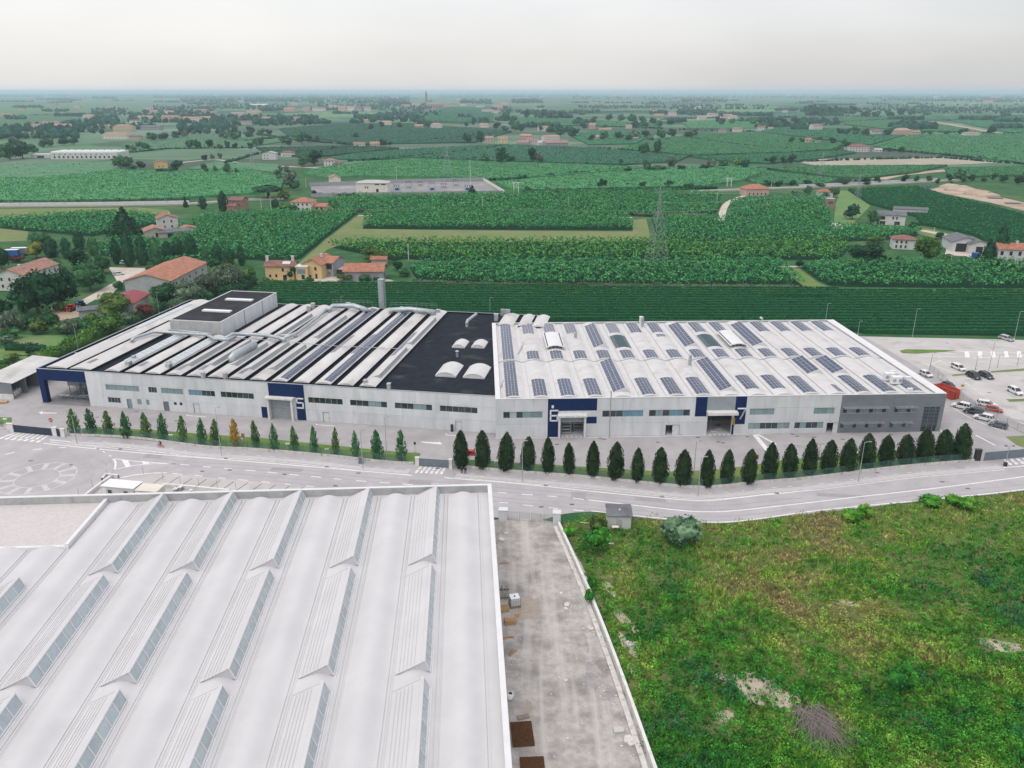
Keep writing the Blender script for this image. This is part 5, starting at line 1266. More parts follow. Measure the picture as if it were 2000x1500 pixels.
canopy([(1495,336),(1640,353),(1605,362),(1480,362),(1455,352)], 'small vineyard behind the house with the red hip roof', 'light_vine', .6, 1.15)
canopy([(1705,286),(1775,266),(1900,262),(2010,263),(2100,264),(2100,325),(2000,320),(1860,304),(1725,291)], 'large bright vineyard at the right edge, middle distance', 'light_vine', .18, 1.6)
canopy([(1845,331),(2000,326),(2080,326),(2080,344),(2000,344),(1855,349)], 'vineyard beyond the earthworks on the right', 'light_vine', .4, 1.2)
canopy([(1486,258),(1505,250),(1690,252),(1760,258),(1768,265),(1700,284),(1620,275)], 'mid green vineyard before the far right houses', 'vine_far', .06, 2.2)
canopy([(236,282),(300,272),(400,263),(560,276),(480,289),(330,291),(242,300)], 'green field behind the white works', 'dusty_green', .02, 2, h=1.2)
canopy([(545,252),(640,245),(780,241),(930,252),(1000,257),(930,279),(700,283),(560,264)], 'teal vineyard between two farm groups', 'teal_green', .12, 1.6)
canopy([(500,290),(700,286),(780,291),(640,306),(600,310),(520,300)], 'dark vineyard by the pink and white houses', 'teal_green', .15, 1.5)
canopy([(805,216),(880,211),(968,210),(962,238),(900,241),(808,238)], 'far green field below the village', 'vine_far', .02, 3)
canopy([(-60,206),(80,203),(190,200),(340,213),(250,218),(100,222),(-60,226)], 'pale far field at the left', 'pale_field', .004, 3, h=.8)
canopy([(-60,229),(60,226),(150,223),(155,238),(60,246),(-60,250)], 'second far field at the left', 'dusty_green', .004, 3, h=.8)
canopy([(545,222),(640,219),(735,219),(728,229),(600,231)], 'pale field before the far row of houses', 'pale_field', .004, 3, h=.8)
canopy([(1110,264),(1180,256),(1280,262),(1240,282),(1150,284)], 'small vineyard behind the farm compound', 'vine_far', .05, 2.2)
canopy([(1000,231),(1140,234),(1290,244),(1280,250),(1100,246),(1000,241)], 'far strip field in the centre', 'light_vine', .02, 2.5)
canopy([(1330,240),(1430,233),(1500,240),(1480,251),(1350,252)], 'far strip field right of centre', 'light_vine', .02, 2.5)
canopy([(1640,228),(1760,231),(1860,248),(1900,258),(1770,257),(1650,244)], 'far field beside the brown track', 'light_vine', .02, 2.5)
canopy([(1820,227),(2100,226),(2100,262),(1985,262),(1900,246)], 'far dark field at the right edge', 'vine_far', .02, 2.5)
canopy([(1385,207),(1450,204),(1540,210),(1540,218),(1400,220)], 'far pale strip below the horizon wood', 'pale_field', .003, 3, h=.8)
canopy([(1760,200),(1960,198),(2060,200),(2060,206),(1780,207)], 'far pale field in the upper right', 'pale_field', .003, 3, h=.8)
for i in range(150):
 y = 186+ (RNG.uniform(0, 1)**1.5)*54; x = RNG.uniform(-50, 2050); w_ = RNG.uniform(45, 190)*(1 if y > 200 else 1.3); h_ = RNG.uniform(.05, .12)*(y-178)+.5
 sk = RNG.uniform(-12, 12)
 m = ['dusty_green', 'light_vine', 'vine_far', 'pale_field', 'teal_green', 'light_vine'][i % 6]
 sheet('far_field', world_poly([(x,y),(x+w_,y+RNG.uniform(-.06,.06)*h_*4),(x+w_+sk,y+h_),(x+sk,y+h_*1.05)]), .4+.02*(i % 11), M[m])
sheet('olive_lane', world_poly([(700,420),(728,421),(712,436),(708,447),(900,450),(1236,452),(1237,430),(1262,427),(1272,470),(1000,473),(700,472),(655,482),(640,487),(600,520),(575,522),(590,508),(640,465)]), .03, M['meadow'], 'olive grass lane round the isolated vine block')
sheet('meadow', world_poly([(-60,411),(0,408),(270,405),(330,410),(330,424),(240,413),(120,419),(-60,428)]), .03, M['meadow'], 'rough meadow below the railway line on the left')
sheet('meadow', world_poly([(-60,446),(0,446),(55,452),(52,470),(-60,475)]), .03, M['meadow'], 'dry meadow at the left edge')
sheet('grass_lane', world_poly([(1527,524),(1560,524),(1598,552),(1625,562),(1572,562)]), .03, M['grass_short'], 'bright grass lane between two pergola vineyards')
sheet('grass_lane', world_poly([(1640,372),(1655,372),(1700,402),(1690,412),(1660,444),(1628,440),(1632,400)]), .03, M['lawn'], 'grass lane beside the wooden tower')
sheet('grass_lane', world_poly([(1800,444),(1890,464),(1960,480),(1960,486),(1850,470),(1790,456)]), .04, M['meadow'], 'verge of the lane behind the right farms')
def lane(name, px, w_, m, lab, z=.06):
 mb = MB(); ribbon(mb, smooth_line(W2(px), 6), -w_/2, w_/2, z); struct(mb.build(name, M[m]), lab)
lane('lane', [(1470,378),(1440,387),(1420,398),(1412,412),(1408,432)], 4.5, 'track', 'curved pale gravel lane from the red roofed house')
lane('lane', [(1632,436),(1636,446)], 6, 'track', 'pale end of the lane beside the wooden tower')
lane('lane', [(1800,450),(1850,460),(1905,472)], 5, 'track', 'pale lane behind the right farms')
lane('lane', [(1520,521),(1565,521)], 3, 'track', 'short concrete strip between the vineyards')
lane('lane', [(700,421),(730,421)], 3, 'track', 'short pale strip at the head of the olive lane')
lane('lane', [(1190,424),(1235,425)], 3, 'track', 'short pale strip behind the isolated vine block')
lane('lane', [(350,318),(420,312),(480,320),(560,325),(620,328)], 6, 'track', 'country lane past the white houses')
lane('earth_track', [(1765,228),(1850,242),(1960,262),(2030,275)], 16, 'soil', 'brown earth track crossing the far right fields')
lane('earth_track', [(1975,274),(2020,290)], 30, 'soil', 'bare earth patch at the right edge')
lane('earth_track', [(1715,350),(1745,343),(1790,338),(1860,332),(1945,328)], 14, 'soil', 'brown haul track behind the railway')
sheet('earthworks', world_poly([(1795,376),(1850,362),(1885,362),(1950,384),(2010,398),(2010,414),(1930,395),(1850,380)]), .10, M['soil'], 'bare brown earthworks with spoil heaps on the right')
sheet('farm_yard', world_poly([(212,522),(300,524),(290,545),(245,545),(210,585),(186,585),(150,605),(130,602),(180,575),(228,548)]), .03, M['track'], 'pale yard and drive beside the long orange roofed barn')
sheet('farm_yard', world_poly([(1850,480),(1955,488),(1945,512),(1880,500),(1845,498)]), .03, M['track'], 'pale farm yard with the blue tank')
sheet('farm_yard', world_poly([(515,545),(650,540),(755,545),(770,548),(735,556),(620,553),(530,551)]), .03, M['track'], 'pale yard in front of the yellow farmhouse')
sheet('farm_yard', world_poly([(100,600),(150,605),(160,618),(120,626),(95,618)]), .03, M['soil'], 'bare yard under the tractors')
sheet('lawn', world_poly([(15,652),(70,655),(160,655),(150,668),(90,680),(20,668)]), .05, M['lawn'], 'mown lawn between hedge and shrubs')
sheet('lawn', world_poly([(-40,694),(60,694),(70,702),(20,730),(-40,738)]), .05, M['lawn'], 'mown lawn left of the storage shed')
sheet('vegetable_bed', world_poly([(0,682),(88,684),(92,692),(40,696),(0,694)]), .05, M['grass_short'], 'vegetable bed in the garden on the left')
def strip3(name, px, w_, h_, m, lab, top=None):
 pts = smooth_line(W2(px), 8); mb = MB()
 a, b = offset(pts, w_/2), offset(pts, -w_/2)
 for i in range(len(pts)-1):
  mb.face([(a[i].x,a[i].y,h_),(a[i+1].x,a[i+1].y,h_),(b[i+1].x,b[i+1].y,h_),(b[i].x,b[i].y,h_)], 1 if top else 0)
  mb.face([(a[i].x,a[i].y,-.1),(a[i+1].x,a[i+1].y,-.1),(a[i+1].x,a[i+1].y,h_),(a[i].x,a[i].y,h_)])
  mb.face([(b[i+1].x,b[i+1].y,-.1),(b[i].x,b[i].y,-.1),(b[i].x,b[i].y,h_),(b[i+1].x,b[i+1].y,h_)])
 o = mb.build(name, [M[m], M[top]] if top else M[m]); return o
struct(strip3('railway_embankment', [(-80,406),(0,404),(200,402),(370,399),(430,395),(490,391),(560,389)], 8, .9, 'stone_wall', '', 'ballast'), 'pale railway embankment crossing the left side')
struct(strip3('railway_embankment', [(1330,376),(1400,373),(1480,370),(1560,367),(1640,364),(1740,359),(1830,354),(1880,352)], 8, .9, 'stone_wall', '', 'ballast'), 'pale railway embankment crossing the right side')
for px, lab in (([(-80,404),(0,402),(200,400),(370,397)], 'long pale low wall along the railway on the left'), ([(1560,365),(1640,362),(1740,357),(1830,352)], 'long pale low wall along the railway on the right')):
 o = strip3('railway_wall', px, .5, 2.0, 'concrete', ''); tag(o, lab, 'wall')
# === rough grass in front, right
def grass_field():
 poly = fp; n = 90000
 yy = RNG.uniform(962, 1700, n); xx = RNG.uniform(1090, 2260, n)
 zc = FPX*HC/(CP*(yy-YH)); X = (xx-1000)*zc/FPX; D = (zc-HC*SP)/CP
 p = np.stack([X, D], 1); p = p[pip(p, poly)]
 n = len(p)
 def wave(k, s):
  r_ = np.random.default_rng(s); o = np.zeros(n)
  for i in range(6):
   a = r_.uniform(0, 6.28); f = k*r_.uniform(.6, 1.7); o += np.sin((p[:, 0]*math.cos(a)+p[:, 1]*math.sin(a))*f+r_.uniform(0, 6.28))
  return o/6*1.7
 w1, w2, w3 = wave(.16, 1), wave(.6, 2), wave(.25, 3)
 road = (p[:, 1]-np.interp(p[:, 0], [5, 60, 120], [128, 128, 150]))
 dry = .9*w1+.45*w2+np.clip((p[:, 1]-104)/26, 0, 1)*.9-.45+RNG.normal(0, .25, n)
 bare = (w3+.5*w2+RNG.normal(0, .2, n)) < -1.25
 for (bx, by, rx, ry) in ((1500,1352,5.0,4.2),(1215,1215,1.2,6),(1230,1280,.9,4),(1190,1150,.8,6),(1240,1340,.8,2.5),(1410,1400,2,3),(1950,1260,4,2.5),(1395,1355,1,2)):
  c = P(bx, by); bare |= (((p[:, 0]-c.x)/rx)**2+((p[:, 1]-c.y)/ry)**2+.35*w2+RNG.normal(0, .25, n)) < .8
 keep = ~bare; p, w1, w2, w3, dry = p[keep], w1[keep], w2[keep], w3[keep], dry[keep]
 n = len(p)
 hgt = np.clip(.45+.25*w2+.2*w1, .16, 1.1)*RNG.uniform(.6, 1.3, n)
 kinds = {'green': dry < .28, 'dry': dry >= .28}
 for kind, lab, m in (('green', 'tall green weeds covering most of the rough field', 'weeds'), ('dry', 'dry brownish grass towards the road in the rough field', 'dry_grass')):
  q = p[kinds[kind]]; h = hgt[kinds[kind]]; k = len(q)
  a = RNG.uniform(0, 6.28, k); le = RNG.uniform(.1, .7, k)*h; wd = RNG.uniform(.10, .24, k) if kind == 'green' else RNG.uniform(.07, .17, k)
  b = RNG.uniform(0, 6.28, k)
  base1 = np.stack([q[:, 0]-wd*np.cos(a), q[:, 1]-wd*np.sin(a), np.full(k, .0)], 1)
  base2 = np.stack([q[:, 0]+wd*np.cos(a), q[:, 1]+wd*np.sin(a), np.full(k, .0)], 1)
  mid = np.stack([q[:, 0]+le*.45*np.cos(b)+wd*.9*np.cos(a), q[:, 1]+le*.45*np.sin(b)+wd*.9*np.sin(a), h*.62], 1)
  top = np.stack([q[:, 0]+le*np.cos(b), q[:, 1]+le*np.sin(b), h], 1)
  V = np.stack([base1, base2, mid, top], 1).reshape(-1, 3); F = np.arange(4*k).reshape(-1, 4)
  stuff('grass', mesh_np('grass', V, F, M[m]), lab)
 sel = (RNG.uniform(0, 1, n) < .07) & (dry < .45)
 q = p[sel]; z = RNG.uniform(.15, .8, len(q))*(hgt[sel]/.5)
 pos = np.stack([q[:, 0], q[:, 1], z], 1); nr = np.stack([RNG.normal(0, .5, len(q)), RNG.normal(0, .5, len(q)), np.ones(len(q))], 1)
 V, F = leaves(RNG, pos, nr, .30, .6); stuff('weeds', mesh_np('weeds', V, F, M['weed_leaf']), 'broad leaved weeds scattered through the rough field')
def weed_clumps():
 poly = fp; n = 4700
 yy = RNG.uniform(975, 1600, n); xx = RNG.uniform(1090, 2200, n)
 zc = FPX*HC/(CP*(yy-YH)); p = np.stack([(xx-1000)*zc/FPX, (zc-HC*SP)/CP], 1); p = p[pip(p, poly)]
 q = np.zeros(len(p)); g_ = np.random.default_rng(77)
 for i in range(6):
  b = g_.uniform(0, 6.28); f = g_.uniform(.08, .28); q += np.sin((p[:, 0]*math.cos(b)+p[:, 1]*math.sin(b))*f+g_.uniform(0, 6.28))
 q = q/1.7+RNG.normal(0, .45, len(p))-np.clip((p[:, 1]-100)/30, -.6, 1.2)*.6
 c = p; k = 70
 r_ = np.repeat(RNG.gamma(1.6, .46, len(c)).clip(.2, 2.1), k); c2 = np.repeat(c, k, 0); N_ = len(c2)
 d = RNG.normal(size=(N_, 3)); d[:, 2] = np.abs(d[:, 2])*.9; d /= np.linalg.norm(d, axis=1)[:, None]
 s_ = RNG.uniform(.6, 1.1, N_)
 pos = np.stack([c2[:, 0]+d[:, 0]*r_*s_, c2[:, 1]+d[:, 1]*r_*s_, .05+d[:, 2]*np.minimum(r_, 1.0)*s_], 1)
 V, F = leaves(RNG, pos, d, .21, .6); stuff('weeds', mesh_np('weeds', V, F, M['weeds']), 'leafy weed clumps covering the rough field')
def weed_mat(name, shift, isl):
 m = mat(name, (.1, .1, .1), None, rough=.85, spec=.04); nt = m.node_tree; L = nt.links.new; b = nt.nodes['Principled BSDF']
 g = N(nt, 'ShaderNodeNewGeometry'); tot = None
 for sc_, am, det in ((.030, 1.15, 3), (.13, 1.05, 3), (.75, .42, 3)):
  n = N(nt, 'ShaderNodeTexNoise'); n.inputs['Scale'].default_value = sc_; n.inputs['Detail'].default_value = det; L(g.outputs['Position'], n.inputs['Vector'])
  q = N(nt, 'ShaderNodeMath', operation='MULTIPLY_ADD'); q.inputs[1].default_value = am; q.inputs[2].default_value = -am*.5; L(n.outputs[0], q.inputs[0])
  if tot is None: tot = q.outputs[0]
  else: ad = N(nt, 'ShaderNodeMath', operation='ADD'); L(tot, ad.inputs[0]); L(q.outputs[0], ad.inputs[1]); tot = ad.outputs[0]
 sx = N(nt, 'ShaderNodeSeparateXYZ'); L(g.outputs['Position'], sx.inputs[0])       # drier towards the road
 my = N(nt, 'ShaderNodeMapRange'); my.inputs['From Min'].default_value = 70; my.inputs['From Max'].default_value = 140; my.inputs['To Min'].default_value = .33+shift; my.inputs['To Max'].default_value = .62+shift; L(sx.outputs[1], my.inputs[0])
 ad = N(nt, 'ShaderNodeMath', operation='ADD'); L(tot, ad.inputs[0]); L(my.outputs[0], ad.inputs[1])
 r = N(nt, 'ShaderNodeValToRGB'); L(ad.outputs[0], r.inputs[0]); e = r.color_ramp.elements
 for i, (p_, c_) in enumerate([(.12, (.036, .165, .075)), (.30, (.038, .190, .026)), (.47, (.080, .260, .030)), (.60, (.185, .325, .050)), (.73, (.30, .30, .095)), (.90, (.29, .205, .115))]):
  q = e[i] if i < 2 else e.new(p_); q.position = p_; q.color = (*c_, 1)
 mr = N(nt, 'ShaderNodeMapRange'); mr.inputs['To Min'].default_value, mr.inputs['To Max'].default_value = isl; L(g.outputs['Random Per Island'], mr.inputs[0])
 n9 = N(nt, 'ShaderNodeTexNoise'); n9.inputs['Scale'].default_value = .85; n9.inputs['Detail'].default_value = 2; L(g.outputs['Position'], n9.inputs['Vector'])
 m9 = N(nt, 'ShaderNodeMapRange'); m9.inputs['From Min'].default_value = .33; m9.inputs['From Max'].default_value = .67; m9.inputs['To Min'].default_value = .5; m9.inputs['To Max'].default_value = 1.5; L(n9.outputs[0], m9.inputs[0])
 mm = N(nt, 'ShaderNodeMath', operation='MULTIPLY'); L(mr.outputs[0], mm.inputs[0]); L(m9.outputs[0], mm.inputs[1])
 hs = N(nt, 'ShaderNodeHueSaturation'); L(mm.outputs[0], hs.inputs['Value']); L(r.outputs[0], hs.inputs['Color']); L(hs.outputs[0], b.inputs['Base Color']); return m
M['weeds'] = weed_mat('weeds', 0, (.78, 1.4)); M['dry_grass'] = weed_mat('dry_grass', .08, (.8, 1.35)); M['weed_leaf'] = weed_mat('weed_leaf', -.10, (.75, 1.25))
grass_field(); weed_clumps()
print('foliage quads', T)
# === columnar trees along the fence
ORD = ['first','second','third','fourth','fifth','sixth','seventh','eighth','ninth','tenth','eleventh','twelfth','thirteenth','fourteenth','fifteenth','sixteenth','seventeenth','eighteenth','nineteenth','twentieth','twenty-first','twenty-second','twenty-third']
SLIM = [(147,846,796,24),(181,845,794,22),(215,849,799,22),(250,854,800,22),(288,853,803,21),(319,857,805,21),(357,862,809,20),(395,868,814,19),(421,868,816,20),(461,870,813,20),
  (502,872,818,18),(538,880,824,18),(577,881,828,18),(615,884,829,17),(656,888,832,16),(696,893,837,17),(738,896,838,26),(785,900,837,23)]
for i, (x, yb, yt, wp) in enumerate(SLIM):
 gold = i == 9
 lab = 'slim golden yellow columnar tree in the row along the green fence' if gold else '%s slim green columnar tree from the left gate along the green fence' % ORD[i]
 o_ = tree('slim', 'leaf_gold' if gold else ('leaf_mid' if i > 15 or i % 2 else 'leaf_slim'), x, yb, yt+2.5, wp*.86, lab, 'slim columnar trees along the fence', lo=False); o_.rotation_euler[0], o_.rotation_euler[1] = .04*math.sin(i*1.7), .05*math.sin(i*2.9)
EGG = [(901,913,840,33),(943,914,843,33),(988,918,850,33),(1030,919,852,28),(1071,924,856,29),(1112,927,864,25),(1157,931,864,27),(1201,935,866,31),(1244,940,874,29),(1288,943,875,33),(1333,947,877,34),(1380,950,879,27),(1418,945,882,31),
 (1460,943,876,31),(1501,934,866,31),(1541,930,866,29),(1579,926,860,32),(1615,922,863,33),(1654,920,857,33),(1692,911,850,31),(1729,908,851,35),(1766,905,851,35),(1803,900,843,35),(1841,897,840,33),(1875,898,831,38)]
ORD += ['twenty-fourth', 'twenty-fifth']
for i, (x, yb, yt, wp) in enumerate(EGG):
 o_ = tree('egg', 'leaf_cypress', x, yb, yt-(i*7 % 5)*1.2, wp*(.90+.05*(i*5 % 4)), '%s broad dark columnar tree counted from the middle gate along the road' % ORD[i], 'broad columnar trees along the fence', lo=False); o_.rotation_euler[0], o_.rotation_euler[1] = .035*math.sin(i*2.1), .04*math.sin(i*3.7)
# === garden and farm trees on the left
GL = [('round','leaf_dark',75,612,523,92,'large dark tree beside the white house on the left'),('round','leaf_dark',122,602,522,66,'dark rounded tree joined to the large one by the tractors'),
('round','leaf_mid',178,567,508,64,'mid green bushy tree left of the pale farm drive'),('round','leaf_dark',155,526,480,56,'dark tree behind the bushy one, below the poplars'),('round','leaf_mid',203,534,494,34,'small round tree at the edge of the barn yard'),
('cone','leaf_dark',246,461,405,60,'big dark cedar behind the row of poplars'),('round','leaf_yellow',72,504,470,34,'yellow green bushy tree by the blue lorries'),('round','leaf_olive',226,622,570,74,'light olive tree right of the red tractor'),
('bush','leaf_red',286,622,592,38,'dark reddish bush below the dark red roof'),('round','leaf_mid',322,599,550,58,'round tree below the gable of the orange roofed barn'),('round','leaf_grey',372,597,545,64,'greyish round tree in the hedge behind the dark roof, left'),
('round','leaf_grey',410,580,530,58,'greyish round tree in the hedge behind the dark roof, second'),('round','leaf_grey',437,572,517,58,'greyish round tree in the hedge behind the dark roof, tallest'),('round','leaf_grey',461,562,514,40,'greyish round tree in the hedge behind the dark roof, last'),
('bush','leaf_bright',490,556,520,30,'yellow green shrub beside the yellow farmhouse'),('bush','leaf_dark',478,558,535,46,'dark shrub left of the yellow farmhouse'),
('bush','leaf_grey',25,648,602,52,'greyish shrub at the left edge of the garden'),('bush','leaf_olive',75,652,624,40,'olive shrub behind the lawn'),('bush','leaf_mid',103,646,611,30,'small green tree behind the lawn'),
('bush','leaf_grey',140,653,620,42,'grey green shrub behind the lawn'),('bush','leaf_mid',167,650,624,28,'small dark tree at the lawn corner'),('bush','leaf_bright',212,651,616,74,'bright green shrub beside the dark roof edge'),
('bush','leaf_grey',250,632,608,36,'grey green shrub below the light olive tree'),('bush','leaf_mid',21,662,640,44,'rounded shrub at the near left of the garden'),('bush','leaf_mid',50,620,583,30,'bright small tree below the large dark tree'),
('bush','leaf_dark',8,616,580,40,'dark shrub at the photo edge below the white house'),('round','leaf_dark',4,526,474,36,'dark tree at the left edge behind the white house'),('bush','leaf_red',36,512,500,34,'reddish shrub in front of the blue lorries'),
('bush','leaf_olive',117,608,588,26,'yellowish bush behind the red tractor'),('bush','leaf_dark',62,692,676,20,'small clipped bush in the vegetable bed'),
('bush','leaf_bright',8,735,712,40,'bright bush by the storage shed'),('bush','leaf_bright',45,722,700,36,'bright shrub behind the storage shed'),('bush','leaf_mid',68,712,692,26,'green shrub against the storage shed roof'),
('bush','leaf_dark',205,600,586,24,'dark clump beside the dark red roof'),('bush','leaf_red',395,553,540,20,'reddish bush by the long barn wall'),('bush','leaf_mid',232,566,548,24,'small bush at the barn drive')]
GL += [('bush','leaf_mid',38,640,612,40,'green shrub between the grey shrubs at the left edge'),('bush','leaf_olive',122,650,628,30,'small olive shrub behind the lawn corner'),('bush','leaf_dark',185,655,636,30,'dark shrub under the bright green one'),('bush','leaf_grey',12,672,654,34,'grey shrub beside the wooden hut'),
('round','leaf_mid',95,632,604,34,'round tree below the large dark tree'),('bush','leaf_mid',60,640,618,34,'bushy green shrub below the large dark tree'),('bush','leaf_bright',178,634,612,34,'bright bush below the low shed'),('bush','leaf_olive',148,640,622,28,'olive bush below the red tractor'),('bush','leaf_mid',30,592,568,30,'green bush below the white house'),
('round','leaf_mid',140,560,528,36,'mid green tree between the dark ones'),('round','leaf_mid',108,540,505,44,'green tree left of the pale barn drive'),('bush','leaf_dark',196,552,534,30,'dark bush by the barn drive'),('bush','leaf_mid',300,538,518,26,'green bush behind the barn yard'),('bush','leaf_dark',330,520,505,24,'dark bush under the poplars'),
('bush','leaf_mid',420,524,505,24,'green bush at the end of the poplars'),('bush','leaf_olive',445,530,512,26,'olive bush left of the yellow shrub'),('bush','leaf_grey',352,612,584,40,'grey green bush against the dark roof'),('bush','leaf_mid',400,596,566,40,'green bush against the tall block'),('bush','leaf_dark',435,582,556,40,'dark bush behind the tall block'),
('bush','leaf_mid',140,672,652,30,'green shrub at the lawn end by the hedge'),('bush','leaf_olive',25,708,690,36,'olive shrub left of the near lawn'),('bush','leaf_mid',2,726,700,40,'green shrub at the photo edge by the near lawn')]
for k, m, x, yb, yt, wp, lab in GL: tree(k, m, x, yb, yt, wp, lab, lo=False, cat='shrub' if k == 'bush' else 'tree')
for i, (x, yb, yt, wp) in enumerate([(78,472,452,30),(102,502,462,24),(131,502,463,17),(156,486,450,19),(184,498,462,19),(229,516,463,17),(253,520,453,24),(280,518,458,19),(306,516,462,19),(329,508,470,18),(350,504,463,21),(376,505,458,21),(402,513,478,11),(426,516,475,16),(448,520,480,20),(473,519,477,13)]):
 tree('poplar', 'leaf_dark' if i % 4 else 'leaf_mid', x, yb, yt, wp*1.1, '%s dark poplar from the left in the row behind the barns' % ORD[i], 'row of dark poplars behind the barns', lo=False)
def hedge(px, w_, h_, m, lab, dens=26, size=.45, name='hedge'):
 pts = W2(px); V = []
 rng = np.random.default_rng(len(lab)*13)
 for a, b in zip(pts[:-1], pts[1:]):
  n = int((b-a).length*dens*w_); t = rng.uniform(0, 1, n); d = (b-a).normalized(); nx = Vector((-d.y, d.x, 0))
  s = rng.uniform(-1, 1, n); z = h_*rng.uniform(.2, 1, n)**.5*(1-.15*s*s)*(1+.18*np.sin(t*(b-a).length*.7))
  V.append(np.stack([a.x+(b.x-a.x)*t+nx.x*s*w_/2, a.y+(b.y-a.y)*t+nx.y*s*w_/2, z], 1))
 p = np.concatenate(V); nr = np.stack([rng.normal(0, .5, len(p)), rng.normal(-.2, .5, len(p)), np.full(len(p), .8)], 1)
 LV, LF = leaves(rng, p, nr, size, .6)
 parts = [(LV, LF)]
 for a, b in zip(pts[:-1], pts[1:]):
  mb = MB(); c = (a+b)/2; mb.obox(c.x, c.y, 0, (b-a).length, w_*.75, h_*.72, math.atan2((b-a).y, (b-a).x)); parts.append((np.array(mb.v), np.array(mb.f)))
 V, F = join(parts)
 return tag(link(name, mesh_np(name, V, F, M[m])), lab, 'hedge')
hedge([(92,706),(130,688),(180,662),(215,645)], 4.5, 3.6, 'leaf_bright', 'thick bright hedge along the left side of the dark roofed factory', 14, .6)
hedge([(255,632),(285,618),(315,604)], 4, 3, 'leaf_mid', 'darker hedge end along the dark roofed factory', 12, .6)
hedge([(14,683),(50,684),(88,685)], 2.5, 2.2, 'leaf_dark', 'clipped dark hedge beside the lawn', 16, .5)
hedge([(0,664),(20,658)], 3, 2.2, 'leaf_mid', 'short hedge left of the lawn', 14, .5)
hedge([(440,590),(470,572),(492,560)], 6, 4.5, 'leaf_dark', 'dark hedge behind the tall block', 10, .7)
hedge([(520,552),(560,553),(610,552)], 1.6, 1.4, 'leaf_mid', 'low hedge in front of the yellow farmhouse', 14, .5)
hedge([(806,552),(900,556),(1000,559),(1150,560),(1300,561),(1440,562),(1560,563)], 1.6, 1.7, 'leaf_grey', 'line of pale grey bushes along the edge of the straight vine rows', 9, .6)
hedge([(650,414),(720,414),(850,412),(1000,414),(1150,417),(1240,420),(1380,423)], 3, 2.4, 'leaf_grey', 'line of pale grey bushes behind the isolated vine block', 4, .9)
hedge([(1020,379),(1100,376),(1200,374),(1300,372),(1400,370)], 4, 3, 'leaf_dark', 'dark hedge along the railway in the centre', 3, 1.1)
hedge([(0,400),(100,399),(200,397),(330,395),(370,394)], 4, 3, 'leaf_mid', 'scrub along the railway on the left', 3, 1.1)
hedge([(620,384),(690,383),(700,385)], 3, 2.5, 'leaf_dark', 'dark hedge left of the substation wall', 4, 1)
CR = [('round','leaf_dark',571,546,518,24,'dark round tree in front of the yellow farmhouse'),('bush','leaf_dark',777,528,508,26,'dark shrub right of the barn with the small red shed'),('bush','leaf_mid',790,540,522,26,'green shrub at the barn corner'),
('bush','leaf_mid',712,552,536,30,'dark bush in front of the barn, right'),('bush','leaf_olive',672,548,534,40,'olive bushes in front of the barn, left'),('bush','leaf_mid',605,552,540,22,'small bush before the yellow gable'),('bush','leaf_mid',735,548,538,24,'small bush at the barn gable'),
('round','leaf_olive',735,512,484,60,'broad olive tree behind the barn'),('bush','leaf_olive',520,550,540,14,'small bush at the left corner of the yellow farmhouse'),
('bush','leaf_bright',548,412,398,26,'bright shrub left of the red hip roof house'),('bush','leaf_mid',572,413,397,24,'green shrub in front of the red hip roof house'),('bush','leaf_dark',538,412,386,16,'dark tree left of the red hip roof house'),
('poplar','leaf_dark',397,408,382,15,'dark cypress left of the brown house'),('poplar','leaf_dark',437,414,372,18,'tall dark cypress against the brown house'),('cone','leaf_dark',363,405,384,10,'thin dark fir by the railway'),
('umbrella','leaf_dark',525,388,362,64,'dark umbrella pines behind the brown house'),('round','leaf_grey',568,368,332,30,'pale silvery tree left of the pale yellow house'),('bush','leaf_dark',575,372,352,24,'dark shrub under the silvery tree'),('round','leaf_olive',555,392,368,26,'olive tree by the railway, left of the substation'),
('bush','leaf_dark',614,384,370,12,'dark conical shrub at the substation corner'),('cone','leaf_dark',922,382,362,22,'dark conical tree in front of the substation yard'),
('round','leaf_dark',1690,512,472,74,'large very dark tree in the vineyard on the right'),('bush','leaf_dark',1722,512,496,34,'dark shrub at the foot of the large dark tree'),('round','leaf_bright',1807,512,459,56,'bright green round tree beside the red roofed house'),
('cone','leaf_dark',1950,510,438,42,'tall dark conifer right of the blue tank'),('cone','leaf_dark',1928,512,468,36,'lower dark conifer beside the tall one'),('bush','leaf_olive',1945,514,504,34,'olive shrubs below the dark conifers'),
('bush','leaf_mid',1850,506,496,26,'shrub in the yard of the blue tank'),('bush','leaf_mid',1882,510,500,20,'small shrub at the front of the farm yard'),('bush','leaf_mid',1755,512,498,16,'small conical shrub left of the bright round tree'),
('round','leaf_dark',1664,428,396,36,'dark tree left of the white farmhouse'),('round','leaf_mid',1700,438,408,28,'mid green tree in front of the white farmhouse'),('bush','leaf_dark',1786,444,434,30,'dark hedge clump right of the white farmhouse'),
('bush','leaf_dark',1612,386,372,16,'dark tree in front of the red roofed cottage'),('bush','leaf_mid',1630,386,364,22,'tree right of the red roofed cottage'),('round','leaf_mid',1580,382,362,20,'tree left of the red roofed cottage'),('bush','leaf_mid',1556,384,372,26,'shrubs left of the red roofed cottage'),
('bush','leaf_dark',1562,522,508,20,'dark bush at the head of the bright grass lane'),('round','leaf_dark',1835,466,452,20,'tree behind the white open barn'),('bush','leaf_olive',1710,474,462,40,'olive shrubs behind the large dark tree'),
('round','leaf_mid',1875,352,330,26,'pale green round tree by the earthworks'),('bush','leaf_bright',1858,362,352,10,'small bright tree by the railway wall')]
for k, m, x, yb, yt, wp, lab in CR: tree(k, m, x, yb, yt, wp, lab, cat='shrub' if k == 'bush' else 'tree', lo=(yb < 450))
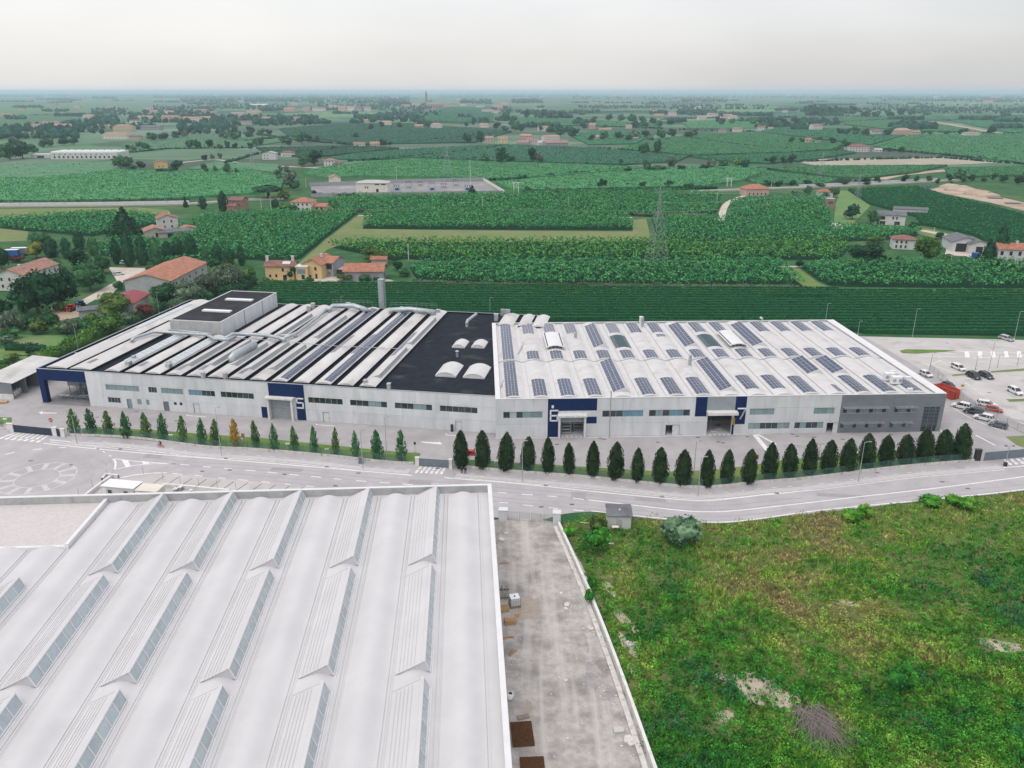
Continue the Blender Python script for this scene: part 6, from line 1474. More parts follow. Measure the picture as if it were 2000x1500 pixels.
# === middle-distance trees, cluster by cluster
def cluster(lst, m, lab, group, kind='round', cat='tree'):
 rank = {q: k for k, q in enumerate(sorted(lst))}
 for i, (x, yb, yt, wp) in enumerate(lst):
  mm = m if isinstance(m, str) else m[i % len(m)]
  tree(kind, mm, x, yb, yt, wp, ORD[rank[lst[i]]]+' from left, '+lab, group, cat=cat, lo=True)
cluster([(236,330,302,40),(253,328,306,26)], 'leaf_mid', 'umbrella shaped tree left of the cream cottage', 'trees beside the cream cottage')
cluster([(275,331,313,20),(345,335,312,26),(262,334,322,18),(312,338,328,24),(335,338,326,20)], 'leaf_dark', 'dark tree or bush in the cream cottage garden', 'bushes round the cream cottage')
cluster([(401,339,318,14),(421,338,322,10),(447,340,317,17),(462,340,328,9)], 'leaf_mid', 'small round tree standing alone in the dusty field', 'four small trees in the dusty field')
cluster([(615,322,292,34),(594,326,302,26)], ['leaf_dark', 'leaf_mid'], 'large round tree between the white houses', 'large trees between the white houses')
cluster([(975,320,286,28),(948,318,300,20),(1040,316,288,22),(1055,318,298,18),(1000,317,304,20),(925,312,304,14)], ['leaf_dark', 'leaf_mid', 'leaf_dark', 'leaf_grey'], 'dark tree on the edge of the teal vineyard', 'trees at the edge of the teal vineyard')
cluster([(1213,324,310,10),(1257,302,278,24),(1282,303,272,17)], 'leaf_dark', 'dark solitary tree in the vineyards right of centre', 'solitary trees right of centre')
cluster([(1262,330,312,18),(1310,328,306,24),(1270,335,322,30),(1290,334,322,28),(1226,338,326,18),(1330,334,322,20),(1388,330,308,20),(1412,328,310,22),(1440,326,306,24),(1455,330,312,20),(1375,332,320,20)], ['leaf_dark', 'leaf_grey', 'leaf_mid', 'leaf_bright', 'leaf_dark'], 'tree in the hedge before the bright vineyard', 'bushy hedge in the middle distance')
cluster([(1178,366,348,16),(1172,368,352,12),(1308,364,352,16),(1225,364,356,10),(1255,368,354,14),(1302,366,356,14),(1345,368,358,24)], 'leaf_dark', 'dark bush on the railway hedge in the centre', 'bushes on the railway hedge')
cluster([(1030,378,362,16),(1070,378,364,14),(1100,378,366,16),(1125,378,368,12),(1175,378,368,12),(1150,378,370,12)], ['leaf_mid', 'leaf_grey', 'leaf_grey'], 'pale round bush in the line below the railway', 'pale bushes below the railway')
cluster([(1500,362,350,20),(1520,366,352,18),(1548,364,350,16),(1575,362,350,18),(1640,360,346,20),(1690,362,346,22),(1712,358,342,16),(1652,362,350,18),(1600,366,356,22)], 'leaf_dark', 'dark tree along the railway on the right', 'trees along the railway on the right')
cluster([(1766,356,340,16),(1790,356,342,12),(1812,355,342,14),(1831,360,348,10),(1853,354,338,14),(1880,356,344,14),(1900,354,340,18),(1920,356,346,14),(1940,352,336,16),(1960,356,340,20),(1985,360,342,24),(2000,352,336,20)], ['leaf_dark', 'leaf_dark', 'leaf_mid'], 'small round tree behind the earthworks', 'trees behind the earthworks')
cluster([(545,352,330,16),(560,340,322,14),(575,350,334,14),(548,338,320,10)], 'leaf_grey', 'thin grey green tree left of the substation', 'thin trees left of the substation')
cluster([(1155,276,262,16),(1180,274,255,22),(1205,272,256,22),(1240,272,254,26),(1262,270,254,22),(1290,272,250,24),(1315,268,250,22),(1345,270,252,26),(1120,268,250,26),(1095,266,248,24),(1225,276,262,16),(1270,276,262,18),(1355,266,252,18)], ['leaf_dark', 'leaf_mid', 'leaf_dark', 'leaf_grey'], 'tree in the wood behind the farm compound', 'wood behind the farm compound')
cluster([(912,280,258,22),(940,280,254,18),(955,276,262,14)], 'leaf_dark', 'dark tree left of the orange farmhouses', 'trees left of the orange farmhouses')
cluster([(20,312,278,36),(45,310,275,40),(0,308,280,30),(-10,316,284,30),(65,300,280,24),(30,290,268,30)], ['leaf_mid', 'leaf_dark'], 'tree in the wood left of the white works', 'wood left of the white works')
cluster([(100,286,270,24),(125,284,268,26),(85,288,272,20),(145,282,268,22)], ['leaf_mid', 'leaf_dark'], 'tree in the copse behind the white works', 'copse behind the white works')
cluster([(270,288,276,16),(285,292,278,20),(250,292,282,12),(262,296,282,14),(300,275,258,24),(320,274,258,24),(345,270,256,22),(360,268,254,20),(370,290,272,18),(385,290,272,18),(410,288,272,18),(430,292,280,14),(445,288,274,12),(460,290,278,12),(490,292,278,14),(440,272,252,26),(460,274,254,28),(485,270,256,20),(400,314,302,14),(415,312,300,10),(430,310,298,10)], ['leaf_mid', 'leaf_dark', 'leaf_dark', 'leaf_grey'], 'tree in the hedgerows behind the white works', 'hedgerow trees behind the white works')
cluster([(590,282,256,22),(603,278,262,16),(500,286,268,14),(510,284,270,14),(552,282,268,14),(565,284,272,14),(620,278,264,10),(525,264,252,14),(512,268,250,18),(490,262,246,18)], ['leaf_mid', 'leaf_dark'], 'tree in the hedge left of the pink house', 'hedge trees left of the pink house')
cluster([(695,270,258,12),(650,294,284,8),(748,286,270,16),(762,284,276,8),(725,254,240,12),(745,250,236,12),(1240,250,234,14),(860,250,240,12),(780,250,238,12),(820,248,234,10),(910,248,238,10),(925,245,232,10)], 'leaf_dark', 'small dark tree near the middle farmhouses', 'trees near the middle farmhouses')
cluster([(1030,232,212,14),(1045,232,214,12),(1062,230,212,12),(1080,232,214,12),(1095,232,216,12),(990,236,218,22)], ['leaf_dark', 'leaf_mid'], 'tall tree in the copse right of the village', 'copse right of the village')
cluster([(1130,236,228,16),(1160,237,226,16),(1190,236,222,18),(1210,238,222,18),(1235,240,222,22),(1255,242,226,18),(1275,243,228,18),(1290,248,234,14),(1310,246,230,18)], ['leaf_dark', 'leaf_mid'], 'tree in the long hedge across the centre', 'long hedge across the centre')
cluster([(1410,244,230,16),(1430,242,230,14),(1400,240,226,10),(1470,244,230,16),(1485,244,232,14),(1510,244,232,20),(1530,242,230,14),(1548,240,224,10),(1555,247,231,14),(1565,248,232,14)], ['leaf_dark', 'leaf_mid'], 'tree round the white houses right of centre', 'trees round the white houses right of centre')
cluster([(1575,224,204,18),(1590,228,202,20),(1605,230,204,18),(1620,226,206,18),(1635,224,206,18),(1648,224,208,14),(1665,224,206,18),(1690,230,214,20),(1710,230,216,18),(1735,230,214,20),(1760,226,210,18),(1780,226,212,16)], ['leaf_dark', 'leaf_dark', 'leaf_mid'], 'tree in the dark wood at the upper right', 'dark wood at the upper right')
cluster([(1640,262,250,16),(1655,264,250,14),(1670,264,246,18),(1690,266,250,18),(1735,266,250,18),(1800,262,252,14),(1880,264,250,20),(1936,262,245,18),(1815,264,254,12),(1850,264,254,14),(1625,282,268,16),(1648,284,270,12),(1600,280,266,12),(1565,280,268,12),(1545,280,266,12),(1760,298,286,16),(1735,296,288,20),(1640,294,280,16),(1655,296,276,18),(1720,296,288,14)], ['leaf_dark', 'leaf_dark', 'leaf_mid'], 'dark tree by the far right farmhouses', 'trees beside the far right farmhouses')
cluster([(1510,320,304,16),(1530,322,302,18),(1545,320,300,18),(1455,326,308,14),(1495,318,308,10)], ['leaf_dark', 'leaf_mid'], 'dark tree left of the pale field of young vines', 'trees left of the pale field')
cluster([(1180,254,242,16),(1140,252,240,16),(1005,256,240,18),(1020,258,242,16),(985,258,244,16),(970,252,238,18),(1000,246,232,16),(1055,256,244,10)], ['leaf_mid', 'leaf_dark'], 'tree near the orange farmhouses in the centre', 'trees near the orange farmhouses')
# === far woods: masses nobody could count
def far_wood(lab, spans, m='wood_far', n_per=1.0, hgt=13, seed=1):
 """spans: (x0, x1, y0, y1) pixel bands filled with crown-sized clumps"""
 rng = np.random.default_rng(seed); Vs = []; Fs = []; nb = 0
 for (x0, x1, y0, y1) in spans:
  n = max(3, int((x1-x0)*n_per))
  for _ in range(n):
   px, py = rng.uniform(x0, x1), rng.uniform(y0, y1); c = P(px, py); s = rng.uniform(.55, 1.25)
   r = hgt*.46*s*rng.uniform(.8, 1.3); h = hgt*.5*s
   V, F = ball(rng, (c.x, c.y, h*.95), (r, r, h), 1.0, 5, 3, .16); Vs.append(V); Fs.append(F+nb); nb += len(V)
 V, F = np.concatenate(Vs), np.concatenate(Fs)
 return stuff('distant_wood', mesh_np('distant_wood', V, F, M[m]), lab)
far_wood('dark belt of woods along the horizon at the left', [(-30,620,183,186),(-30,130,183,188),(100,330,183,188),(300,520,182.5,192),(350,560,186,200),(480,620,183,200),(-30,80,186,190),(180,230,188,194)], n_per=2.4, hgt=17, seed=2)
far_wood('dark belt of woods along the horizon in the centre', [(560,1130,182,186),(560,800,182,196),(600,780,184,203),(740,800,190,208),(860,1020,181.5,190),(1000,1130,182,190),(900,960,196,203),(1000,1060,196,202)], n_per=2.2, hgt=17, seed=3)
far_wood('scattered woods along the horizon at the right', [(1120,2040,182,185.5),(1120,1400,182,194),(1380,1600,182,192),(1600,1760,181.5,190),(1710,1860,184,198),(1800,2040,182,192),(1860,2040,188,200),(1330,1420,193,200)], n_per=1.5, hgt=16, seed=4)
far_wood('trees between the houses of the left village', [(180,250,214,226),(250,420,222,240),(180,230,228,246),(130,200,238,262),(0,150,250,272),(300,420,208,222),(350,460,240,262),(420,620,228,246),(480,560,204,216),(380,500,198,214)], n_per=1.2, hgt=11, seed=5)
far_wood('trees around the village below the church tower', [(760,860,205,226),(960,1000,208,224),(620,760,205,216),(740,830,222,240),(700,760,228,240)], n_per=1.2, hgt=11, seed=6)
far_wood('tree lines across the right far fields', [(1130,1300,208,212),(1310,1500,206,214),(1560,1700,214,220),(1700,2040,205,218),(1780,2040,212,222),(1900,1950,232,236),(1340,1440,222,226),(1560,1640,236,244)], n_per=.9, hgt=10, seed=7)
_r = np.random.default_rng(55); _sp = []
for _ in range(120):
 y_ = 186+_r.uniform()**1.3*72; x_ = _r.uniform(-20, 2020); w_ = _r.uniform(12, 90)
 _sp.append((x_, x_+w_, y_, y_+_r.uniform(.3, 2.2)))
far_wood('scattered copses and tree rows over the far plain', _sp, n_per=.75, hgt=11, seed=8)
rng_h = np.random.default_rng(9)
def hedge_line(lst, lab, n_per=.55, h=3.2, m='wood_far', seed=1, w_=3):
 rng = np.random.default_rng(seed); Vs = []; Fs = []; nb = 0
 for px in lst:
  pts = W2(px)
  for a, b in zip(pts[:-1], pts[1:]):
   n = max(4, int((b-a).length/4.2*n_per*2))
   for i in range(n):
    if rng.uniform() < .08: continue
    t = (i+rng.uniform(-.4, .4))/n; c = a.lerp(b, t); hh = h*rng.uniform(.5, 1.2); r = w_*rng.uniform(.5, .95)
    V, F = ball(rng, (c.x, c.y, hh*.5), (r, r*.8, hh*.55), 1.0, 5, 3, .15); Vs.append(V); Fs.append(F+nb); nb += len(V)
 V, F = np.concatenate(Vs), np.concatenate(Fs)
 return stuff('hedgerow', mesh_np('hedgerow', V, F, M[m]), lab)
hedge_line([[(575,300),(640,294),(700,288),(760,282),(1000,259)],[(680,316),(780,310),(880,300),(980,287)],[(780,309),(900,313),(1010,319),(1120,323),(1250,329)],[(960,353),(1080,345),(1160,338),(1230,331)],[(1150,290),(1250,296),(1345,307),(1480,303),(1560,300),(1650,297)],
[(1340,270),(1420,282),(1500,290),(1600,296)],[(1480,331),(1560,343),(1650,354),(1690,356)],[(1555,317),(1700,312),(1840,309)],[(1840,309),(1920,316),(2010,322)],[(1715,292),(1860,305),(1950,313)],[(500,262),(560,272),(700,285)],[(240,300),(330,291),(480,289)],[(440,320),(500,302),(560,298)]], 'dark hedgerows dividing the middle vineyards', seed=21)
hedge_line([[(110,246),(300,240)],[(60,226),(190,222)],[(480,276),(560,268),(600,270)],[(800,239),(970,240)],[(1000,250),(1140,246),(1300,252)],[(1290,234),(1420,229)],[(1330,254),(1480,258)],[(1600,242),(1700,236),(1800,232)],[(1760,258),(2020,262)],[(1640,227),(1760,230)],[(1850,236),(2020,226)],[(1080,222),(1300,216)],[(1400,214),(1600,212)],[(1480,250),(1640,244)]], 'thin dark hedgerows across the far fields', n_per=.3, h=4, seed=22, w_=5)
# === houses
def roof_gable(mb, w, d, h, rise, axis, ov=.5, t=.22):
 if axis == 'x':
  a = [(-w/2-ov, -ov, h-ov*rise/(d/2)), (w/2+ov, -ov, h-ov*rise/(d/2)), (w/2+ov, d/2, h+rise), (-w/2-ov, d/2, h+rise), (w/2+ov, d+ov, h-ov*rise/(d/2)), (-w/2-ov, d+ov, h-ov*rise/(d/2))]
 else:
  a = [(-w/2-ov, d+ov, h-ov*rise/(w/2)), (-w/2-ov, -ov, h-ov*rise/(w/2)), (0, -ov, h+rise), (0, d+ov, h+rise), (w/2+ov, -ov, h-ov*rise/(w/2)), (w/2+ov, d+ov, h-ov*rise/(w/2))]
 b = [(x, y, z+t) for x, y, z in a]
 mb.face([b[0], b[1], b[2], b[3]]); mb.face([b[3], b[2], b[4], b[5]])
 mb.face([a[3], a[2], a[1], a[0]]); mb.face([a[5], a[4], a[2], a[3]])
 for i, j in ((0,1),(1,2),(2,4),(4,5),(5,3),(3,0)): mb.face([a[i], a[j], b[j], b[i]])
def roof_hip(mb, w, d, h, rise, ov=.6, t=.2):
 k = min(w, d)/2*.98; W2_, y0, y1 = w/2+ov, -ov, d+ov
 if w >= d: r0, r1 = (-w/2+k, d/2, h+rise), (w/2-k, d/2, h+rise)
 else: r0, r1 = (0, k, h+rise), (0, d-k, h+rise)
 c = [(-W2_,y0,h), (W2_,y0,h), (W2_,y1,h), (-W2_,y1,h)]; e = [(x,y,z-t) for x, y, z in c]
 if w >= d: mb.face([c[0],c[1],r1,r0]); mb.face([c[1],c[2],r1]); mb.face([c[2],c[3],r0,r1]); mb.face([c[3],c[0],r0])
 else: mb.face([c[0],c[1],r0]); mb.face([c[1],c[2],r1,r0]); mb.face([c[2],c[3],r1]); mb.face([c[3],c[0],r0,r1])
 for i in range(4): j = (i+1) % 4; mb.face([e[i], e[j], c[j], c[i]])
 mb.face(e[::-1])
def walls(mb, w, d, h, rise=0, axis=None):
 mb.box(-w/2, w/2, 0, d, -.02, h)
 if axis == 'x':
  for x, f in ((-w/2, 1), (w/2, -1)): mb.face([(x,0,h),(x,d/2,h+rise),(x,d,h)][::f])
 if axis == 'y':
  for y, f in ((0, 1), (d, -1)): mb.face([(-w/2,y,h),(w/2,y,h),(0,y,h+rise)][::f])
def win_part(root, face, s, z, ww, wh, w, d, m='window_dark', frame='white_wall', door=False):
 """window on a face: f front, r right, l left; s runs along the face"""
 mb = MB(); fr = MB(); t = .07
 def bx(b, a0, a1, z0, z1, o0, o1):
  if face == 'f': b.box(a0, a1, -o1, -o0, z0, z1)
  elif face == 'r': b.box(w/2+o0, w/2+o1, a0, a1, z0, z1)
  else: b.box(-w/2-o1, -w/2-o0, a0, a1, z0, z1)
 for a0, a1, z0, z1 in ((s-ww/2-t, s+ww/2+t, z+wh, z+wh+t), (s-ww/2-t, s+ww/2+t, z-t, z), (s-ww/2-t, s-ww/2, z, z+wh), (s+ww/2, s+ww/2+t, z, z+wh)): bx(fr, a0, a1, z0, z1, .002, .08)
 o = fr.build('door_frame' if door else 'window', M[frame], root)
 bx(mb, s-ww/2, s+ww/2, z, z+wh, .003, .05); mb.build('door' if door else 'pane', M[m], o)
def house(label, px, py, w, d, h, rz=0, roof='gx', rise=None, wm='white_wall', rm='terracotta', wins=(), chim=(), name='farmhouse', cat='house', group=None, loc=None, ov=.5):
 rise = rise if rise is not None else (min(w, d)*.22)
 t = thing(name, label, cat, loc or P(px, py), R(rz), group)
 a = {'gx': 'x', 'gy': 'y'}.get(roof)
 mb = MB(); walls(mb, w, d, h, rise, a); mb.build('wall', M[wm], t)
 mb = MB()
 if roof == 'hip': roof_hip(mb, w, d, h, rise)
 elif roof == 'flat': mb.box(-w/2-.2, w/2+.2, -.2, d+.2, h, h+.3)
 else: roof_gable(mb, w, d, h, rise, a, ov)
 r = mb.build('roof', M[rm], t)
 for (face, s, z, ww, wh, *k) in wins: win_part(t, face, s, z, ww, wh, w, d, *k)
 for (x, y, hh, s) in chim:
  m_ = MB(); m_.box(x-s/2, x+s/2, y-s/2, y+s/2, h, h+hh); m_.box(x-s/2-.12, x+s/2+.12, y-s/2-.12, y+s/2+.12, h+hh, h+hh+.15); m_.build('chimney', M['white_wall'], r)
 return t
def grid_wins(face, n, a0, a1, zs, ww=1.0, wh=1.5): return [(face, a0+(a1-a0)*(i+.5)/n, z, ww, wh) for z in zs for i in range(n)]
def ang(p, q): return math.degrees(math.atan2(q.y-p.y, q.x-p.x))-90
a, b = P(43, 538, 6.4), P(113, 515, 6.4); L = (b-a).length; rz = ang(a, b); w_ = 11.5
c = Vector((a.x, a.y, 0))-Vector((math.cos(R(rz)), math.sin(R(rz)), 0))*w_/2
house('long white farmhouse with an orange tiled roof at the left edge', 0, 0, w_, L, 6.4, rz, 'gy', 2.4, 'white_wall', 'old_tile', grid_wins('f', 3, -5, 5, (1.2, 4.0), .9, 1.3)+grid_wins('r', 6, 1, L-1, (1.2, 4.0), .9, 1.3), [(1, 6, 3.0, .8)], loc=c)
a, b, l = P(332, 549, 5.2), P(403, 513, 5.2), P(241, 548, 5.2); L = (b-a).length; rz = ang(a, b); w_ = (a-l).length*.98
c = Vector((a.x, a.y, 0))-Vector((math.cos(R(rz)), math.sin(R(rz)), 0))*w_/2
house('long pale barn with a wide orange roof behind the dark red roof', 0, 0, w_, L, 5.2, rz, 'gy', 2.6, 'grey_roof', 'terracotta', grid_wins('r', 5, 2, L-2, (2.6,), 1.4, 1.2), name='barn', cat='barn', loc=c)
a, b = P(260, 593, 4.2), P(290, 574, 4.2); L = (b-a).length; rz = ang(a, b); w_ = 11
c = Vector((a.x, a.y, 0))-Vector((math.cos(R(rz)), math.sin(R(rz)), 0))*w_/2
house('small white outbuilding with a dark red metal roof', 0, 0, w_, L, 4.2, rz, 'gy', 1.5, 'white_wall', 'dark_red_roof', [('r', L*.3, 0, 1.0, 2.1)], name='outbuilding', cat='shed', loc=c)
house('low white shed with a dark sloping roof below the tractors', 182, 620, 8.5, 6, 2.8, 26, 'gx', .6, 'grey_roof', 'slate', name='shed', cat='shed')
house('small brown wooden hut at the left edge', 4, 646, 5, 4, 2.6, 10, 'gx', .8, 'grey_wood', 'slate', name='garden_hut', cat='hut')
house('two storey white farmhouse with a terracotta roof above the poplars', 330, 449, 11, 10, 6.6, 28, 'gy', 2.0, 'white_wall', 'terracotta', grid_wins('f', 2, -4, 4, (1.2, 4.2), .9, 1.4)+grid_wins('r', 2, 1, 9, (1.2, 4.2), .9, 1.4), [(2, 6, 2.4, .8)])
house('low brick wing with a broken orange roof beside the white farmhouse', 305, 464, 11, 12, 3.6, 28, 'gy', 1.8, 'stone_wall', 'old_tile', [('f', 1, .3, 2.0, 2.4)], name='farm_wing', cat='barn')
house('grey roofed lean-to in front of the white farmhouse', 341, 463, 16, 9, 2.8, 28, 'gx', 1.2, 'stone_wall', 'slate', [('f', -2, 0, 3.0, 2.2)], name='lean_to', cat='shed')
house('small annex with a red roof right of the grey lean-to', 369, 457, 8, 7, 3.2, 28, 'gy', 1.0, 'white_wall', 'terracotta', [('f', 0, 1, .9, 1.2)], name='annex', cat='shed')
hy = HT(546, 519)
yh = house('two storey yellow farmhouse with a tiled roof and white chimneys', 547, 547, 12.0, 7.5, 6.0, 0, 'gx', 1.7, 'yellow', 'brown_tile', [('f', 1.6, 3.7, .95, 1.5), ('f', -4.0, 1.2, .9, 1.3), ('f', -1.4, 1.2, .9, 1.3), ('f', 2.2, 0, 1.6, 2.3, 'window_dark', 'white_wall', True), ('f', -4.0, 4.0, .0 + .7, 1.0)][:4], [(-5.6, 3.4, 3.6, 1.0), (5.3, 3.6, 3.6, 1.0)])
m_ = MB(); m_.face([(1.2,1.0,6.45+.32),(4.6,1.0,6.45+.32),(4.6,2.8,7.1+.47),(1.2,2.8,7.1+.47)]); m_.build('roof_panel', M['polycarb'], yh)
house('flat roofed white link with a teal window between the yellow houses', 590, 546, 5.2, 5, 5.4, 0, 'flat', 0, 'yellow', 'pvc_white', [('f', 0, 2.4, 3.4, 2.2, 'glass_curtain'), ('f', .6, 0, 1.4, 2.1)], name='link_building', cat='house')
yg = house('yellow gabled house with a broad terracotta roof', 611, 544, 8.6, 14, 6.2, -12, 'gy', 2.2, 'yellow', 'terracotta', [('f', 1.6, 3.6, 1.0, 1.5), ('f', 1.8, 0, 1.0, 2.2, 'window_dark', 'white_wall', True), ('f', -1.0, .2, .9, 1.4)], [(1.0, 8, 3.0, .8)], ov=.7)
pw = house('grey porch wing with a dark loggia right of the yellow gable', 641, 540, 5.2, 13, 6.0, -12, 'gx', 1.6, 'grey_wall', 'terracotta', [('f', 0, 3.2, 4.2, 2.4), ('f', -1.6, .2, .9, 2.0), ('f', .8, 1.2, .7, .7)], name='porch_wing', cat='house')  # the loggia is a near-black pane painting the shade of its recess
bn = house('grey barn with a long orange tiled roof beside the yellow farmhouse', 711, 549, 16.2, 9, 4.4, 0, 'gx', 2.3, 'grey_wall', 'terracotta', [('r', 4.5, 0, 2.6, 3.2)], name='barn', cat='barn', ov=.8)
house('small shed with a red roof behind the grey barn', 740, 519, 7, 4, 3.0, 0, 'gx', 1.0, 'stone_wall', 'terracotta', name='shed', cat='shed')
house('dark open car shelter between porch and barn', 659, 537, 6, 6, 2.4, -12, 'flat', 0, 'inside_shade', 'grey_roof', name='car_shelter', cat='shelter')  # closed walls coloured dark for the shade inside the shelter
house('house with a red hipped roof in front of the railway', 588, 413, 14, 12, 6.2, -6, 'hip', 2.6, 'cream', 'terracotta', grid_wins('f', 4, -6, 6, (1.0, 3.9), 1.1, 1.4))
house('low wing with a red roof beside the red hipped house', 619, 412, 13, 8, 3.0, -6, 'gx', 1.6, 'pink_wall', 'terracotta', grid_wins('f', 3, -5, 5, (.6,), 1.4, 1.8), name='house_wing')
house('brown farmhouse between the dark cypresses', 461, 411, 10, 8, 6.8, -14, 'gx', 1.8, 'brown_wall', 'brown_tile', grid_wins('f', 2, -4, 4, (1.0, 4.2), .9, 1.3))
house('brown low wing left of the brown farmhouse', 452, 415, 6, 6, 4.2, -14, 'gx', 1.2, 'brown_wall', 'brown_tile', [('f', 0, 1, 1, 1.3)], name='house_wing')
house('cream substation building with a flat hipped roof and dark doorway', 727, 378, 25, 14, HT(378, 356)*.93, -1, 'hip', 1.8, 'cream', 'grey_roof', [('f', -5.2, 4.0, .9, 1.5), ('f', -3.4, 4.0, .9, 1.5), ('f', 4.2, 6.6, 3.4, .9), ('f', 9.2, 6.6, 3.4, .9), ('f', 4.2, 0, 2.0, 3.6, 'window_dark', 'cream', True)], name='substation_building', cat='substation')
house('pale yellow cottage with its gable to the vineyard', 656, 361, 9, 13, 5.6, 18, 'gy', 2.3, 'cream', 'old_tile', [('f', -1.5, 1, 1, 1.4), ('f', 1.8, 1, 1, 1.4)])
house('white two storey house with a red annex beside the large round tree', 644, 325, 12, 9, 6.4, 0, 'hip', 1.8, 'white_wall', 'old_tile', grid_wins('f', 3, -5, 5, (1.0, 4.0), 1.0, 1.4))
house('dark red low annex right of the white two storey house', 659, 325, 8, 7, 3.4, 0, 'gx', 1.2, 'pink_wall', 'brown_tile', [('f', 0, .5, 2, 2)], name='annex', cat='house')
house('white block house at the left of the pair by the lane', 526, 312, 16, 9, 7.4, 0, 'gy', 1.8, 'white_wall', 'grey_roof', grid_wins('f', 2, -7, 0, (1.0, 4.2), 1.0, 1.4))
house('white house with dark red roofs at the right of the pair by the lane', 560, 306, 15, 9, 5.0, -8, 'hip', 2.0, 'white_wall', 'brown_tile', grid_wins('f', 3, -5, 5, (1.0,), 1.4, 1.5))
house('cream cottage with an orange roof among dark bushes', 315, 329, 13, 11, 6.0, 24, 'gy', 2.0, 'yellow', 'old_tile', grid_wins('f', 2, -4, 4, (1.2,), 1.0, 1.5))
house('brick house with a large red hipped roof by the curved lane', 1479, 383, 18.5, 12, 5.4, 8, 'hip', 3.2, 'pink_wall', 'terracotta', grid_wins('f', 5, -8, 8, (1.0,), 1.0, 1.5))
house('cottage with a red hipped roof above the wooden tower', 1612, 386, 10.5, 8, 4.4, -6, 'hip', 1.8, 'white_wall', 'terracotta', grid_wins('f', 3, -4, 4, (1.0,), 1.0, 1.4))
house('brown wooden tower shed with a pale flat roof', 1621, 408, 5.4, 4, 6.6, -4, 'flat', 0, 'brown_wall', 'grey_roof', [('f', 0, 3.5, 3.4, 1.6, 'shutter', 'grey_wood')], name='wooden_tower', cat='tower')
wh = house('white farmhouse with a grey brown roof and dark balcony', 1737, 440, 16.5, 10, 6.0, -22, 'gx', 1.8, 'white_wall', 'slate', [('f', -6.5, .1, 1.2, 2.1), ('f', -4.0, .1, 3.2, 2.2), ('f', -4.4, 3.2, 3.0, 2.0), ('f', 1.5, 3.6, .9, 1.5), ('f', 3.5, 3.6, .9, 1.5), ('f', 4.0, .4, 3.0, 2.0)])
sh = house('long low shed with a blue grey solar roof behind the white farmhouse', 1778, 418, 20, 8, 3.0, -20, 'gx', 1.0, 'white_wall', 'slate', name='solar_shed', cat='shed')
house('white house with a wide brownish hipped roof left of the bright round tree', 1764, 487, 10.5, 9, 5.0, -16, 'hip', 1.8, 'white_wall', 'brown_tile', grid_wins('f', 3, -4.6, 2, (.7, 3.0), .9, 1.4))
ob = house('white open barn with a dark void and grey roof by the blue tank', 1885, 492, 13, 16, 4.8, -10, 'gy', 2.4, 'white_wall', 'slate', [('f', -1.0, 0, 7.6, 4.2)], name='open_barn', cat='barn')  # the void is a flat near-black pane painting the shade inside
house('white workshop gable with a dark door right of the open barn', 1911, 496, 9, 13, 4.6, -10, 'gy', 1.8, 'white_wall', 'slate', [('f', 0, .6, 3.2, 3.0)], name='workshop', cat='barn')
house('white farmhouse with arched windows and an orange roof at the right edge', 1985, 516, 17, 9, 6.8, -12, 'gx', 2.2, 'white_wall', 'terracotta', [('f', -7, 4.0, 1.3, 1.9), ('f', -3.2, 4.0, 1.3, 1.9), ('f', .6, 4.0, 1.3, 1.9), ('f', -7, .1, 1.6, 2.3), ('f', -2.6, .6, 3, 1.6), ('f', 4, .6, 2, 1.6)], [(0, 4.5, 3.2, .9)])
ww = house('long white industrial works with dark windows in the left distance', 165, 311, 78, 34, 7.6, 2, 'flat', 0, 'white_wall', 'pvc_white', grid_wins('f', 14, -37, 37, (1.2,), 2.0, 2.6)+grid_wins('f', 11, -37, 30, (5.0,), 1.6, 1.0), name='white_works', cat='factory')
for i in range(9):
 m_ = MB(); x = -38+8.6*i; m_.prism([(x,1),(x+4.3,1),(x+4.3,33),(x,33)], 7.9, 8.9); m_.build('roof_vault', M['pvc_white'], ww)
house('low white outbuilding in front of the white works', 80, 309, 22, 10, 4.4, 3, 'flat', 0, 'white_wall', 'pvc_white', [('f', 0, .3, 8, 2.6)], name='white_works', cat='factory')
FAR = 0
def far_house(x, yb, wp, hp, rm, wm, lab, grp, roof='gx', rz=None):
 global FAR
 rm = 'hazed_tile' if rm in (tc_, ot) else rm; wm = 'hazed_yellow' if wm == 'yellow' else wm; FAR += 1; s = MPP(yb); w_ = wp*s; h = max(3.0, HT(yb, yb-hp))
 rz = ((FAR*37) % 40-20) if rz is None else rz
 d = min(max(8, w_*.6), 16)
 t = thing('country_house', lab, 'house', P(x, yb), R(rz), grp)
 mb = MB(); hh = h*.68; a = {'gx': 'x', 'gy': 'y'}.get(roof); walls(mb, w_, d, hh, h*.32, a); wl = mb.build('wall', M[wm], t)
 mb = MB(); (roof_hip if roof == 'hip' else roof_gable)(mb, w_, d, hh, h*.32, *([] if roof == 'hip' else [a])); mb.build('roof', M[rm], t)
 if hp >= 7:
  n = max(2, int(w_/3.6))
  for z in ([1.0, 3.8] if hh > 5.5 else [1.0]):
   for i in range(n):
    m_ = MB(); s_ = -w_/2+w_*(i+.5)/n; m_.box(s_-.55, s_+.55, -.06, -.003, z, z+1.5); m_.build('window', M['window_dark'], t)
def far_group(lst, lab, grp):
 rank = {q: k for k, q in enumerate(sorted(lst))}
 for q in lst: far_house(*q[:6], ORD[rank[q]]+' from left, '+lab, grp, *(q[6:]))
tc_, ot, bt = 'terracotta', 'old_tile', 'brown_tile'
far_group([(72,252,26,10,ot,'white_wall'),(98,250,28,13,tc_,'cream'),(122,254,30,12,tc_,'white_wall')], 'terraced white house with an orange roof in the left village', 'terraced houses in the left village')
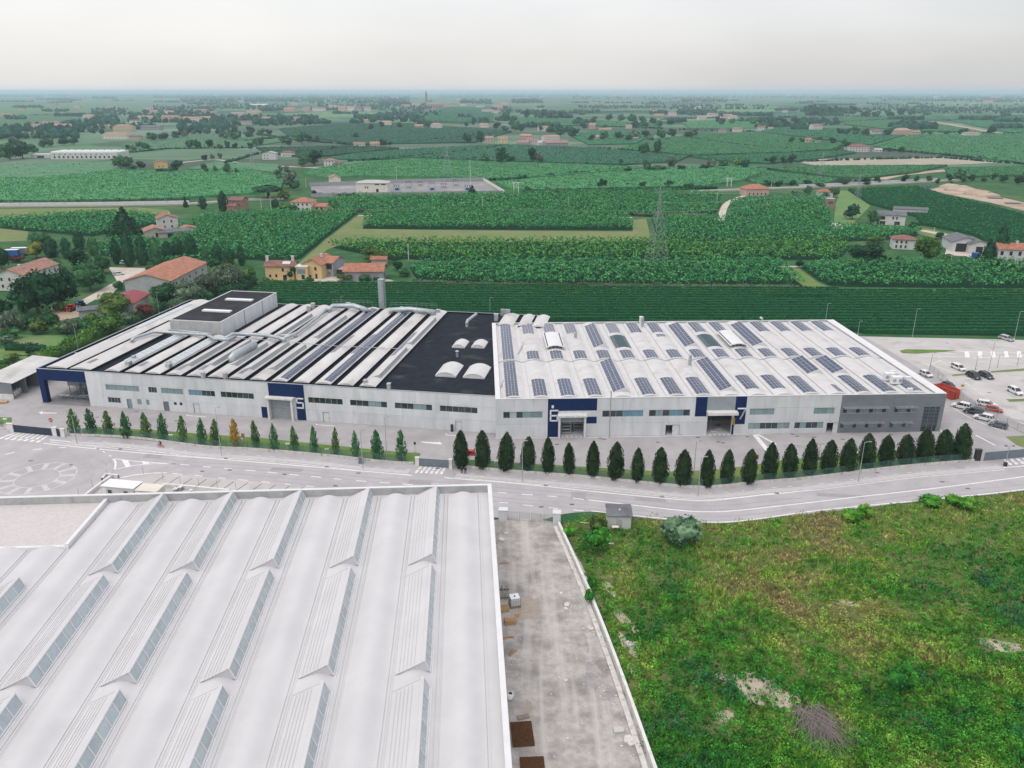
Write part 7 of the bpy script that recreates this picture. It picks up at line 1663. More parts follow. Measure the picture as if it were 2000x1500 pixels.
far_group([(89,268,20,8,tc_,'pink_wall'),(52,264,16,7,ot,'pink_wall')], 'single orange roofed house among the woods on the left', 'single houses in the left woods')
far_group([(205,252,50,9,ot,'yellow','hip'),(240,257,38,14,tc_,'yellow','hip'),(225,272,50,13,ot,'cream','hip'),(263,273,22,10,'slate','pink_wall','hip'),(293,254,40,9,'slate','grey_wall'),(268,250,18,8,ot,'pink_wall')], 'large cream villa with a red roof in the left village', 'villas of the left village')
far_group([(332,238,40,13,tc_,'pink_wall'),(372,238,40,10,tc_,'cream'),(402,236,18,9,tc_,'pink_wall'),(284,234,28,8,ot,'white_wall'),(300,222,14,7,ot,'pink_wall'),(290,216,16,7,ot,'white_wall'),(215,214,12,6,ot,'pink_wall'),(262,240,18,6,bt,'white_wall'),(330,222,14,6,ot,'cream')], 'red roofed house in the hamlet behind the villas', 'hamlet behind the villas')
far_group([(12,229,22,7,ot,'pink_wall'),(172,232,22,8,ot,'white_wall'),(100,206,20,6,bt,'grey_wall'),(150,212,14,6,ot,'pink_wall'),(40,216,12,5,bt,'pink_wall')], 'small isolated house in the far left fields', 'isolated houses in the far left fields')
far_group([(390,220,30,7,ot,'grey_wall'),(412,224,24,7,ot,'pink_wall'),(465,226,26,7,ot,'white_wall'),(480,243,22,7,bt,'white_wall'),(496,224,28,8,ot,'yellow'),(520,236,16,8,ot,'pink_wall'),(580,236,12,8,ot,'pink_wall'),(455,242,22,6,bt,'white_wall')], 'pale house behind the green factory roof left of centre', 'pale houses left of centre')
far_group([(565,219,22,9,ot,'pink_wall'),(598,218,14,9,ot,'pink_wall'),(622,218,26,9,ot,'white_wall'),(650,214,18,9,ot,'pink_wall'),(668,218,16,11,ot,'pink_wall'),(684,218,16,11,ot,'cream'),(700,218,16,10,bt,'grey_wall'),(718,218,14,10,ot,'white_wall'),(575,207,12,5,ot,'pink_wall'),(505,207,34,4,'pvc_white','white_wall')], 'house in the row facing the pale far field', 'row of houses facing the pale far field')
far_group([(702,288,22,10,tc_,'white_wall'),(732,288,18,11,tc_,'pink_wall')], 'red roofed house alone on the dark vineyard edge', 'two houses on the dark vineyard edge')
far_group([(753,246,22,10,tc_,'cream'),(818,251,16,8,ot,'pink_wall'),(852,252,22,12,ot,'white_wall','hip'),(712,239,12,6,ot,'pink_wall'),(945,249,16,8,ot,'cream')], 'farmhouse with a pink roof in the middle fields', 'farmhouses in the middle fields')
far_group([(790,209,20,5,ot,'pink_wall'),(812,208,18,6,tc_,'pink_wall'),(848,210,34,9,ot,'brown_wall'),(872,209,18,6,ot,'pink_wall'),(888,208,14,6,bt,'pink_wall'),(905,207,12,5,ot,'white_wall'),(840,219,22,6,bt,'grey_wall'),(938,210,16,6,ot,'white_wall'),(952,219,22,6,ot,'white_wall'),(972,214,20,9,tc_,'pink_wall'),(968,222,16,7,ot,'white_wall'),(985,206,14,6,ot,'pink_wall')], 'village house with a pink roof near the church tower', 'village houses round the church tower')
far_group([(982,280,18,13,tc_,'yellow'),(955,278,16,12,tc_,'pink_wall')], 'orange farmhouse beside the dark trees', 'orange farmhouses beside the dark trees')
far_group([(1026,272,22,10,tc_,'pink_wall'),(1020,285,24,10,ot,'grey_wall'),(1042,284,24,14,tc_,'white_wall'),(1078,274,32,10,tc_,'white_wall'),(1088,287,46,12,ot,'grey_wall'),(1062,286,22,11,'grey_roof','white_wall')], 'building of the large red roofed farm compound', 'farm compound in the centre')
far_group([(1065,255,26,9,tc_,'cream'),(1017,247,16,8,'slate','white_wall'),(1157,252,12,12,ot,'pink_wall'),(1163,274,24,10,ot,'pink_wall','hip'),(1182,256,24,6,tc_,'yellow'),(1228,251,12,7,ot,'white_wall'),(1241,273,10,5,tc_,'brown_wall'),(1160,205,18,5,ot,'grey_wall')], 'orange roofed house near the wood in the centre', 'houses near the centre wood')
far_group([(1312,227,16,8,ot,'white_wall'),(1287,227,18,5,ot,'pink_wall'),(1278,219,12,6,bt,'white_wall'),(1365,213,10,6,ot,'white_wall'),(1372,235,16,9,ot,'white_wall'),(1393,229,20,8,tc_,'cream'),(1412,238,20,10,ot,'pink_wall'),(1432,234,16,9,ot,'white_wall'),(1422,229,16,6,tc_,'pink_wall')], 'pale house in the hamlet right of centre', 'hamlet right of centre')
far_group([(1441,258,18,9,ot,'cream'),(1411,259,14,8,'slate','pink_wall'),(1487,255,14,10,bt,'white_wall'),(1505,254,10,6,ot,'white_wall'),(1533,220,10,5,ot,'white_wall'),(1536,238,14,7,'slate','pink_wall')], 'white house behind the light green vineyard', 'white houses behind the light green vineyard')
far_group([(1597,255,22,13,ot,'white_wall'),(1712,264,22,11,bt,'white_wall'),(1765,265,34,15,ot,'pink_wall','hip'),(1790,264,16,9,ot,'pink_wall'),(1900,267,28,9,ot,'white_wall'),(1678,297,40,16,bt,'white_wall','hip'),(1716,297,14,7,'grey_roof','white_wall'),(1579,281,10,12,ot,'pink_wall'),(1598,281,8,7,'slate','white_wall')], 'large house in the far right vineyards', 'houses in the far right vineyards')
far_group([(1905,205,12,5,ot,'white_wall'),(1930,201,16,6,ot,'pink_wall'),(1945,192,16,6,ot,'pink_wall'),(1690,220,8,5,ot,'white_wall'),(1830,192,16,4,'grey_roof','white_wall'),(1700,187,30,3,'grey_roof','white_wall'),(1670,189,20,3,bt,'pink_wall'),(1850,189,16,4,ot,'white_wall'),(1200,189,14,3,'grey_roof','white_wall'),(1240,190,16,4,ot,'grey_wall'),(1330,188,14,3,ot,'white_wall'),(1060,190,12,3,ot,'white_wall'),(1545,187,14,3,'grey_roof','white_wall')], 'tiny pale building just below the horizon at the right', 'tiny buildings below the right horizon')
far_group([(140,186,12,3,ot,'white_wall'),(420,188,14,3,'grey_roof','white_wall'),(470,200,14,4,ot,'white_wall'),(190,187,16,3,ot,'grey_wall'),(640,196,14,4,ot,'white_wall'),(770,193,14,4,'grey_roof','white_wall'),(900,196,14,4,ot,'white_wall'),(930,200,16,4,ot,'white_wall')], 'tiny pale building just below the horizon at the left', 'tiny buildings below the left horizon')
c = P(833, 208); hc = HT(208, 175); s = MPP(208)
tt = thing('church_tower', 'tall slender brick church tower with a pointed spire on the horizon', 'church tower', c, .2)
mb = MB(); mb.box(-5, 5, -5, 5, 0, hc*.62); mb.build('shaft', M['brown_wall'], tt)
mb = MB(); mb.box(-5.6, 5.6, -5.6, 5.6, hc*.62, hc*.66); mb.box(-4.4, 4.4, -4.4, 4.4, hc*.66, hc*.74); mb.build('belfry', M['brown_wall'], tt)
mb = MB(); z0_, z1_ = hc*.74, hc
q = [(-4.2,-4.2,z0_),(4.2,-4.2,z0_),(4.2,4.2,z0_),(-4.2,4.2,z0_)]
for i in range(4): mb.face([q[i], q[(i+1) % 4], (0,0,z1_)])
mb.build('spire', M['slate'], tt)
# === substation yard
def wall_thing(px, w_, h_, m, lab, cat='wall', name='boundary_wall'):
 o = strip3(name, px, w_, h_, m, ''); return tag(o, lab, cat)
sheet('substation_yard', world_poly([(612,384),(700,381),(980,377),(944,354),(760,357),(606,363)]), .05, M['yard_grey'], 'grey yard of the substation')
wall_thing([(608,385),(740,382),(982,378.5)], .5, 2.6, 'grey_wall', 'long grey front wall of the substation')
wall_thing([(604,364),(690,361),(760,358),(944,353)], .5, 3.0, 'grey_wall', 'long grey back wall of the substation')
wall_thing([(944,353),(985,378)], .6, 2.4, 'concrete_white', 'pale right hand wall of the substation')
for i in range(7):
 x = 775+23*i; c = P(x, 372-(i % 3)*4)
 t = thing('switchgear_frame', '%s grey switchgear frame from the left in the substation yard' % ORD[i], 'switchgear', c, 0, 'switchgear frames')
 h = 6.5 if i % 2 else 4.5; mb = MB()
 for dx in (-2.5, 2.5): mb.bar((dx,0,0), (dx,0,h), .35)
 mb.bar((-3,0,h), (3,0,h), .4); mb.build('gantry', M['steel'], t)
 for dx in (-1.6, 0, 1.6):
  m_ = MB(); m_.tube([(dx,0,h-.2),(dx,0,h-1.8)], .2, 6); m_.build('insulator', M['dark_felt'], t)
 m_ = MB(); m_.box(-1.6, 1.6, .6, 2.6, 0, 2.0); m_.build('equipment_cabinet', M['door_grey'] if i % 3 else M['blue_paint'], t)
# === fence, gates
def fence_run(px, i_lab, lab, first=False):
 pts = smooth_line(W2(px), 1.0)
 t = thing('mesh_fence', lab, 'fence', (0, 0, 0))
 mb = MB(); a, b = offset(pts, .0), offset(pts, -.25); z = .55
 for i in range(len(pts)-1):
  mb.face([(a[i].x,a[i].y,0),(a[i+1].x,a[i+1].y,0),(a[i+1].x,a[i+1].y,z),(a[i].x,a[i].y,z)])
  mb.face([(a[i].x,a[i].y,z),(a[i+1].x,a[i+1].y,z),(b[i+1].x,b[i+1].y,z),(b[i].x,b[i].y,z)])
  mb.face([(b[i+1].x,b[i+1].y,0),(b[i].x,b[i].y,0),(b[i].x,b[i].y,z),(b[i+1].x,b[i+1].y,z)])
 mb.build('plinth', M['plinth'], t)
 q = along(offset(pts, -.12), 2.5)
 for (p, h) in q:
  m_ = MB(); m_.obox(p.x, p.y, z, .07, .07, 1.55, h); m_.build('post', M['fence_green_solid'], t)
 for (p, h), (p2, h2) in zip(q[:-1], q[1:]):
  m_ = MB(); d = (p2-p).normalized()*.05
  m_.face([(p.x+d.x,p.y+d.y,z+.03),(p2.x-d.x,p2.y-d.y,z+.03),(p2.x-d.x,p2.y-d.y,z+1.5),(p.x+d.x,p.y+d.y,z+1.5)]); m_.build('mesh_panel', M['fence_mesh'], t)
def mesh_mat(name, c, dens):
 m = bpy.data.materials.new(name); m.use_nodes = True; nt = m.node_tree; b = nt.nodes['Principled BSDF']
 b.inputs['Base Color'].default_value = (*c, 1); b.inputs['Roughness'].default_value = .6
 o = nt.nodes['Material Output']; mx = N(nt, 'ShaderNodeMixShader'); tr = N(nt, 'ShaderNodeBsdfTransparent')
 g = N(nt, 'ShaderNodeNewGeometry'); no = N(nt, 'ShaderNodeTexNoise'); no.inputs['Scale'].default_value = .5; nt.links.new(g.outputs['Position'], no.inputs['Vector'])
 mr = N(nt, 'ShaderNodeMapRange'); mr.inputs['To Min'].default_value = dens-.12; mr.inputs['To Max'].default_value = dens+.12; nt.links.new(no.outputs[0], mr.inputs[0])
 nt.links.new(mr.outputs[0], mx.inputs[0]); nt.links.new(tr.outputs[0], mx.inputs[1]); nt.links.new(b.outputs[0], mx.inputs[2]); nt.links.new(mx.outputs[0], o.inputs[0])
 return m
M['fence_mesh'] = mesh_mat('fence_mesh', (.05, .13, .11), .42); M['fence_grey_mesh'] = mesh_mat('fence_grey_mesh', (.33, .34, .34), .3)
M['fence_green_solid'] = mat('fence_green_solid', (.035, .12, .09), (.045, .14, .105), 3, 2, .6)
def cut(x0, x1):
 return [q for q in FENCE if x0 < q[0] < x1]
def fy(x):
 for (a, b), (c, d) in zip(FENCE[:-1], FENCE[1:]):
  if a <= x <= c: return b+(d-b)*(x-a)/(c-a)
fence_run([(-60, fy(-60)-2), (-20, fy(-20)), (15, fy(15)-.5)], 0, 'short green mesh fence left of the left gate')
fence_run([(137, fy(137))]+cut(137, 808)+[(808, fy(808))], 1, 'long green mesh fence on a pale plinth in front of the slim trees')
fence_run([(884, fy(884))]+cut(884, 1903)+[(1903, fy(1903))], 2, 'long green mesh fence on a pale plinth in front of the broad trees')
def pillar(px, py, w_, h_, lab, m='concrete_white', d=None):
 c = P(px, py); t = thing('gate_pillar', lab, 'pillar', c, -.1)
 mb = MB(); mb.box(-w_/2, w_/2, 0, d or w_*.8, 0, h_); mb.build('shaft', M[m], t)
 mb = MB(); mb.box(-w_/2-.08, w_/2+.08, -.08, (d or w_*.8)+.08, h_, h_+.12); mb.build('cap', M[m], t)
pillar(21, 845, 1.5, 2.2, 'pale pillar at the left end of the left sliding gate', d=.5)
pillar(108, 852, 1.1, 2.1, 'pale pillar between sliding gate and small dark door', d=.5); pillar(123, 854, 1.0, 2.0, 'pale pillar right of the small dark door', d=.5)
pillar(815, 911, .8, 2.0, 'pale pillar left of the middle sliding gate', d=.5); pillar(880, 917, .7, 2.2, 'pale pillar right of the middle sliding gate', d=.6)
pillar(1909, 900, 1.2, 2.5, 'dark intercom pillar left of the right sliding gate', 'dark_paint', .7)
pillar(982, 1018, 1.6, 2.2, 'rough concrete gate pillar at the entrance of the dirt track, left', 'concrete', 1.2); pillar(1087, 1026, 1.4, 2.4, 'rough concrete gate pillar at the entrance of the dirt track, right', 'concrete', 1.4)
def sliding_gate(p0, p1, h_, lab, m, n=14):
 a, b = P(*p0), P(*p1); t = thing('sliding_gate', lab, 'gate', a, math.atan2(b.y-a.y, b.x-a.x)); L = (b-a).length
 mb = MB(); mb.box(0, L, -.05, .05, .1, .25); mb.box(0, L, -.05, .05, h_-.12, h_); mb.box(0, .12, -.05, .05, .25, h_-.12); mb.box(L-.12, L, -.05, .05, .25, h_-.12); mb.build('gate_frame', M[m], t)
 for i in range(n):
  m_ = MB(); x0, x1 = .12+(L-.24)*i/n+.01, .12+(L-.24)*(i+1)/n-.01; m_.box(x0, x1, -.03, .03, .26, h_-.13); m_.build('gate_board', M[m], t)
 m_ = MB(); m_.box(0, L, .12, .2, .0, .05); m_.build('rail', M['steel'], t)
sliding_gate((27,844), (102,851.5), 1.9, 'dark blue sliding gate behind the left zebra crossing', 'gate_blue')
sliding_gate((112,852.3), (120,853), 1.9, 'small dark blue pedestrian door beside the left sliding gate', 'gate_blue', 3)
sliding_gate((817,910.5), (877,914.5), 1.9, 'blue grey sliding gate behind the middle zebra crossing', 'gate_grey')
sliding_gate((1921,900), (2060,887.5), 2.0, 'long blue grey sliding gate at the right, by the intercom pillar', 'gate_grey', 20)
# === lamps and poles
def lamp(px, yb, yt, lab, arm=0.0, heads=1, group=None, z=.0, name='street_lamp', m='galv', cab=False, top_px=None, hh=None):
 c = P(px, yb); h = hh or HT(yb, yt); t = thing(name, lab, 'street lamp', c, 0, group); t.location.z = z
 mb = MB(); mb.tube([(0,0,0),(0,0,h*.5),(0,0,h)], [.10,.08,.055], 8); mb.build('pole', M[m], t)
 mb = MB(); mb.tube([(0,0,0),(0,0,.25)], .2, 8); mb.build('base', M['concrete'], t)
 for s in ([1] if heads == 1 else [1, -1]):
  L = arm*s if arm else .5*s
  mb = MB(); mb.tube([(0,0,h-.05),(L*.6,0,h+.12),(L,0,h+.14)], .045, 6); mb.build('arm', M[m], t)
  mb = MB(); mb.box(min(L, L+.55*s), max(L, L+.55*s), -.14, .14, h+.08, h+.2); mb.build('lamp_head', M['dark_paint'] if cab else M['steel'], t)
 if cab:
  mb = MB(); mb.box(-.3, .3, -.25, .25, .0, .85); mb.build('control_box', M['dark_paint'], t)
LAMPS = [(1676,942.5,864,'street lamp on the kerb before the broad trees, right half',.9,1),(1020,942,862,'street lamp on the kerb right of the middle zebra crossing',.5,1),(1363,971,893,'street lamp where the road bends before the trees',.7,1),
(1353,950,862,'lamp inside the works yard behind the bend',.5,1),(709,916,841,'street lamp with a green box left of the middle gate',.5,1),(756,900,815,'yard lamp behind the fence left of the middle gate',.5,1),(433,891.5,796,'street lamp near the golden tree',.5,1),
(151,867.5,812,'street lamp at the left end of the kerb',.5,1),(139,846,800,'thin yard lamp beside the first slim tree',.4,1),
(1782,657,604,'tall lamp at the vineyard edge of the car park',.5,1),(1981,661.5,609,'tall lamp beside the silver car at the vineyard edge',.5,1),(1675,655,628,'short lamp at the corner of the white roof',.4,1),(1609,652,593,'lamp rising behind the white solar roof',.4,1),
(1815,726,690,'lamp at the edge of the works yard beside the car park',.4,1),(1930,729,666,'lamp on the dry verge in the car park',.5,2),(153,684,634,'lamp by the bright hedge on the left',.4,1),(311,611,572,'lamp left of the tall block',.4,1),(667,597,579,'lamp behind the dark roofed factory',.3,1),(957,611,582,'lamp post behind the flat dark roof',.3,1)]
for x, yb, yt, lab, arm, hd in LAMPS: lamp(x, yb, yt, lab, arm, hd, 'lamps round the works')
lamp(1963, 910, 872, 'double headed lamp with a dark control box by the right gate', .5, 2, 'lamps round the works', cab=True)
for i, (x, yb, yt) in enumerate([(1904,726,696),(1947,720,694),(1986,716,690)]): lamp(x, yb, yt, '%s short curved lamp along the dry verge in the car park' % ORD[i], .9, 1, 'curved lamps on the verge', name='curved_lamp')
for i, (x, yb, yt) in enumerate([(788,902,871),(1598,901,868)]): lamp(x, yb, yt, ['short yard lamp left of the middle gate pillar', 'short dark yard lamp behind the broad trees'][i], .3, 2, 'short yard lamps', name='yard_lamp')
for i, (x, y) in enumerate([(12,829),(179,846),(335,861),(472,868),(563,878),(639,889),(969,913)]):
 c = P(x, y); t = thing('garden_light', '%s low white double garden light from the left on the grass strips' % ORD[i], 'garden light', c, 0, 'low garden lights')
 mb = MB(); mb.bar((-.25,0,0), (-.25,0,1.3), .06); mb.bar((.25,0,0), (.25,0,1.3), .06); mb.build('post', M['white_metal'], t)
 for s in (-.25, .25): mb = MB(); mb.box(s-.2, s+.2, -.15, .15, 1.3, 1.6); mb.build('lamp_head', M['pvc_white'], t)
def pole(px, yb, yt, lab, n=2, name='utility_pole', m='concrete_white', r=.17):
 c = P(px, yb); h = HT(yb, yt); t = thing(name, lab, 'utility pole', c, .2)
 mb = MB(); mb.tube([(0,0,0),(0,0,h)], [r, r*.6], 8); mb.build('pole', M[m], t)
 for k in range(n):
  mb = MB(); mb.box(-.9, .9, -.06, .06, h-.4-k*.8, h-.28-k*.8); mb.build('crossarm', M['steel'], t)
for x, yb, yt, lab in [(942,410,382,'pale utility pole in the vines below the dark conical tree'),(1110,404,384,'pale utility pole in the centre vines'),(1400,396,375,'utility pole by the curved lane'),(798,507,476,'utility pole behind the grey barn'),(530,412,382,'utility pole beside the red hipped house'),
(511,410,386,'pale utility pole left of the red hipped house'),(519,384,368,'thin pole by the umbrella pines'),(598,366,348,'pole left of the pale yellow cottage'),(775,352,326,'pole behind the cream substation building'),(919,365,313,'tall pole in the substation yard'),
(1823,459,444,'pole beside the lane behind the right farms'),(1857,512,497,'pole in front of the farm with the blue tank'),(1506,368,352,'white pole beside the brick house'),(1938,505,490,'pole beside the dark conifers'),(113,392,374,'short pole at the railway on the left')]:
 pole(x, yb, yt, lab)
def lattice(px, yb, yt, base, lab, nseg=9, arms=((.93,3.4),(.80,4.2),(.68,3.6)), r=.09, two=False):
 c = P(px, yb); h = HT(yb, yt); t = thing('lattice_pylon', lab, 'pylon', c, .35); mb = MB()
 wz = lambda z: base*(1-z/h)**1.15*.5+.35 if z < h*.66 else .55*(1-(z-h*.66)/(h*.36))+.1
 zs = [h*(1-(1-i/nseg)**1.0) for i in range(nseg+1)]
 for i in range(nseg):
  a, b = wz(zs[i]), wz(zs[i+1]); cs = ((-1,-1),(1,-1),(1,1),(-1,1))
  for k in range(4):
   x, y = cs[k]; x2, y2 = cs[(k+1) % 4]
   mb.bar((x*a,y*a,zs[i]), (x*b,y*b,zs[i+1]), r*1.2)
   mb.bar((x*a,y*a,zs[i]), (x2*b,y2*b,zs[i+1]), r*.7); mb.bar((x2*a,y2*a,zs[i]), (x*b,y*b,zs[i+1]), r*.7)
   mb.bar((x*b,y*b,zs[i+1]), (x2*b,y2*b,zs[i+1]), r*.7)
 mb.build('lattice_mast', M['steel'], t)
 for f, L in arms:
  m_ = MB(); z = h*f
  for s in (-1, 1): m_.bar((0,0,z+.5), (s*L,0,z), r*.9); m_.bar((0,0,z-.2), (s*L,0,z), r*.9)
  m_.build('crossarm', M['galv'], t)
 return c, h
PY = lattice(1281, 517, 364, 7.6, 'tall grey lattice pylon standing in the centre vineyard', 10)
lattice(874, 346, 285, 8.5, 'distant lattice pylon behind the substation', 8, r=.09)
lattice(1674, 388, 340, 3.2, 'thin pale lattice pylon beside the white farmhouse', 8, r=.09)
lattice(1602, 348, 297, 5, 'far faint lattice pylon left of the railway wall', 8, r=.08)
lattice(493, 320, 290, 4, 'far pylon by the white houses', 7, r=.22)
for i, (x, yb, yt) in enumerate([(1008,380,357),(1424,364,348)]):
 c = P(x, yb); h = HT(yb, yt); t = thing('portal_pylon', ['portal frame pylon left of the pale bushes', 'portal frame pylon by the railway right of centre'][i], 'pylon', c, .1)
 mb = MB()
 for s in (-1.8, 1.8): mb.bar((s,0,0), (s,0,h), .5)
 mb.bar((-3.4,0,h), (3.4,0,h), .5); mb.bar((-1.8,0,h*.55), (1.8,0,h), .25); mb.bar((1.8,0,h*.55), (-1.8,0,h), .25); mb.build('frame', M['concrete_white'], t)
def wire(a, b, sag, lab, r=.035):
 mb = MB(); pts = []
 for i in range(17):
  s = i/16; p = a.lerp(b, s); p.z -= sag*4*s*(1-s); pts.append(p)
 mb.tube(pts, r, 4); tag(mb.build('power_line', M['steel']), lab, 'power line', 'power lines')
pc = PY[0]; ph_ = PY[1]; far_c = P(1674, 388); far_h = HT(388, 340)
for k, (f, L) in enumerate(((.93,3.4),(.80,4.2),(.68,3.6))):
 for s in (-1, 1):
  a = pc+Vector((s*L*.94, s*L*.34, ph_*f)); b = far_c+Vector((s*L*.9, s*L*.34, far_h*f)); wire(a, b, 5, '%s thin power line on the %s side of the centre pylon' % (('upper', 'middle', 'lower')[k], 'left' if s < 0 else 'right'))
# === signs and small yard things
def sign_post(px, py, h, plates, lab, name='road_sign', post='steel'):
 c = P(px, py); t = thing(name, lab, 'sign', c, 0)
 mb = MB(); mb.tube([(0,0,0),(0,0,h)], .04, 6); mb.build('post', M[post], t)
 for (shape, z, w_, h_, m) in plates:
  mb = MB()
  if shape == 'disc': mb.tube([(0,-.07,z),(0,-.05,z)], w_/2, 16)
  else: mb.box(-w_/2, w_/2, -.08, -.05, z-h_/2, z+h_/2)
  mb.build('sign_plate', M[m], t)
 return t
t = sign_post(103, 838, 2.6, [('disc', 2.35, 1.0, 0, 'sign_red')], 'round red no entry sign behind the left gate')
mb = MB(); mb.box(-.33, .33, -.085, -.075, 2.28, 2.42); mb.build('sign_bar', M['sign_white'], t)
sign_post(476, 863, 2.2, [('box', 1.6, .8, 1.1, 'wood')], 'small wooden notice board between the slim trees')
sign_post(811, 884, 2.6, [('box', 2.3, .5, .6, 'dark_paint')], 'dark information post left of the middle gate')
sign_post(918, 900, 2.4, [('box', 2.1, .9, .35, 'dark_paint')], 'dark sign post between the first two broad trees')
sign_post(1476, 905, 2.2, [('box', 1.5, .9, 1.0, 'sign_red')], 'red board on a post in the grass strip')
sign_post(1875, 778, 4.2, [('box', 3.6, .9, .6, 'leaf_gold')], 'tall post with a yellow plate beside the red skip')
def simple_box(name, lab, cat, px, py, sx, sy, sz, m, a=0, lid=None, z=0, group=None):
 c = P(px, py); c.z = z; t = thing(name, lab, cat, c, a, group); mb = MB(); mb.box(-sx/2, sx/2, 0, sy, 0, sz); mb.build('casing', M[m], t)
 mb = MB(); mb.box(-sx/2-.05, sx/2+.05, -.05, sy+.05, sz, sz+.08); mb.build('lid', M[lid or m], t); return t
simple_box('utility_cabinet', 'green utility cabinet on the cycle path left of the middle gate', 'cabinet', 705, 906, 1.0, .5, 1.4, 'gate_grey')
simple_box('utility_cabinet', 'pale grey cabinet against the wall beside gate 6', 'cabinet', 990, 853, 3.4, 1.4, 2.4, 'grey_roof')
for i, (x, y) in enumerate([(395,801.5+5),(624,823),(882.5,843.5)]):
 t = simple_box('charging_post', '%s dark control post at a white door of the factory' % ['left', 'middle', 'right'][i], 'control post', x, y, .55, .4, 1.7, 'dark_paint', -.17, group='control posts')
t = simple_box('hydrant_cabinet', 'red fire cabinet beside the white double door', 'fire cabinet', 1292, 848, .7, .4, 1.9, 'sign_red')
simple_box('waste_bin', 'red bin half hidden behind the first broad trees', 'bin', 918, 890, 2.0, .9, 1.0, 'sign_red')
simple_box('wood_pallet_sheet', 'wooden board lying on the yard right of gate 6', 'board', 1336, 849.5, 2.2, .9, .08, 'grey_wood', .1)
t = thing('barrier', 'low white and black barrier beside gate 7', 'barrier', P(1450, 846), .05)
for k in range(7):
 mb = MB(); mb.bar((-1.8+.6*k,0,0), (-1.8+.6*k,0,.8), .09); mb.build('post', M['sign_white'] if k % 2 else M['dark_paint'], t)
mb = MB(); mb.bar((-1.8,0,.75), (1.8,0,.75), .1); mb.build('rail', M['sign_white'], t)
def rack(loc, rz, lab, w_=2.2, n=4, m='white_metal', h=3.0):
 t = thing('storage_rack', lab, 'rack', loc, rz)
 mb = MB()
 for x in (-w_/2, w_/2):
  for y in (0, .8): mb.bar((x,y,0), (x,y,h), .08)
 mb.build('frame', M['steel'], t)
 for i in range(n):
  z = .3+(h-.5)*i/(n-1); s = MB(); s.box(-w_/2, w_/2, 0, .8, z, z+.06); s.build('shelf', M[m], t)
 return t
gx6 = (g6[0]+g6[1])/2; gx7 = (g7[0]+g7[1])/2
rack(F6.W(gx6-1.1, 1.4, .03), F6.a, 'white storage rack just inside gate 6, left'); rack(F6.W(gx6+1.9, 3.0, .03), F6.a, 'white storage rack inside gate 6, right')
def pallet(c, rz, lab, n=7, sx=1.2, sy=.8, m='wood', h=.14, group=None, name='pallet'):
 t = thing(name, lab, 'pallet', c, rz, group)
 for i in range(n):
  mb = MB(); x0 = -sx/2+sx*i/n+.01; mb.box(x0, x0+sx/n-.04, -sy/2, sy/2, h-.03, h); mb.build('plank', M[m], t)
 for y in (-sy/2+.05, 0, sy/2-.05):
  mb = MB(); mb.box(-sx/2, sx/2, y-.05, y+.05, 0, h-.03); mb.build('bearer', M[m], t)
 return t
for k, (u_, v_, m_) in enumerate([(gx7-.6, 2.2, 'sign_white'), (gx7+.9, 3.4, 'sign_white'), (gx7+1.4, 5.2, 'wood')]):
 pallet(F6.W(u_, v_, .03), F6.a+.2*k, ['white pallet just inside gate 7', 'white pallet deeper inside gate 7', 'wooden pallet at the back of gate 7'][k], m=m_, sx=1.6, sy=1.1)
# === machines under the navy portico
t = thing('conveyor_machine', 'grey conveyor machine with sloping belts under the navy portico', 'machine', F5.W(7.2, 5.5, .09), F5.a)
mb = MB(); mb.box(-5.6, .5, 2.2, 5.2, 2.0, 3.4); mb.build('housing', M['door_grey'], t)
mb = MB(); mb.box(-5.7, .7, 2.0, 5.4, 3.4, 3.55); mb.build('housing_lid', M['grey_roof'], t)
for x in (-5.3, -2.4, .2):
 for y in (2.4, 5.0): mb = MB(); mb.bar((x,y,0), (x,y,2.0), .18); mb.build('leg', M['steel'], t)
for (a, b) in (((-1.2,1.6,3.0),(2.0,-1.6,.5)),((1.8,2.4,3.6),(4.8,-.4,.7)),((.4,-1.2,.9),(5.4,-1.6,1.2))):
 mb = MB(); mb.bar(a, b, .7, .18); mb.build('belt', M['galv'], t)
for i in range(6):
 mb = MB(); x = -5.2+1.7*i; mb.box(x, x+1.4, -2.4, -1.2, .75, .85)
 for dx in (.1, 1.3):
  for y in (-2.3, -1.3): mb.bar((x+dx,y,0), (x+dx,y,.75), .08)
 mb.build('roller_table', M['galv'], t)
mb = MB(); mb.box(2.0, 5.6, 3.6, 6.0, 0, 2.6); mb.build('cabinet', M['steel'], t)
# === storage shed on the left
SHED_A, SHED_B = P(21, 748, 4.6), P(122, 699, 4.6)
rz = ang(SHED_A, SHED_B); L = (SHED_B-SHED_A).length; ws = 9.0
t = thing('storage_shed', 'long low storage shed with a pale corrugated roof left of the navy portico', 'shed', (SHED_A.x, SHED_A.y, 0), R(rz))
mb = MB(); nbay = 4
for i in range(nbay):
 m_ = MB(); y0, y1 = L*i/nbay+.03, L*(i+1)/nbay-.03; m_.face([(.4,y0,4.4),(.4,y1,4.4),(-ws,y1,5.0),(-ws,y0,5.0)][::-1]); m_.face([(.4,y0,4.5),(.4,y1,4.5),(-ws,y1,5.1),(-ws,y0,5.1)]); m_.face([(.4,y0,4.4),(.4,y1,4.4),(.4,y1,4.5),(.4,y0,4.5)]); m_.face([(.4,y0,4.4),(.4,y0,4.5),(-ws,y0,5.1),(-ws,y0,5.0)])
 m_.build('roof_sheet', M['vault_grey'], t)
for i in range(nbay+1):
 m_ = MB(); m_.box(-ws, 0, L*i/nbay-.1, L*i/nbay+.1, 0, 4.4); m_.build('side_wall', M['grey_cladding'], t)
m_ = MB(); m_.box(-ws-.1, -ws, 0, L, 0, 4.9); m_.build('back_wall', M['grey_cladding'], t)
m_ = MB(); m_.box(-ws, 0, -.16, -.105, 0, 1.5); m_.build('plinth', M['concrete_white'], t)
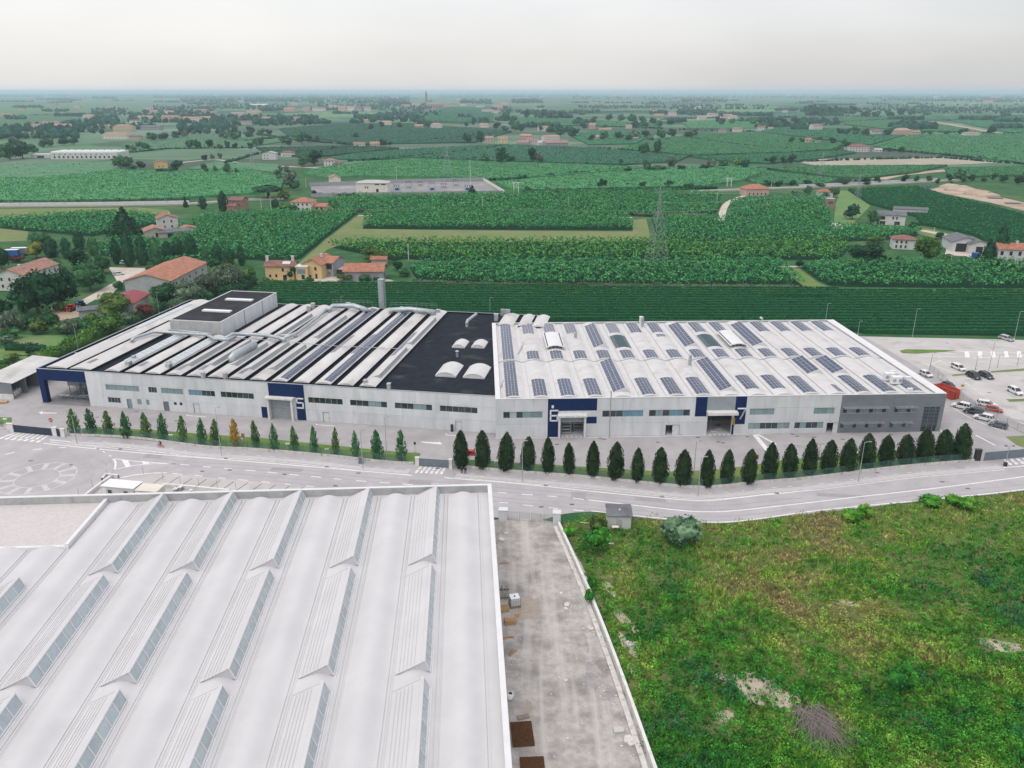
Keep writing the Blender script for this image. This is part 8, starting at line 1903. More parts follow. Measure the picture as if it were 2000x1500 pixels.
def shed_loc(x, y): return Matrix.Rotation(R(rz), 4, 'Z') @ Vector((x, y, 0))+Vector((SHED_A.x, SHED_A.y, 0))
for k in range(3):
 c = shed_loc(-1.6-.3*k, 2.0+1.4*k); t = thing('big_bag', ['white sack at the front of the shed bay', 'white sack behind the front one in the shed', 'white sack deepest in the shed bay'][k], 'sack', c, .2*k, 'white sacks in the shed')
 mb = MB(); mb.tube([(0,0,0),(0,0,.2),(0,0,1.0),(0,0,1.3),(0,0,1.42)], [.55,.66,.64,.5,.15], 10); mb.build('bag', M['tarp_white'], t, smooth=True)
 mb = MB()
 for s in (-.4, .4): mb.tube([(s,-.2,1.2),(s,0,1.6),(s,.2,1.2)], .04, 5)
 mb.build('strap', M['pvc_white'], t)
for k in range(5):
 c = shed_loc(-1.4-(k % 2)*1.6, L*.52+(k//2)*2.0); t = thing('pallet_stack', '%s tall stack of brown pallets in the far shed bay' % ORD[k], 'pallet stack', c, R(rz), 'pallet stacks in the shed')
 for j in range(9+k % 3):
  mb = MB(); mb.box(-.62, .62, -.5, .5, .22*j, .22*j+.17); mb.build('pallet_layer', M['cardboard'] if j % 2 else M['wood'], t)
for k, (x, y) in enumerate([(3, 777), (6, 787)]):
 c = P(x, y); t = thing('pallet_stack', ['pile of brown pallets at the left edge of the yard', 'low pile of boxed goods on a pallet at the left edge'][k], 'pallet stack', c, .3)
 for j in range([7, 2][k]):
  mb = MB(); mb.box(-1.1, 1.1, -.7, .7, .24*j, .24*j+.19); mb.build('pallet_layer', M['cardboard'] if j % 2 else M['wood'], t)
# === site office cabins behind the parapet
def cabin(a, b, c_, h, lab, roofm, nwin):
 A, B, C = P(*a, h), P(*b, h), P(*c_, h); rz_ = math.atan2(B.y-A.y, B.x-A.x); w_ = (B-A).length; d = max(2.6, abs((C-A).dot(Vector((-math.sin(rz_), math.cos(rz_), 0)))))
 t = thing('site_cabin', lab, 'site cabin', (A.x, A.y, 0), rz_)
 mb = MB(); mb.box(0, w_, 0, d, .15, h-.12); mb.build('body', M['white_wall'], t)
 mb = MB(); mb.box(-.12, w_+.12, -.12, d+.12, h-.12, h); mb.build('roof', M[roofm], t)
 for i in range(nwin):
  x = w_*(i+.5)/nwin; m_ = MB(); m_.box(x-.5, x+.5, -.05, -.003, 1.1, 2.0); f = m_.build('window', M['grey_roof'], t)
  m_ = MB(); m_.box(x-.4, x+.4, -.07, -.053, 1.2, 1.9); m_.build('pane', M['glass_dark'], f)
 m_ = MB(); m_.box(w_*.02, w_*.02+.8, -.05, -.003, .2, 2.2); m_.build('door', M['pvc_white'], t)
 for x in (.2, w_-.2): m_ = MB(); m_.box(x-.12, x+.12, .1, d-.1, 0, .15); m_.build('foot', M['concrete'], t)
cabin((197,948.5), (260,954), (211,935), 2.7, 'larger white site cabin behind the parapet', 'pvc_white', 2)
cabin((263,957), (305,960), (277,943.5), 2.5, 'smaller site cabin with a beige roof behind the parapet', 'cream', 2)
for k, (x, y, s) in enumerate([(343,960,.8),(352,957,.9),(373,962,.7)]):
 c = P(x, y); t = thing('big_bag', ['left', 'middle', 'right'][k]+' white rubble bag beside the site cabins', 'sack', c, .4*k, 'rubble bags by the cabins')
 mb = MB(); mb.tube([(0,0,0),(0,0,.15),(.05,0,s*.8),(0,.05,s*1.1)], [s*.6,s*.75,s*.65,s*.2], 10); mb.build('bag', M['tarp_white'], t, smooth=True)
 mb = MB(); mb.tube([(-.3,0,s),(-.1,0,s+.35),(.2,0,s)], .04, 5); mb.build('strap', M['pvc_white'], t)
for px, lab in (([(168,972),(196,950),(217,935)], 'low concrete barrier left of the site cabins'), ([(318,951),(380,956),(450,963)], 'low concrete barrier right of the site cabins'), ([(200,940),(208,931),(232,934)], 'white plastic barrier behind the site cabins')):
 o = strip3('low_barrier', px, .5, .8, 'concrete_white', ''); tag(o, lab, 'barrier')
for k, (x, y) in enumerate([(182,955),(211,935),(155,972),(281,928),(319,940),(353,947),(389,951),(425,955),(462,961)]):
 c = P(x, y); t = thing('fence_post', '%s thin site fence post from the left behind the parapet' % ORD[k], 'post', c, 0, 'site fence posts')
 mb = MB(); mb.bar((0,0,0), (0,0,2.0), .06); mb.build('post', M['steel'], t); mb = MB(); mb.box(-.2, .2, -.2, .2, 0, .12); mb.build('foot', M['concrete'], t)
# === right of the hall: kiosk, wall, site leftovers
kc = P(1209, 1033); ks = MPP(1033)
t = thing('transformer_kiosk', 'small pale transformer kiosk with a grey gabled roof by the road', 'kiosk', kc, -.05)
mb = MB(); walls(mb, 4.3, 4.3, 2.7, .35, 'x'); mb.build('wall', M['white_wall'], t)
mb = MB(); roof_gable(mb, 4.3, 4.3, 2.7, .35, 'x', .25, .12); r = mb.build('roof', M['slate'], t)
mb = MB(); mb.tube([(.1,1.6,2.9),(.1,1.6,3.25)], .17, 10); mb.build('vent', M['white_metal'], r)
mb = MB(); mb.box(-.6, .5, -.05, -.003, .1, 2.0); mb.build('door', M['grey_roof'], t)
t = thing('table', 'small weathered wooden stand in front of the kiosk', 'stand', P(1201, 1040), 0)
mb = MB(); mb.box(-.6, .6, -.35, .35, 1.15, 1.25); mb.build('top', M['cream'], t)
for x in (-.5, .5):
 for y in (-.3, .3): mb = MB(); mb.bar((x,y,0), (x*.9,y,1.15), .07); mb.build('leg', M['grey_wood'], t)
t = thing('pipe_barrier', 'bent steel pipe barrier beside the kiosk', 'barrier', (0, 0, 0))
a, b, c, d, e = P(1132, 1030), P(1132, 1030), P(1173, 1030), P(1193, 1058), P(1193, 1064)
mb = MB(); mb.tube([P(1132,1034), P(1132,1034)+Vector((0,0,1.6))], .06, 6); mb.build('post', M['steel'], t)
mb = MB(); mb.tube([P(1132,1034)+Vector((0,0,1.5)), P(1174,1040)+Vector((0,0,1.7)), P(1193,1062)+Vector((0,0,1.5)), P(1193,1062)], .06, 6); mb.build('rail', M['white_metal'], t)
mb = MB(); q = P(1193,1062); mb.box(q.x-.5, q.x+.5, q.y-.2, q.y+.2, 0, .12); mb.build('foot', M['concrete'], t)
wl = [(1091,1028),(1120,1092),(1150,1160),(1180,1236),(1205,1302),(1235,1385),(1262,1462),(1300,1570),(1340,1690)]
o = strip3('low_wall', wl, .42, 1.0, 'concrete_white', ''); tag(o, 'low pale concrete wall between dirt track and grass field', 'wall')
o = strip3('footing', [(x-7-(y-1028)*.018, y) for x, y in wl], .7, .22, 'plinth', ''); tag(o, 'rough concrete footing along the low wall', 'footing')
t = thing('site_gate', 'temporary wire mesh site gate across the head of the dirt track', 'gate', (0, 0, 0))
for k in range(4):
 a, b = P(990+24*k, 1016+1.8*k), P(1012+24*k, 1018+1.8*k); m_ = MB(); m_.face([a+Vector((0,0,.1)), b+Vector((0,0,.1)), b+Vector((0,0,2.0)), a+Vector((0,0,2.0))]); m_.build('mesh_panel', M['fence_grey_mesh'], t)
 m_ = MB(); m_.bar(a, a+Vector((0,0,2.1)), .07); m_.build('post', M['steel'], t)
a = P(1058, 1020); m_ = MB(); m_.box(a.x-.5, a.x+.5, a.y-.08, a.y-.05, .6, 1.9); m_.build('notice_board', M['sign_white'], t)
def ibc(px, py):
 c = P(px, py); t = thing('water_tank', 'white cage tank standing on a pallet on the dirt track', 'tank', c, .25); s = 1.45
 mb = MB(); mb.box(-s/2, s/2, -s/2, s/2, .5, 1.75); mb.build('tank', M['pvc_white'], t)
 mb = MB()
 for i in range(6):
  x = -s/2+s*i/5
  for y in (-s/2-.04, s/2+.04): mb.bar((x,y,.45), (x,y,1.8), .04); mb.bar((y,x,.45), (y,x,1.8), .04)
 for z in (.5, .9, 1.3, 1.75):
  for y in (-s/2-.06, s/2+.06): mb.bar((-s/2,y,z), (s/2,y,z), .04); mb.bar((y,-s/2,z), (y,s/2,z), .04)
 mb.build('cage', M['steel'], t)
 mb = MB(); mb.tube([(0,0,1.75),(0,0,1.86)], .14, 10); mb.build('cap', M['dark_paint'], t)
 mb = MB(); mb.box(-.85, .85, -.75, .75, .0, .45); mb.build('pallet_base', M['grey_wood'], t)
ibc(1005, 1183)
pallet(P(985, 1191), .1, 'wooden pallet against the white hall above the tank puddle', 9, 1.5, 1.3, h=.5)
t = pallet(P(996, 1217), .15, 'stacked yellow timber pallet below the white tank', 6, 1.7, 1.2, h=.7)
for k in range(3): mb = MB(); mb.box(-.8, 1.1, -.45+.3*k, -.25+.3*k, .72, .82); mb.build('plank', M['wood'], t)
t = thing('scaffold_bundle', 'bundle of grey scaffold poles lying by the hall wall', 'scaffold', P(986, 1160), .1)
for k in range(12):
 mb = MB(); x = -.7+.12*k; mb.bar((x+rnd.uniform(-.15,.15),-1.7,.15+.08*(k % 4)), (x+rnd.uniform(-.3,.3),1.8,.2+.1*(k % 4)), .06); mb.build('pole', M['grey_wood'] if k % 3 else M['steel'], t)
mb = MB(); mb.box(-.8, .8, -1.2, -1.0, 0, .15); mb.box(-.8, .8, 1.0, 1.2, 0, .15); mb.build('bearer', M['dark_felt'], t)
t = thing('debris_bag', 'dark rubbish heap in a torn white bag by the hall wall', 'rubbish bag', P(997, 1362), 0)
mb = MB(); mb.tube([(0,-.7,.2),(-.1,-.3,.3),(0,.2,.35),(.05,.7,.2)], [.25,.5,.5,.2], 9); mb.build('bag', M['tarp_white'], t, smooth=True)
mb = MB(); mb.tube([(-.1,-.5,.5),(0,-.1,.6),(0,.4,.55)], [.15,.33,.2], 8); mb.build('heap', M['dark_paint'], t)
def rebar(px, py, w_, d, lab, rz_):
 t = thing('rebar_mesh', lab, 'rebar mesh', P(px, py), rz_)
 for lay in range(3):
  mb = MB()
  for i in range(17): x = -w_/2+w_*i/16; mb.bar((x,-d/2,.05+.07*lay), (x,d/2,.05+.07*lay), .045)
  for j in range(19): y = -d/2+d*j/18; mb.bar((-w_/2,y,.085+.07*lay), (w_/2,y,.085+.07*lay), .045)
  mb.build('mesh_mat', M['rust'], t)
rebar(1020, 1435, 2.7, 4.0, 'dark rusty stack of reinforcing mesh on the dirt track', .09)
rebar(1040, 1500, 2.9, 3.0, 'second rusty mesh sheet at the bottom edge of the photo', .05)
t = pallet(P(1022, 1401), .3, 'two loose planks above the rusty mesh', 2, 1.6, .7, 'grey_wood')
for k, (x, y, s, lab) in enumerate([(1240,1262,1.1,'broken pale concrete slab in the grass beside the wall'),(1228,1259,.9,'darker concrete slab next to the broken pale one'),(980,1055,1.1,'pale concrete block near the hall corner'),(989,1043,.7,'small pale block near the site gate'),(1107,1182,.9,'white stone on the middle of the dirt track'),(1105,1190,.6,'small stone beside the white one'),
 (1208,1427,1.1,'pale concrete slab against the low wall, lower'),(1230,1449,1.4,'long pale slab against the low wall'),(1153,1228,.9,'pale slab under the low wall, upper')]):
 t = thing('concrete_slab', lab, 'slab', P(x, y), rnd.uniform(0, 3)); mb = MB(); mb.prism([(-s*.6,-s*.4),(s*.5,-s*.45),(s*.65,s*.1),(s*.2,s*.5),(-s*.55,s*.35)], .0, .16+.1*s, bottom=True); mb.build('slab', M['plinth' if k % 3 else 'kerb'], t)
for k, (x, y, a) in enumerate([(994,1245,.2),(1001,1275,.9),(985,1100,.1),(1010,1205,1.2)]):
 t = thing('timber_pile', ['small heap of boards below the yellow pallet','two loose boards on the grey gravel below the timber','short boards near the scaffold poles','loose boards beside the water tank'][k], 'timber', P(x, y), a)
 for j in range(3+k % 2): mb = MB(); mb.box(-.9+.1*j, .8-.08*j, -.3+.2*j, -.16+.2*j, .0+.03*(j % 2), .09+.03*(j % 2)); mb.build('plank', M['grey_wood' if j % 2 else 'wood'], t)
def stones():
 V = []; F = []; nb = 0; rng = np.random.default_rng(4)
 poly = world_poly([(965,1020),(1090,1030),(1250,1490),(1000,1490)])
 n = 0
 while n < 520:
  y = rng.uniform(1025, 1495); t_ = (y-1020)/470
  edge = rng.uniform() < .55
  x0, x1 = 968+32*t_, 1088+168*t_
  x = (x1-rng.exponential(14)) if (edge and rng.uniform() < .7) else (x0+rng.exponential(16) if edge else rng.uniform(x0, x1))
  if not x0+4 < x < x1-4: continue
  c = P(x, y); s = .04+rng.exponential(.045); s = min(s, .3)
  v, f = ball(rng, (c.x, c.y, s*.3), (s, s*rng.uniform(.6, 1), s*.5), 1, 5, 3, .2); V.append(v); F.append(f+nb); nb += len(v); n += 1
 stuff('rubble', mesh_np('rubble', np.concatenate(V), np.concatenate(F), M['concrete_white']), 'loose pale stones scattered over the dirt track')
stones()
t = thing('brushwood_heap', 'grey heap of dead branches in the grass at the bottom right', 'brushwood', P(1598, 1425), 0)
t.scale = (1.55, 1.55, 1.25)
rg = random.Random(3)
for part in range(4):
 mb = MB()
 for k in range(110):
  a = rg.uniform(-1.1, .5)-1.2; o_ = Vector((rg.uniform(-1.1,1.1), rg.uniform(-.4,2.6), rg.uniform(.1,.8))); L = rg.uniform(1.2, 4.2)
  p = [o_]; d = Vector((math.cos(a), math.sin(a), rg.uniform(-.1,.25)))
  for s in range(3): d = (d+Vector((rg.uniform(-.3,.3), rg.uniform(-.3,.3), rg.uniform(-.2,.08)))).normalized(); q = p[-1]+d*L/3; q.z = max(q.z, .04); p.append(q)
  r0 = rg.uniform(.008, .028); mb.tube(p, [r0, r0*.8, r0*.5, r0*.2], 4, caps=False)
 mb.build('branch_bundle', M['dead_wood'] if 'dead_wood' in M else M['grey_wood'], t)
tree('bush', 'leaf_silver' if 'leaf_silver' in M else 'leaf_grey', 1329, 1062, 1012, 88, 'pale silvery willow shrub at the top of the rough field', cat='shrub', lo=False)
for k, (x, yb, yt, wp, m, lab) in enumerate([(1165,1078,1032,60,'weed_leaf','green weed thicket at the head of the low wall'),(1168,1040,1003,40,'leaf_olive','brownish shrub left of the kiosk'),(1112,1046,1028,26,'weed_leaf','small weed clump at the wall end'),(1150,1180,1152,26,'weed_leaf','weed clump beside the low wall, upper'),(1155,1145,1122,20,'weed_leaf','small weed clump beside the low wall'),
 (1820,986,970,50,'weed_leaf','green shrub clump by the road at the right of the field'),(1880,990,972,64,'weed_leaf','larger green shrub clump by the road at the right of the field'),(1662,1016,992,44,'weed_leaf','dark green weed clump at the field edge by the road'),(1690,1010,986,36,'weed_leaf','second weed clump at the field edge by the road'),(1760,1355,1300,70,'weed_leaf','green weed clump in the middle of the field')]):
 tree('bush', m, x, yb, yt, wp, lab, cat='shrub', lo=False)
# === vehicles
def carpaint(name, c):
 m = mat('car_'+name, c, tuple(min(1, x*1.06+.004) for x in c), 2, 2, .25, spec=.6); return m
CP_ = {k: carpaint(k, v) for k, v in {'white': (.68,.69,.70), 'silver': (.42,.43,.44), 'black': (.018,.02,.024), 'dark_blue': (.025,.032,.045), 'grey': (.10,.11,.125), 'red': (.42,.05,.04)}.items()}
M['car_glass'] = mat('car_glass', (.012,.015,.018), (.018,.022,.025), 1, 2, .06, spec=.8)
M['head_lamp'] = mat('head_lamp', (.65,.68,.70), (.7,.72,.74), 1, 2, .15, spec=.8)
M['tail_lamp'] = mat('tail_lamp', (.30,.012,.012), (.36,.02,.02), 1, 2, .2, spec=.6)
M['rim'] = mat('rim', (.36,.37,.38), (.45,.46,.47), 3, 2, .35, metal=.6)
def car(label, cx, cy_, rz, color, kind='suv', group='cars parked round the works'):
 L, Wd, Hh = {'suv': (4.5, 1.85, 1.68), 'estate': (4.75, 1.82, 1.5), 'hatch': (4.1, 1.76, 1.46), 'van': (4.6, 1.85, 1.8)}[kind]
 t = thing('parked_car', label, 'car', (cx, cy_, 0), rz, group); hl = L/2
 belt = Hh*.58; zf = .30
 hood = hl-1.05 if kind != 'van' else hl-.8
 prof = [(-hl,.48),(-hl+.03,belt*.96),(-hl+.25,belt+.02),(hood-.15,belt),(hl-.35,belt*.86),(hl-.04,belt*.68),(hl,.46)]
 st = [(-1,.10,-.05),(-.9,.0,.0),(.9,.0,.0),(1,.10,-.05)]
 mb = MB(); rows = []
 for s, ins, dz in ((-1,.0,-.10),(-.93,.0,.0),(.93,.0,.0),(1,.0,-.10)):
  row = [(x, s*Wd/2, z+(dz if z > .6 else 0)) for x, z in prof]+[(hl-.06,s*Wd/2*.98,zf),(-hl+.06,s*Wd/2*.98,zf)]; rows.append(row)
 n = len(rows[0])
 for a, b in zip(rows[:-1], rows[1:]):
  for i in range(n): j = (i+1) % n; mb.face([a[i], a[j], b[j], b[i]][::-1])
 mb.face(rows[0]); mb.face(rows[-1][::-1])
 mb.build('body', CP_[color], t)
 rear = -hl+.10 if kind != 'hatch' else -hl+.12; rr = -hl+.55
 fr, ft = hood+.05, hood-.85
 wb, wt = Wd/2*.95, Wd/2*.76
 cb = [(rear,-wb,belt),(fr,-wb,belt),(fr,wb,belt),(rear,wb,belt)]; ct = [(rr,-wt,Hh-.06),(ft,-wt,Hh-.06),(ft,wt,Hh-.06),(rr,wt,Hh-.06)]
 mb = MB()
 for i in range(4): j = (i+1) % 4; mb.face([cb[i], cb[j], ct[j], ct[i]])
 mb.build('windows', M['car_glass'], t)
 mb = MB(); e = .03
 mb.prism([(rr-.06,-wt-e),(ft+.05,-wt-e),(ft+.05,wt+e),(rr-.06,wt+e)], Hh-.07, Hh, bottom=True); r = mb.build('roof', CP_[color], t)
 for k in (0, 1, 2, 3):
  j = (k+1) % 4
 mb = MB()
 for s in (-1, 1):
  for (xb, xt) in ((rear, rr), (fr, ft), ((rear+fr)/2-.1, (rr+ft)/2-.1), (rear+.75, rr+.45)):
   mb.bar((xb, s*(wb+.01), belt), (xt, s*(wt+.01), Hh-.05), .09, .05)
  if kind in ('suv', 'estate'): mb.bar((rr+.1, s*(wt-.05), Hh+.05), (ft-.1, s*(wt-.05), Hh+.05), .05)
 mb.build('pillars', CP_[color], t)
 for x in (-hl+.85, hl-.88):
  for s in (-1, 1):
   mb = MB(); R_ = .35
   mb.tube([(x,s*(Wd/2-.20),R_),(x,s*(Wd/2+.015),R_)], R_, 16); w_ = mb.build('wheel', M['rubber'], t)
   mb = MB(); mb.tube([(x,s*(Wd/2+.016),R_),(x,s*(Wd/2+.03),R_)], R_*.62, 12); mb.build('rim', M['rim'], w_)
 for s in (-1, 1):
  mb = MB(); mb.box(hl-.22, hl+.012, s*.62-.2, s*.62+.2, .62, .76); mb.build('headlight', M['head_lamp'], t)
  mb = MB(); mb.box(-hl-.012, -hl+.1, s*.7-.16, s*.7+.16, belt*.72, belt*.92); mb.build('taillight', M['tail_lamp'], t)
  mb = MB(); mb.box(hood-.25, hood-.08, s*(Wd/2+.12)-.09, s*(Wd/2+.12)+.09, belt, belt+.15); mb.build('wing_mirror', CP_[color], t)
 mb = MB(); mb.box(hl-.05, hl+.015, -.35, .35, .38, .58); mb.build('grille', M['dark_paint'], t)
 return t
def at(px, py): return P(px, py)
def head(a, b): p, q = P(*a), P(*b); return math.atan2(q.y-p.y, q.x-p.x)
h1 = head((1858,716), (1884,727)); h2 = head((1862,792), (1897,800))
def carp(label, px, py, rz, color, kind='suv'):
 c = P(px, py); return car(label, c.x, c.y, rz, color, kind)
carp('silver estate car at the vineyard edge of the car park, tailgate to a tall lamp', 1965, 664, h1+.15, 'silver', 'estate')
carp('white estate car alone by the small weedy island', 1871, 721, h1, 'white', 'estate')
carp('black off-roader beside the dark estate on the verge', 1901, 738, h1-.05, 'black', 'suv')
carp('dark blue estate right of the black off-roader', 1925, 737, h1-.05, 'dark_blue', 'estate')
carp('white off-roader at the right edge, nose to the weedy verge', 1982, 768, h1-.1, 'white', 'suv')
carp('white off-roader nearest to the red skip', 1877, 797, h2+math.pi, 'white', 'suv')
carp('dark blue off-roader between two white ones', 1901, 808, h2+math.pi, 'dark_blue', 'suv')
carp('white car between the dark blue off-roader and the grey hatchback', 1921, 820, h2+math.pi, 'white', 'suv')
carp('dark grey hatchback nearest to the gate', 1949, 834, h2+math.pi, 'grey', 'hatch')
carp('white car behind the red hatchback', 1926, 793, h2+.25, 'white', 'estate')
carp('red hatchback beyond the mesh fence', 1941, 803, h2+.2, 'red', 'hatch')
carp('white car half hidden by the white roof edge', 1808, 734, h1, 'white', 'hatch')
carp('dark car half hidden behind the red skip', 1853, 757, h1, 'black', 'hatch')
carp('white car on the yard of the long orange roofed barn', 232, 537, .5, 'white', 'estate')
carp('white van behind the hedge of the barn yard', 245, 516, 0, 'white', 'van')
a, b = P(1811, 745, 2.4), P(1858, 763, 2.4); rz = math.atan2(b.y-a.y, b.x-a.x); L = 7.4
c = P(1859, 782); ux, uy = math.cos(rz), math.sin(rz)
t = thing('open_skip', 'long open red skip beside the grey office end', 'skip', (c.x, c.y, 0), rz)
L = (P(1809, 768)-P(1845, 782)).length*1.05; wd_, hh_ = 2.5, 2.5
mb = MB(); mb.box(-L, 0, 0, wd_, .15, .3); mb.box(-L, 0, 0, .1, .3, hh_); mb.box(-L, 0, wd_-.1, wd_, .3, hh_); mb.box(-L, -L+.1, .1, wd_-.1, .3, hh_); mb.box(-.1, 0, .1, wd_-.1, .3, hh_); mb.build('body', M['red_paint'], t)
for k in range(9):
 mb = MB(); x = -L+L*(k+.5)/9; mb.box(x-.07, x+.07, -.09, -.002, .3, hh_-.1); mb.build('rib', M['red_paint'], t)
mb = MB(); mb.box(-L-.05, .05, -.1, .12, hh_, hh_+.1); mb.box(-L-.05, .05, wd_-.12, wd_+.1, hh_, hh_+.1); mb.build('rim_rail', M['red_paint'], t)
mb = MB(); mb.box(-L+.12, -.12, .12, wd_-.12, 1.5, 1.7); mb.build('load', M['soil'], t)
mb = MB(); mb.box(.002, .06, .4, 1.1, .4, 2.0); mb.build('door', M['rust'], t)
t = thing('mesh_fence', 'grey wire fence with tall posts between yard and car park', 'fence', (0, 0, 0))
pts = smooth_line(W2([(1815,722),(1838,742),(1866,770),(1885,788),(1915,805),(1950,822),(2000,846),(2050,870)]), 1.0)
q = along(pts, 3.2)
for i, (p, h_) in enumerate(q):
 m_ = MB(); m_.bar((p.x,p.y,0), (p.x,p.y,2.0), .07); m_.build('post', M['steel'], t)
for (p, _), (p2, _) in zip(q[:-1], q[1:]):
 m_ = MB(); m_.face([(p.x,p.y,.3),(p2.x,p2.y,.3),(p2.x,p2.y,1.9),(p.x,p.y,1.9)]); m_.build('mesh_panel', M['fence_grey_mesh'], t)
mb = MB(); ribbon(mb, pts, -.15, .15, .28);
for i in range(len(pts)-1):
 a_, b_ = offset(pts, .15)[i:i+2] if False else (pts[i], pts[i+1])
mb.build('kerb_top', M['kerb'], t)
# === tractors, lorries, tank
def tractor(px, py, rz, m, lab, loader=True):
 t = thing('tractor', lab, 'tractor', P(px, py), rz)
 mb = MB(); mb.box(-.3, 1.9, -.4, .4, .8, 1.6); mb.box(1.9, 2.1, -.35, .35, .8, 1.5); mb.build('bonnet', M[m], t)
 mb = MB(); mb.prism([(-1.3,-.7),(.0,-.7),(.0,.7),(-1.3,.7)], 1.3, 2.5, bottom=True); mb.build('cab_glass', M['car_glass'], t)
 mb = MB(); mb.box(-1.45, .15, -.8, .8, 2.5, 2.65); mb.build('cab_roof', M[m], t)
 for s in (-1, 1):
  for x, r_, w_ in ((-.9, .8, .45), (1.5, .5, .32)):
   mb = MB(); mb.tube([(x,s*.75,r_),(x,s*(.75+w_),r_)], r_, 16); w2 = mb.build('wheel', M['rubber'], t); mb = MB(); mb.tube([(x,s*(.755+w_),r_),(x,s*(.78+w_),r_)], r_*.55, 10); mb.build('rim', M['orange_paint'] if m == 'orange_paint' else M['rim'], w2)
  mb = MB(); mb.box(-1.5, -.3, s*.72-.02, s*1.2, 1.6, 1.7) if s > 0 else mb.box(-1.5, -.3, -1.2, -.7, 1.6, 1.7); mb.build('mudguard', M[m], t)
 if loader:
  mb = MB(); mb.bar((-.2,-.55,1.5), (2.0,-.55,1.2), .14); mb.bar((-.2,.55,1.5), (2.0,.55,1.2), .14); mb.bar((2.0,-.55,1.2), (2.8,-.55,.4), .14); mb.bar((2.0,.55,1.2), (2.8,.55,.4), .14); mb.build('loader_arm', M[m], t)
  mb = MB(); mb.prism([(2.7,-1.0),(3.5,-1.0),(3.5,1.0),(2.7,1.0)], .1, .7, bottom=True); mb.build('bucket', M[m], t)
  mb = MB(); mb.bar((-1.5,0,1.0), (-2.2,0,3.4), .22); mb.bar((-2.2,0,3.4), (-2.7,0,1.4), .18); mb.build('digger_arm', M[m], t)
tractor(137, 608, 2.9, 'orange_paint', 'orange red tractor with loader and digger arm in the farm yard')
tractor(157, 600, 2.9, 'blue_paint', 'blue tractor behind the orange one', False)
def lorry(px, py, L, rz, m, lab):
 t = thing('lorry', lab, 'lorry', P(px, py), rz)
 mb = MB(); mb.box(-L/2, L/2, -1.25, 1.25, 1.1, 3.8); mb.build('tarpaulin', M[m], t); mb = MB(); mb.box(-L/2-.05, L/2+.05, -1.3, 1.3, 3.8, 3.95); mb.build('roof', M['pvc_white'], t)
 mb = MB(); mb.box(-L/2, L/2, -1.1, 1.1, .7, 1.1); mb.build('chassis', M['dark_paint'], t)
 for x in (-L/2+1.2, -L/2+2.4, L/2-1.6):
  for s in (-1, 1): mb = MB(); mb.tube([(x,s*.85,.5),(x,s*1.2,.5)], .5, 12); mb.build('wheel', M['rubber'], t)
lorry(42, 499, 8, .1, 'gate_grey', 'green and blue curtain lorry behind the white farmhouse'); lorry(24, 503, 7, .1, 'blue_paint', 'blue curtain lorry at the left of the pair')
c = P(1905, 503); t = thing('water_tank', 'round bright blue tank in the farm yard on the right', 'tank', c, 0)
mb = MB(); mb.tube([(0,0,0),(0,0,2.2)], 1.9, 18); mb.build('tank', M['blue_paint'], t); mb = MB(); mb.tube([(0,0,2.2),(0,0,2.35)], 1.95, 18); mb.build('rim', M['blue_paint'], t)
t = thing('excavator', 'small blue excavator on the earthworks', 'excavator', P(1808, 372), .4)
mb = MB(); mb.box(-1.8, 1.8, -1.3, -.7, 0, .9); mb.box(-1.8, 1.8, .7, 1.3, 0, .9); mb.build('track', M['rubber'], t); mb = MB(); mb.box(-1.8, 1.6, -1.2, 1.2, .9, 2.4); mb.build('body', M['blue_paint'], t)
mb = MB(); mb.box(.0, 1.5, -1.2, 0, 2.4, 3.2); mb.build('cab', M['car_glass'], t); mb = MB(); mb.bar((1.5,.3,1.8), (4.2,.3,4.6), .5); mb.bar((4.2,.3,4.6), (6.2,.3,1.6), .4); mb.build('arm', M['blue_paint'], t); mb = MB(); mb.box(5.7, 6.6, -.2, .8, .9, 1.7); mb.build('bucket', M['steel'], t)
for k, (x, y, w_) in enumerate([(1944,388,26),(1978,398,26)]):
 t = thing('pipe_stack', ['upper stack of dark pipes on the earthworks', 'lower stack of dark pipes on the earthworks'][k], 'pipe stack', P(x, y), -.25); s = w_*MPP(y)
 for j in range(5): mb = MB(); mb.tube([(-s/2,-1.5+.8*j,.4),(s/2,-1.5+.8*j,.4)], .4, 8); mb.build('pipe', M['slate'], t)
for k, (x, y, s) in enumerate([(1870,372,10),(1888,374,9),(1912,380,11),(1930,384,9),(1855,366,9)]):
 rng = np.random.default_rng(k); c = P(x, y); V, F = ball(rng, (0, 0, 0), (s, s*.6, s*.33), 1, 12, 8, .08); o = link('spoil_heap', mesh_np('spoil_heap', V, F, M['soil'])); o.location = c; tag(o, '%s brown spoil heap from the left on the earthworks' % ORD[k], 'spoil heap', 'spoil heaps')
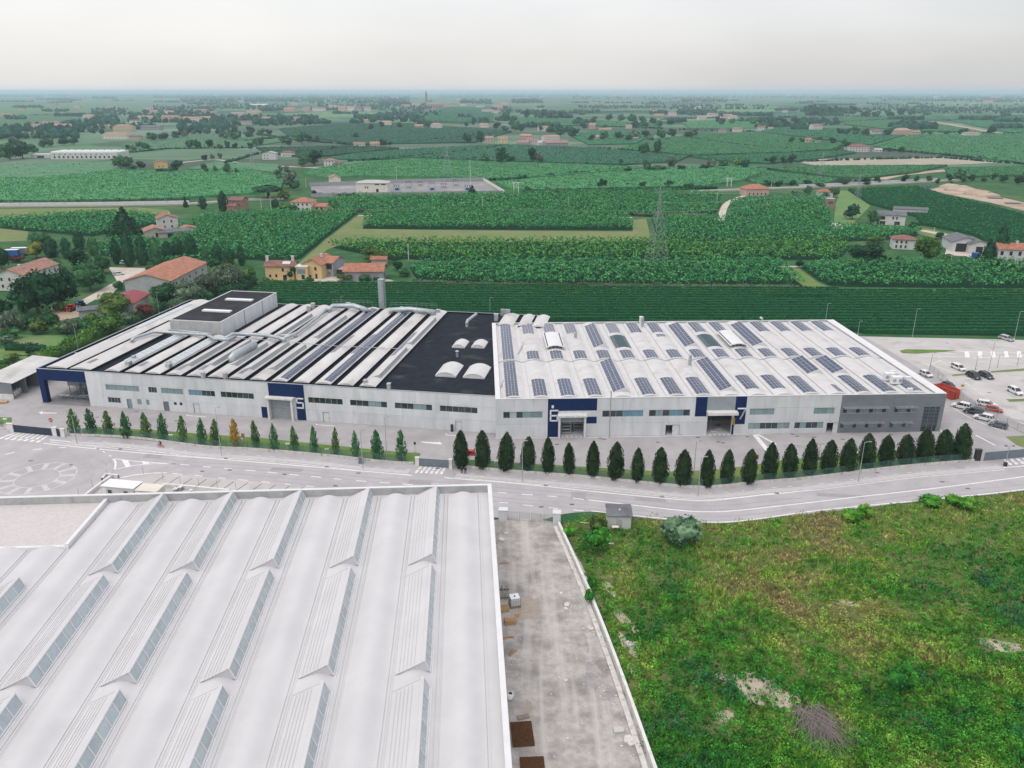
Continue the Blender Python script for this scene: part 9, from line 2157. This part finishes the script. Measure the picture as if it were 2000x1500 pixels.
# === people
def skin(name, verts, edges, radii, root, mats, parent=None, sub=1, zsplit=None):
 me = bpy.data.meshes.new(name); me.from_pydata(verts, edges, []); o = link(name, me, parent)
 sk = o.modifiers.new('skin', 'SKIN'); sd = o.modifiers.new('sub', 'SUBSURF'); sd.levels = sd.render_levels = sub
 for i, r_ in enumerate(radii): me.skin_vertices[0].data[i].radius = (r_, r_) if not isinstance(r_, tuple) else r_
 me.skin_vertices[0].data[root].use_root = True
 bpy.context.view_layer.update()
 dg = bpy.context.evaluated_depsgraph_get(); m2 = bpy.data.meshes.new_from_object(o.evaluated_get(dg)); o.modifiers.clear(); o.data = m2
 m2.materials.clear()
 for m in mats: m2.materials.append(m)
 if zsplit:
  for p in m2.polygons: p.material_index = zsplit(p.center)
 for p in m2.polygons: p.use_smooth = True
 return o
M['skin'] = mat('skin', (.45,.27,.19), (.5,.31,.22), 3, 2, .6); M['cloth_dark'] = mat('cloth_dark', (.02,.02,.023), (.03,.03,.034), 4, 3, .9); M['cloth_navy'] = mat('cloth_navy', (.018,.022,.035), (.026,.03,.045), 4, 3, .9); M['hair'] = mat('hair', (.02,.015,.012), (.03,.022,.018), 6, 3, .8)
def person(label, loc, rz, stride=.12, arm=.05, shirt='cloth_dark', trousers='cloth_navy'):
 t = thing('person', label, 'person', loc, rz)
 v = [(0,0,.95),(0,.0,1.15),(0,-.01,1.38),(0,0,1.50),(0,-.02,1.62),(0,-.03,1.74),
  (.10,0,.90),(.11,-stride,.50),(.11,-stride*.6,.08),(.11,-stride*.6-.16,.04),(-.10,0,.90),(-.11,stride*.5,.50),(-.11,stride,.08),(-.11,stride-.16,.04),
  (.19,0,1.42),(.25,arm,1.14),(.26,arm-.08,.88),(.26,arm-.10,.78),(-.19,0,1.42),(-.25,-arm,1.14),(-.26,-arm-.08,.88),(-.26,-arm-.10,.78)]
 e = [(0,1),(1,2),(2,3),(3,4),(4,5),(0,6),(6,7),(7,8),(8,9),(0,10),(10,11),(11,12),(12,13),(2,14),(14,15),(15,16),(16,17),(2,18),(18,19),(19,20),(20,21)]
 r = [(.16,.12),(.15,.11),(.17,.12),.06,.095,.07,.10,.07,.045,.035,.10,.07,.045,.035,.07,.05,.04,.035,.07,.05,.04,.035]
 mats = [M[trousers], M[shirt], M['skin'], M['hair']]
 def zs(c):
  if c.z > 1.66 or (c.z > 1.56 and c.y > .01): return 3
  if c.z > 1.49: return 2
  if abs(c.x) > .2 and c.z < .86: return 2
  return 1 if c.z > .96 else 0
 skin('body', v, e, r, 0, mats, t, 1, zs)
 return t
c1, c2 = P(902, 925), P(909, 925.5)
person('left of two people in dark clothes walking on the cycle path by the broad trees', c1, .2, .14, .06)
person('right of two people in dark clothes walking on the cycle path by the broad trees', c2, -.1, -.12, -.05, 'cloth_navy', 'cloth_dark')
c = P(1975, 668); person('person in a dark red top at the tail of the silver car', c, .6, .05, .02, 'leaf_red', 'cloth_dark')
bc = P(314, 873.5); bz = math.atan2((P(330,874.5)-P(300,872)).y, (P(330,874.5)-P(300,872)).x)+math.pi
t = thing('bicycle', 'red orange bicycle on the cycle path', 'bicycle', bc, bz)
for x in (-.55, .55):
 mb = MB(); n = 18
 ringp = [(x+.34*math.cos(2*math.pi*i/n), 0, .36+.34*math.sin(2*math.pi*i/n)) for i in range(n+1)]
 mb.tube(ringp, .045, 6, caps=False); w_ = mb.build('wheel', M['orange_paint'], t)
 mb = MB()
 for i in range(6): a = math.pi*i/6; mb.bar((x+.33*math.cos(a),0,.36+.33*math.sin(a)), (x-.33*math.cos(a),0,.36-.33*math.sin(a)), .012)
 mb.build('spokes', M['steel'], w_)
mb = MB()
for a, b in (((-.55,0,.36),(-.12,0,.36)),((-.12,0,.36),(-.28,0,.88)),((-.28,0,.88),(-.55,0,.36)),((-.12,0,.36),(.38,0,.82)),((-.26,0,.80),(.38,0,.86)),((.38,0,.90),(.55,0,.36))): mb.bar(a, b, .05)
mb.build('frame', M['orange_paint'], t)
mb = MB(); mb.bar((.38,0,.9), (.36,0,1.05), .04); mb.bar((.36,-.28,1.05), (.36,.28,1.05), .04); mb.build('handlebar', M['dark_paint'], t)
mb = MB(); mb.box(-.42, -.16, -.08, .08, .90, .97); mb.build('saddle', M['dark_paint'], t)
t = thing('person', 'cyclist in dark clothes riding the red bicycle', 'person', bc, bz)
v = [(-.28,0,1.02),(-.16,0,1.22),(.02,0,1.42),(.07,0,1.52),(.12,0,1.62),(.14,0,1.73),(-.2,.11,.98),(.12,.12,.72),(-.06,.12,.34),(.08,.12,.30),(-.2,-.11,.98),(.16,-.12,.86),(.02,-.12,.50),(.16,-.12,.46),
 (.02,.19,1.40),(.18,.24,1.20),(.34,.24,1.10),(.40,.22,1.08),(.02,-.19,1.40),(.18,-.24,1.20),(.34,-.24,1.10),(.40,-.22,1.08)]
e = [(0,1),(1,2),(2,3),(3,4),(4,5),(0,6),(6,7),(7,8),(8,9),(0,10),(10,11),(11,12),(12,13),(2,14),(14,15),(15,16),(16,17),(2,18),(18,19),(19,20),(20,21)]
r = [(.15,.12),(.15,.11),(.17,.12),.06,.095,.07,.10,.07,.045,.035,.10,.07,.045,.035,.07,.05,.04,.035,.07,.05,.04,.035]
skin('body', v, e, r, 0, [M['cloth_navy'], M['cloth_dark'], M['skin'], M['hair']], t, 1, lambda c: 3 if c.z > 1.66 else 2 if (c.z > 1.51 or c.x > .36) else 1 if c.z > 1.06 else 0)
# === the air
def haze():
 m = bpy.data.materials.new('haze'); m.use_nodes = True; nt = m.node_tree; nt.nodes.clear()
 o = N(nt, 'ShaderNodeOutputMaterial'); v = N(nt, 'ShaderNodeVolumePrincipled')
 v.inputs['Color'].default_value = (.68, .86, 1.0, 1); v.inputs['Density'].default_value = .00009; v.inputs['Anisotropy'].default_value = .15
 nt.links.new(v.outputs[0], o.inputs['Volume'])
 mb = MB(); mb.box(-45000, 45000, -700, 48000, -1.2, 92); ob = mb.build('haze', m); ob['kind'] = 'stuff'; ob['label'] = 'pale summer haze over the plain'
haze()
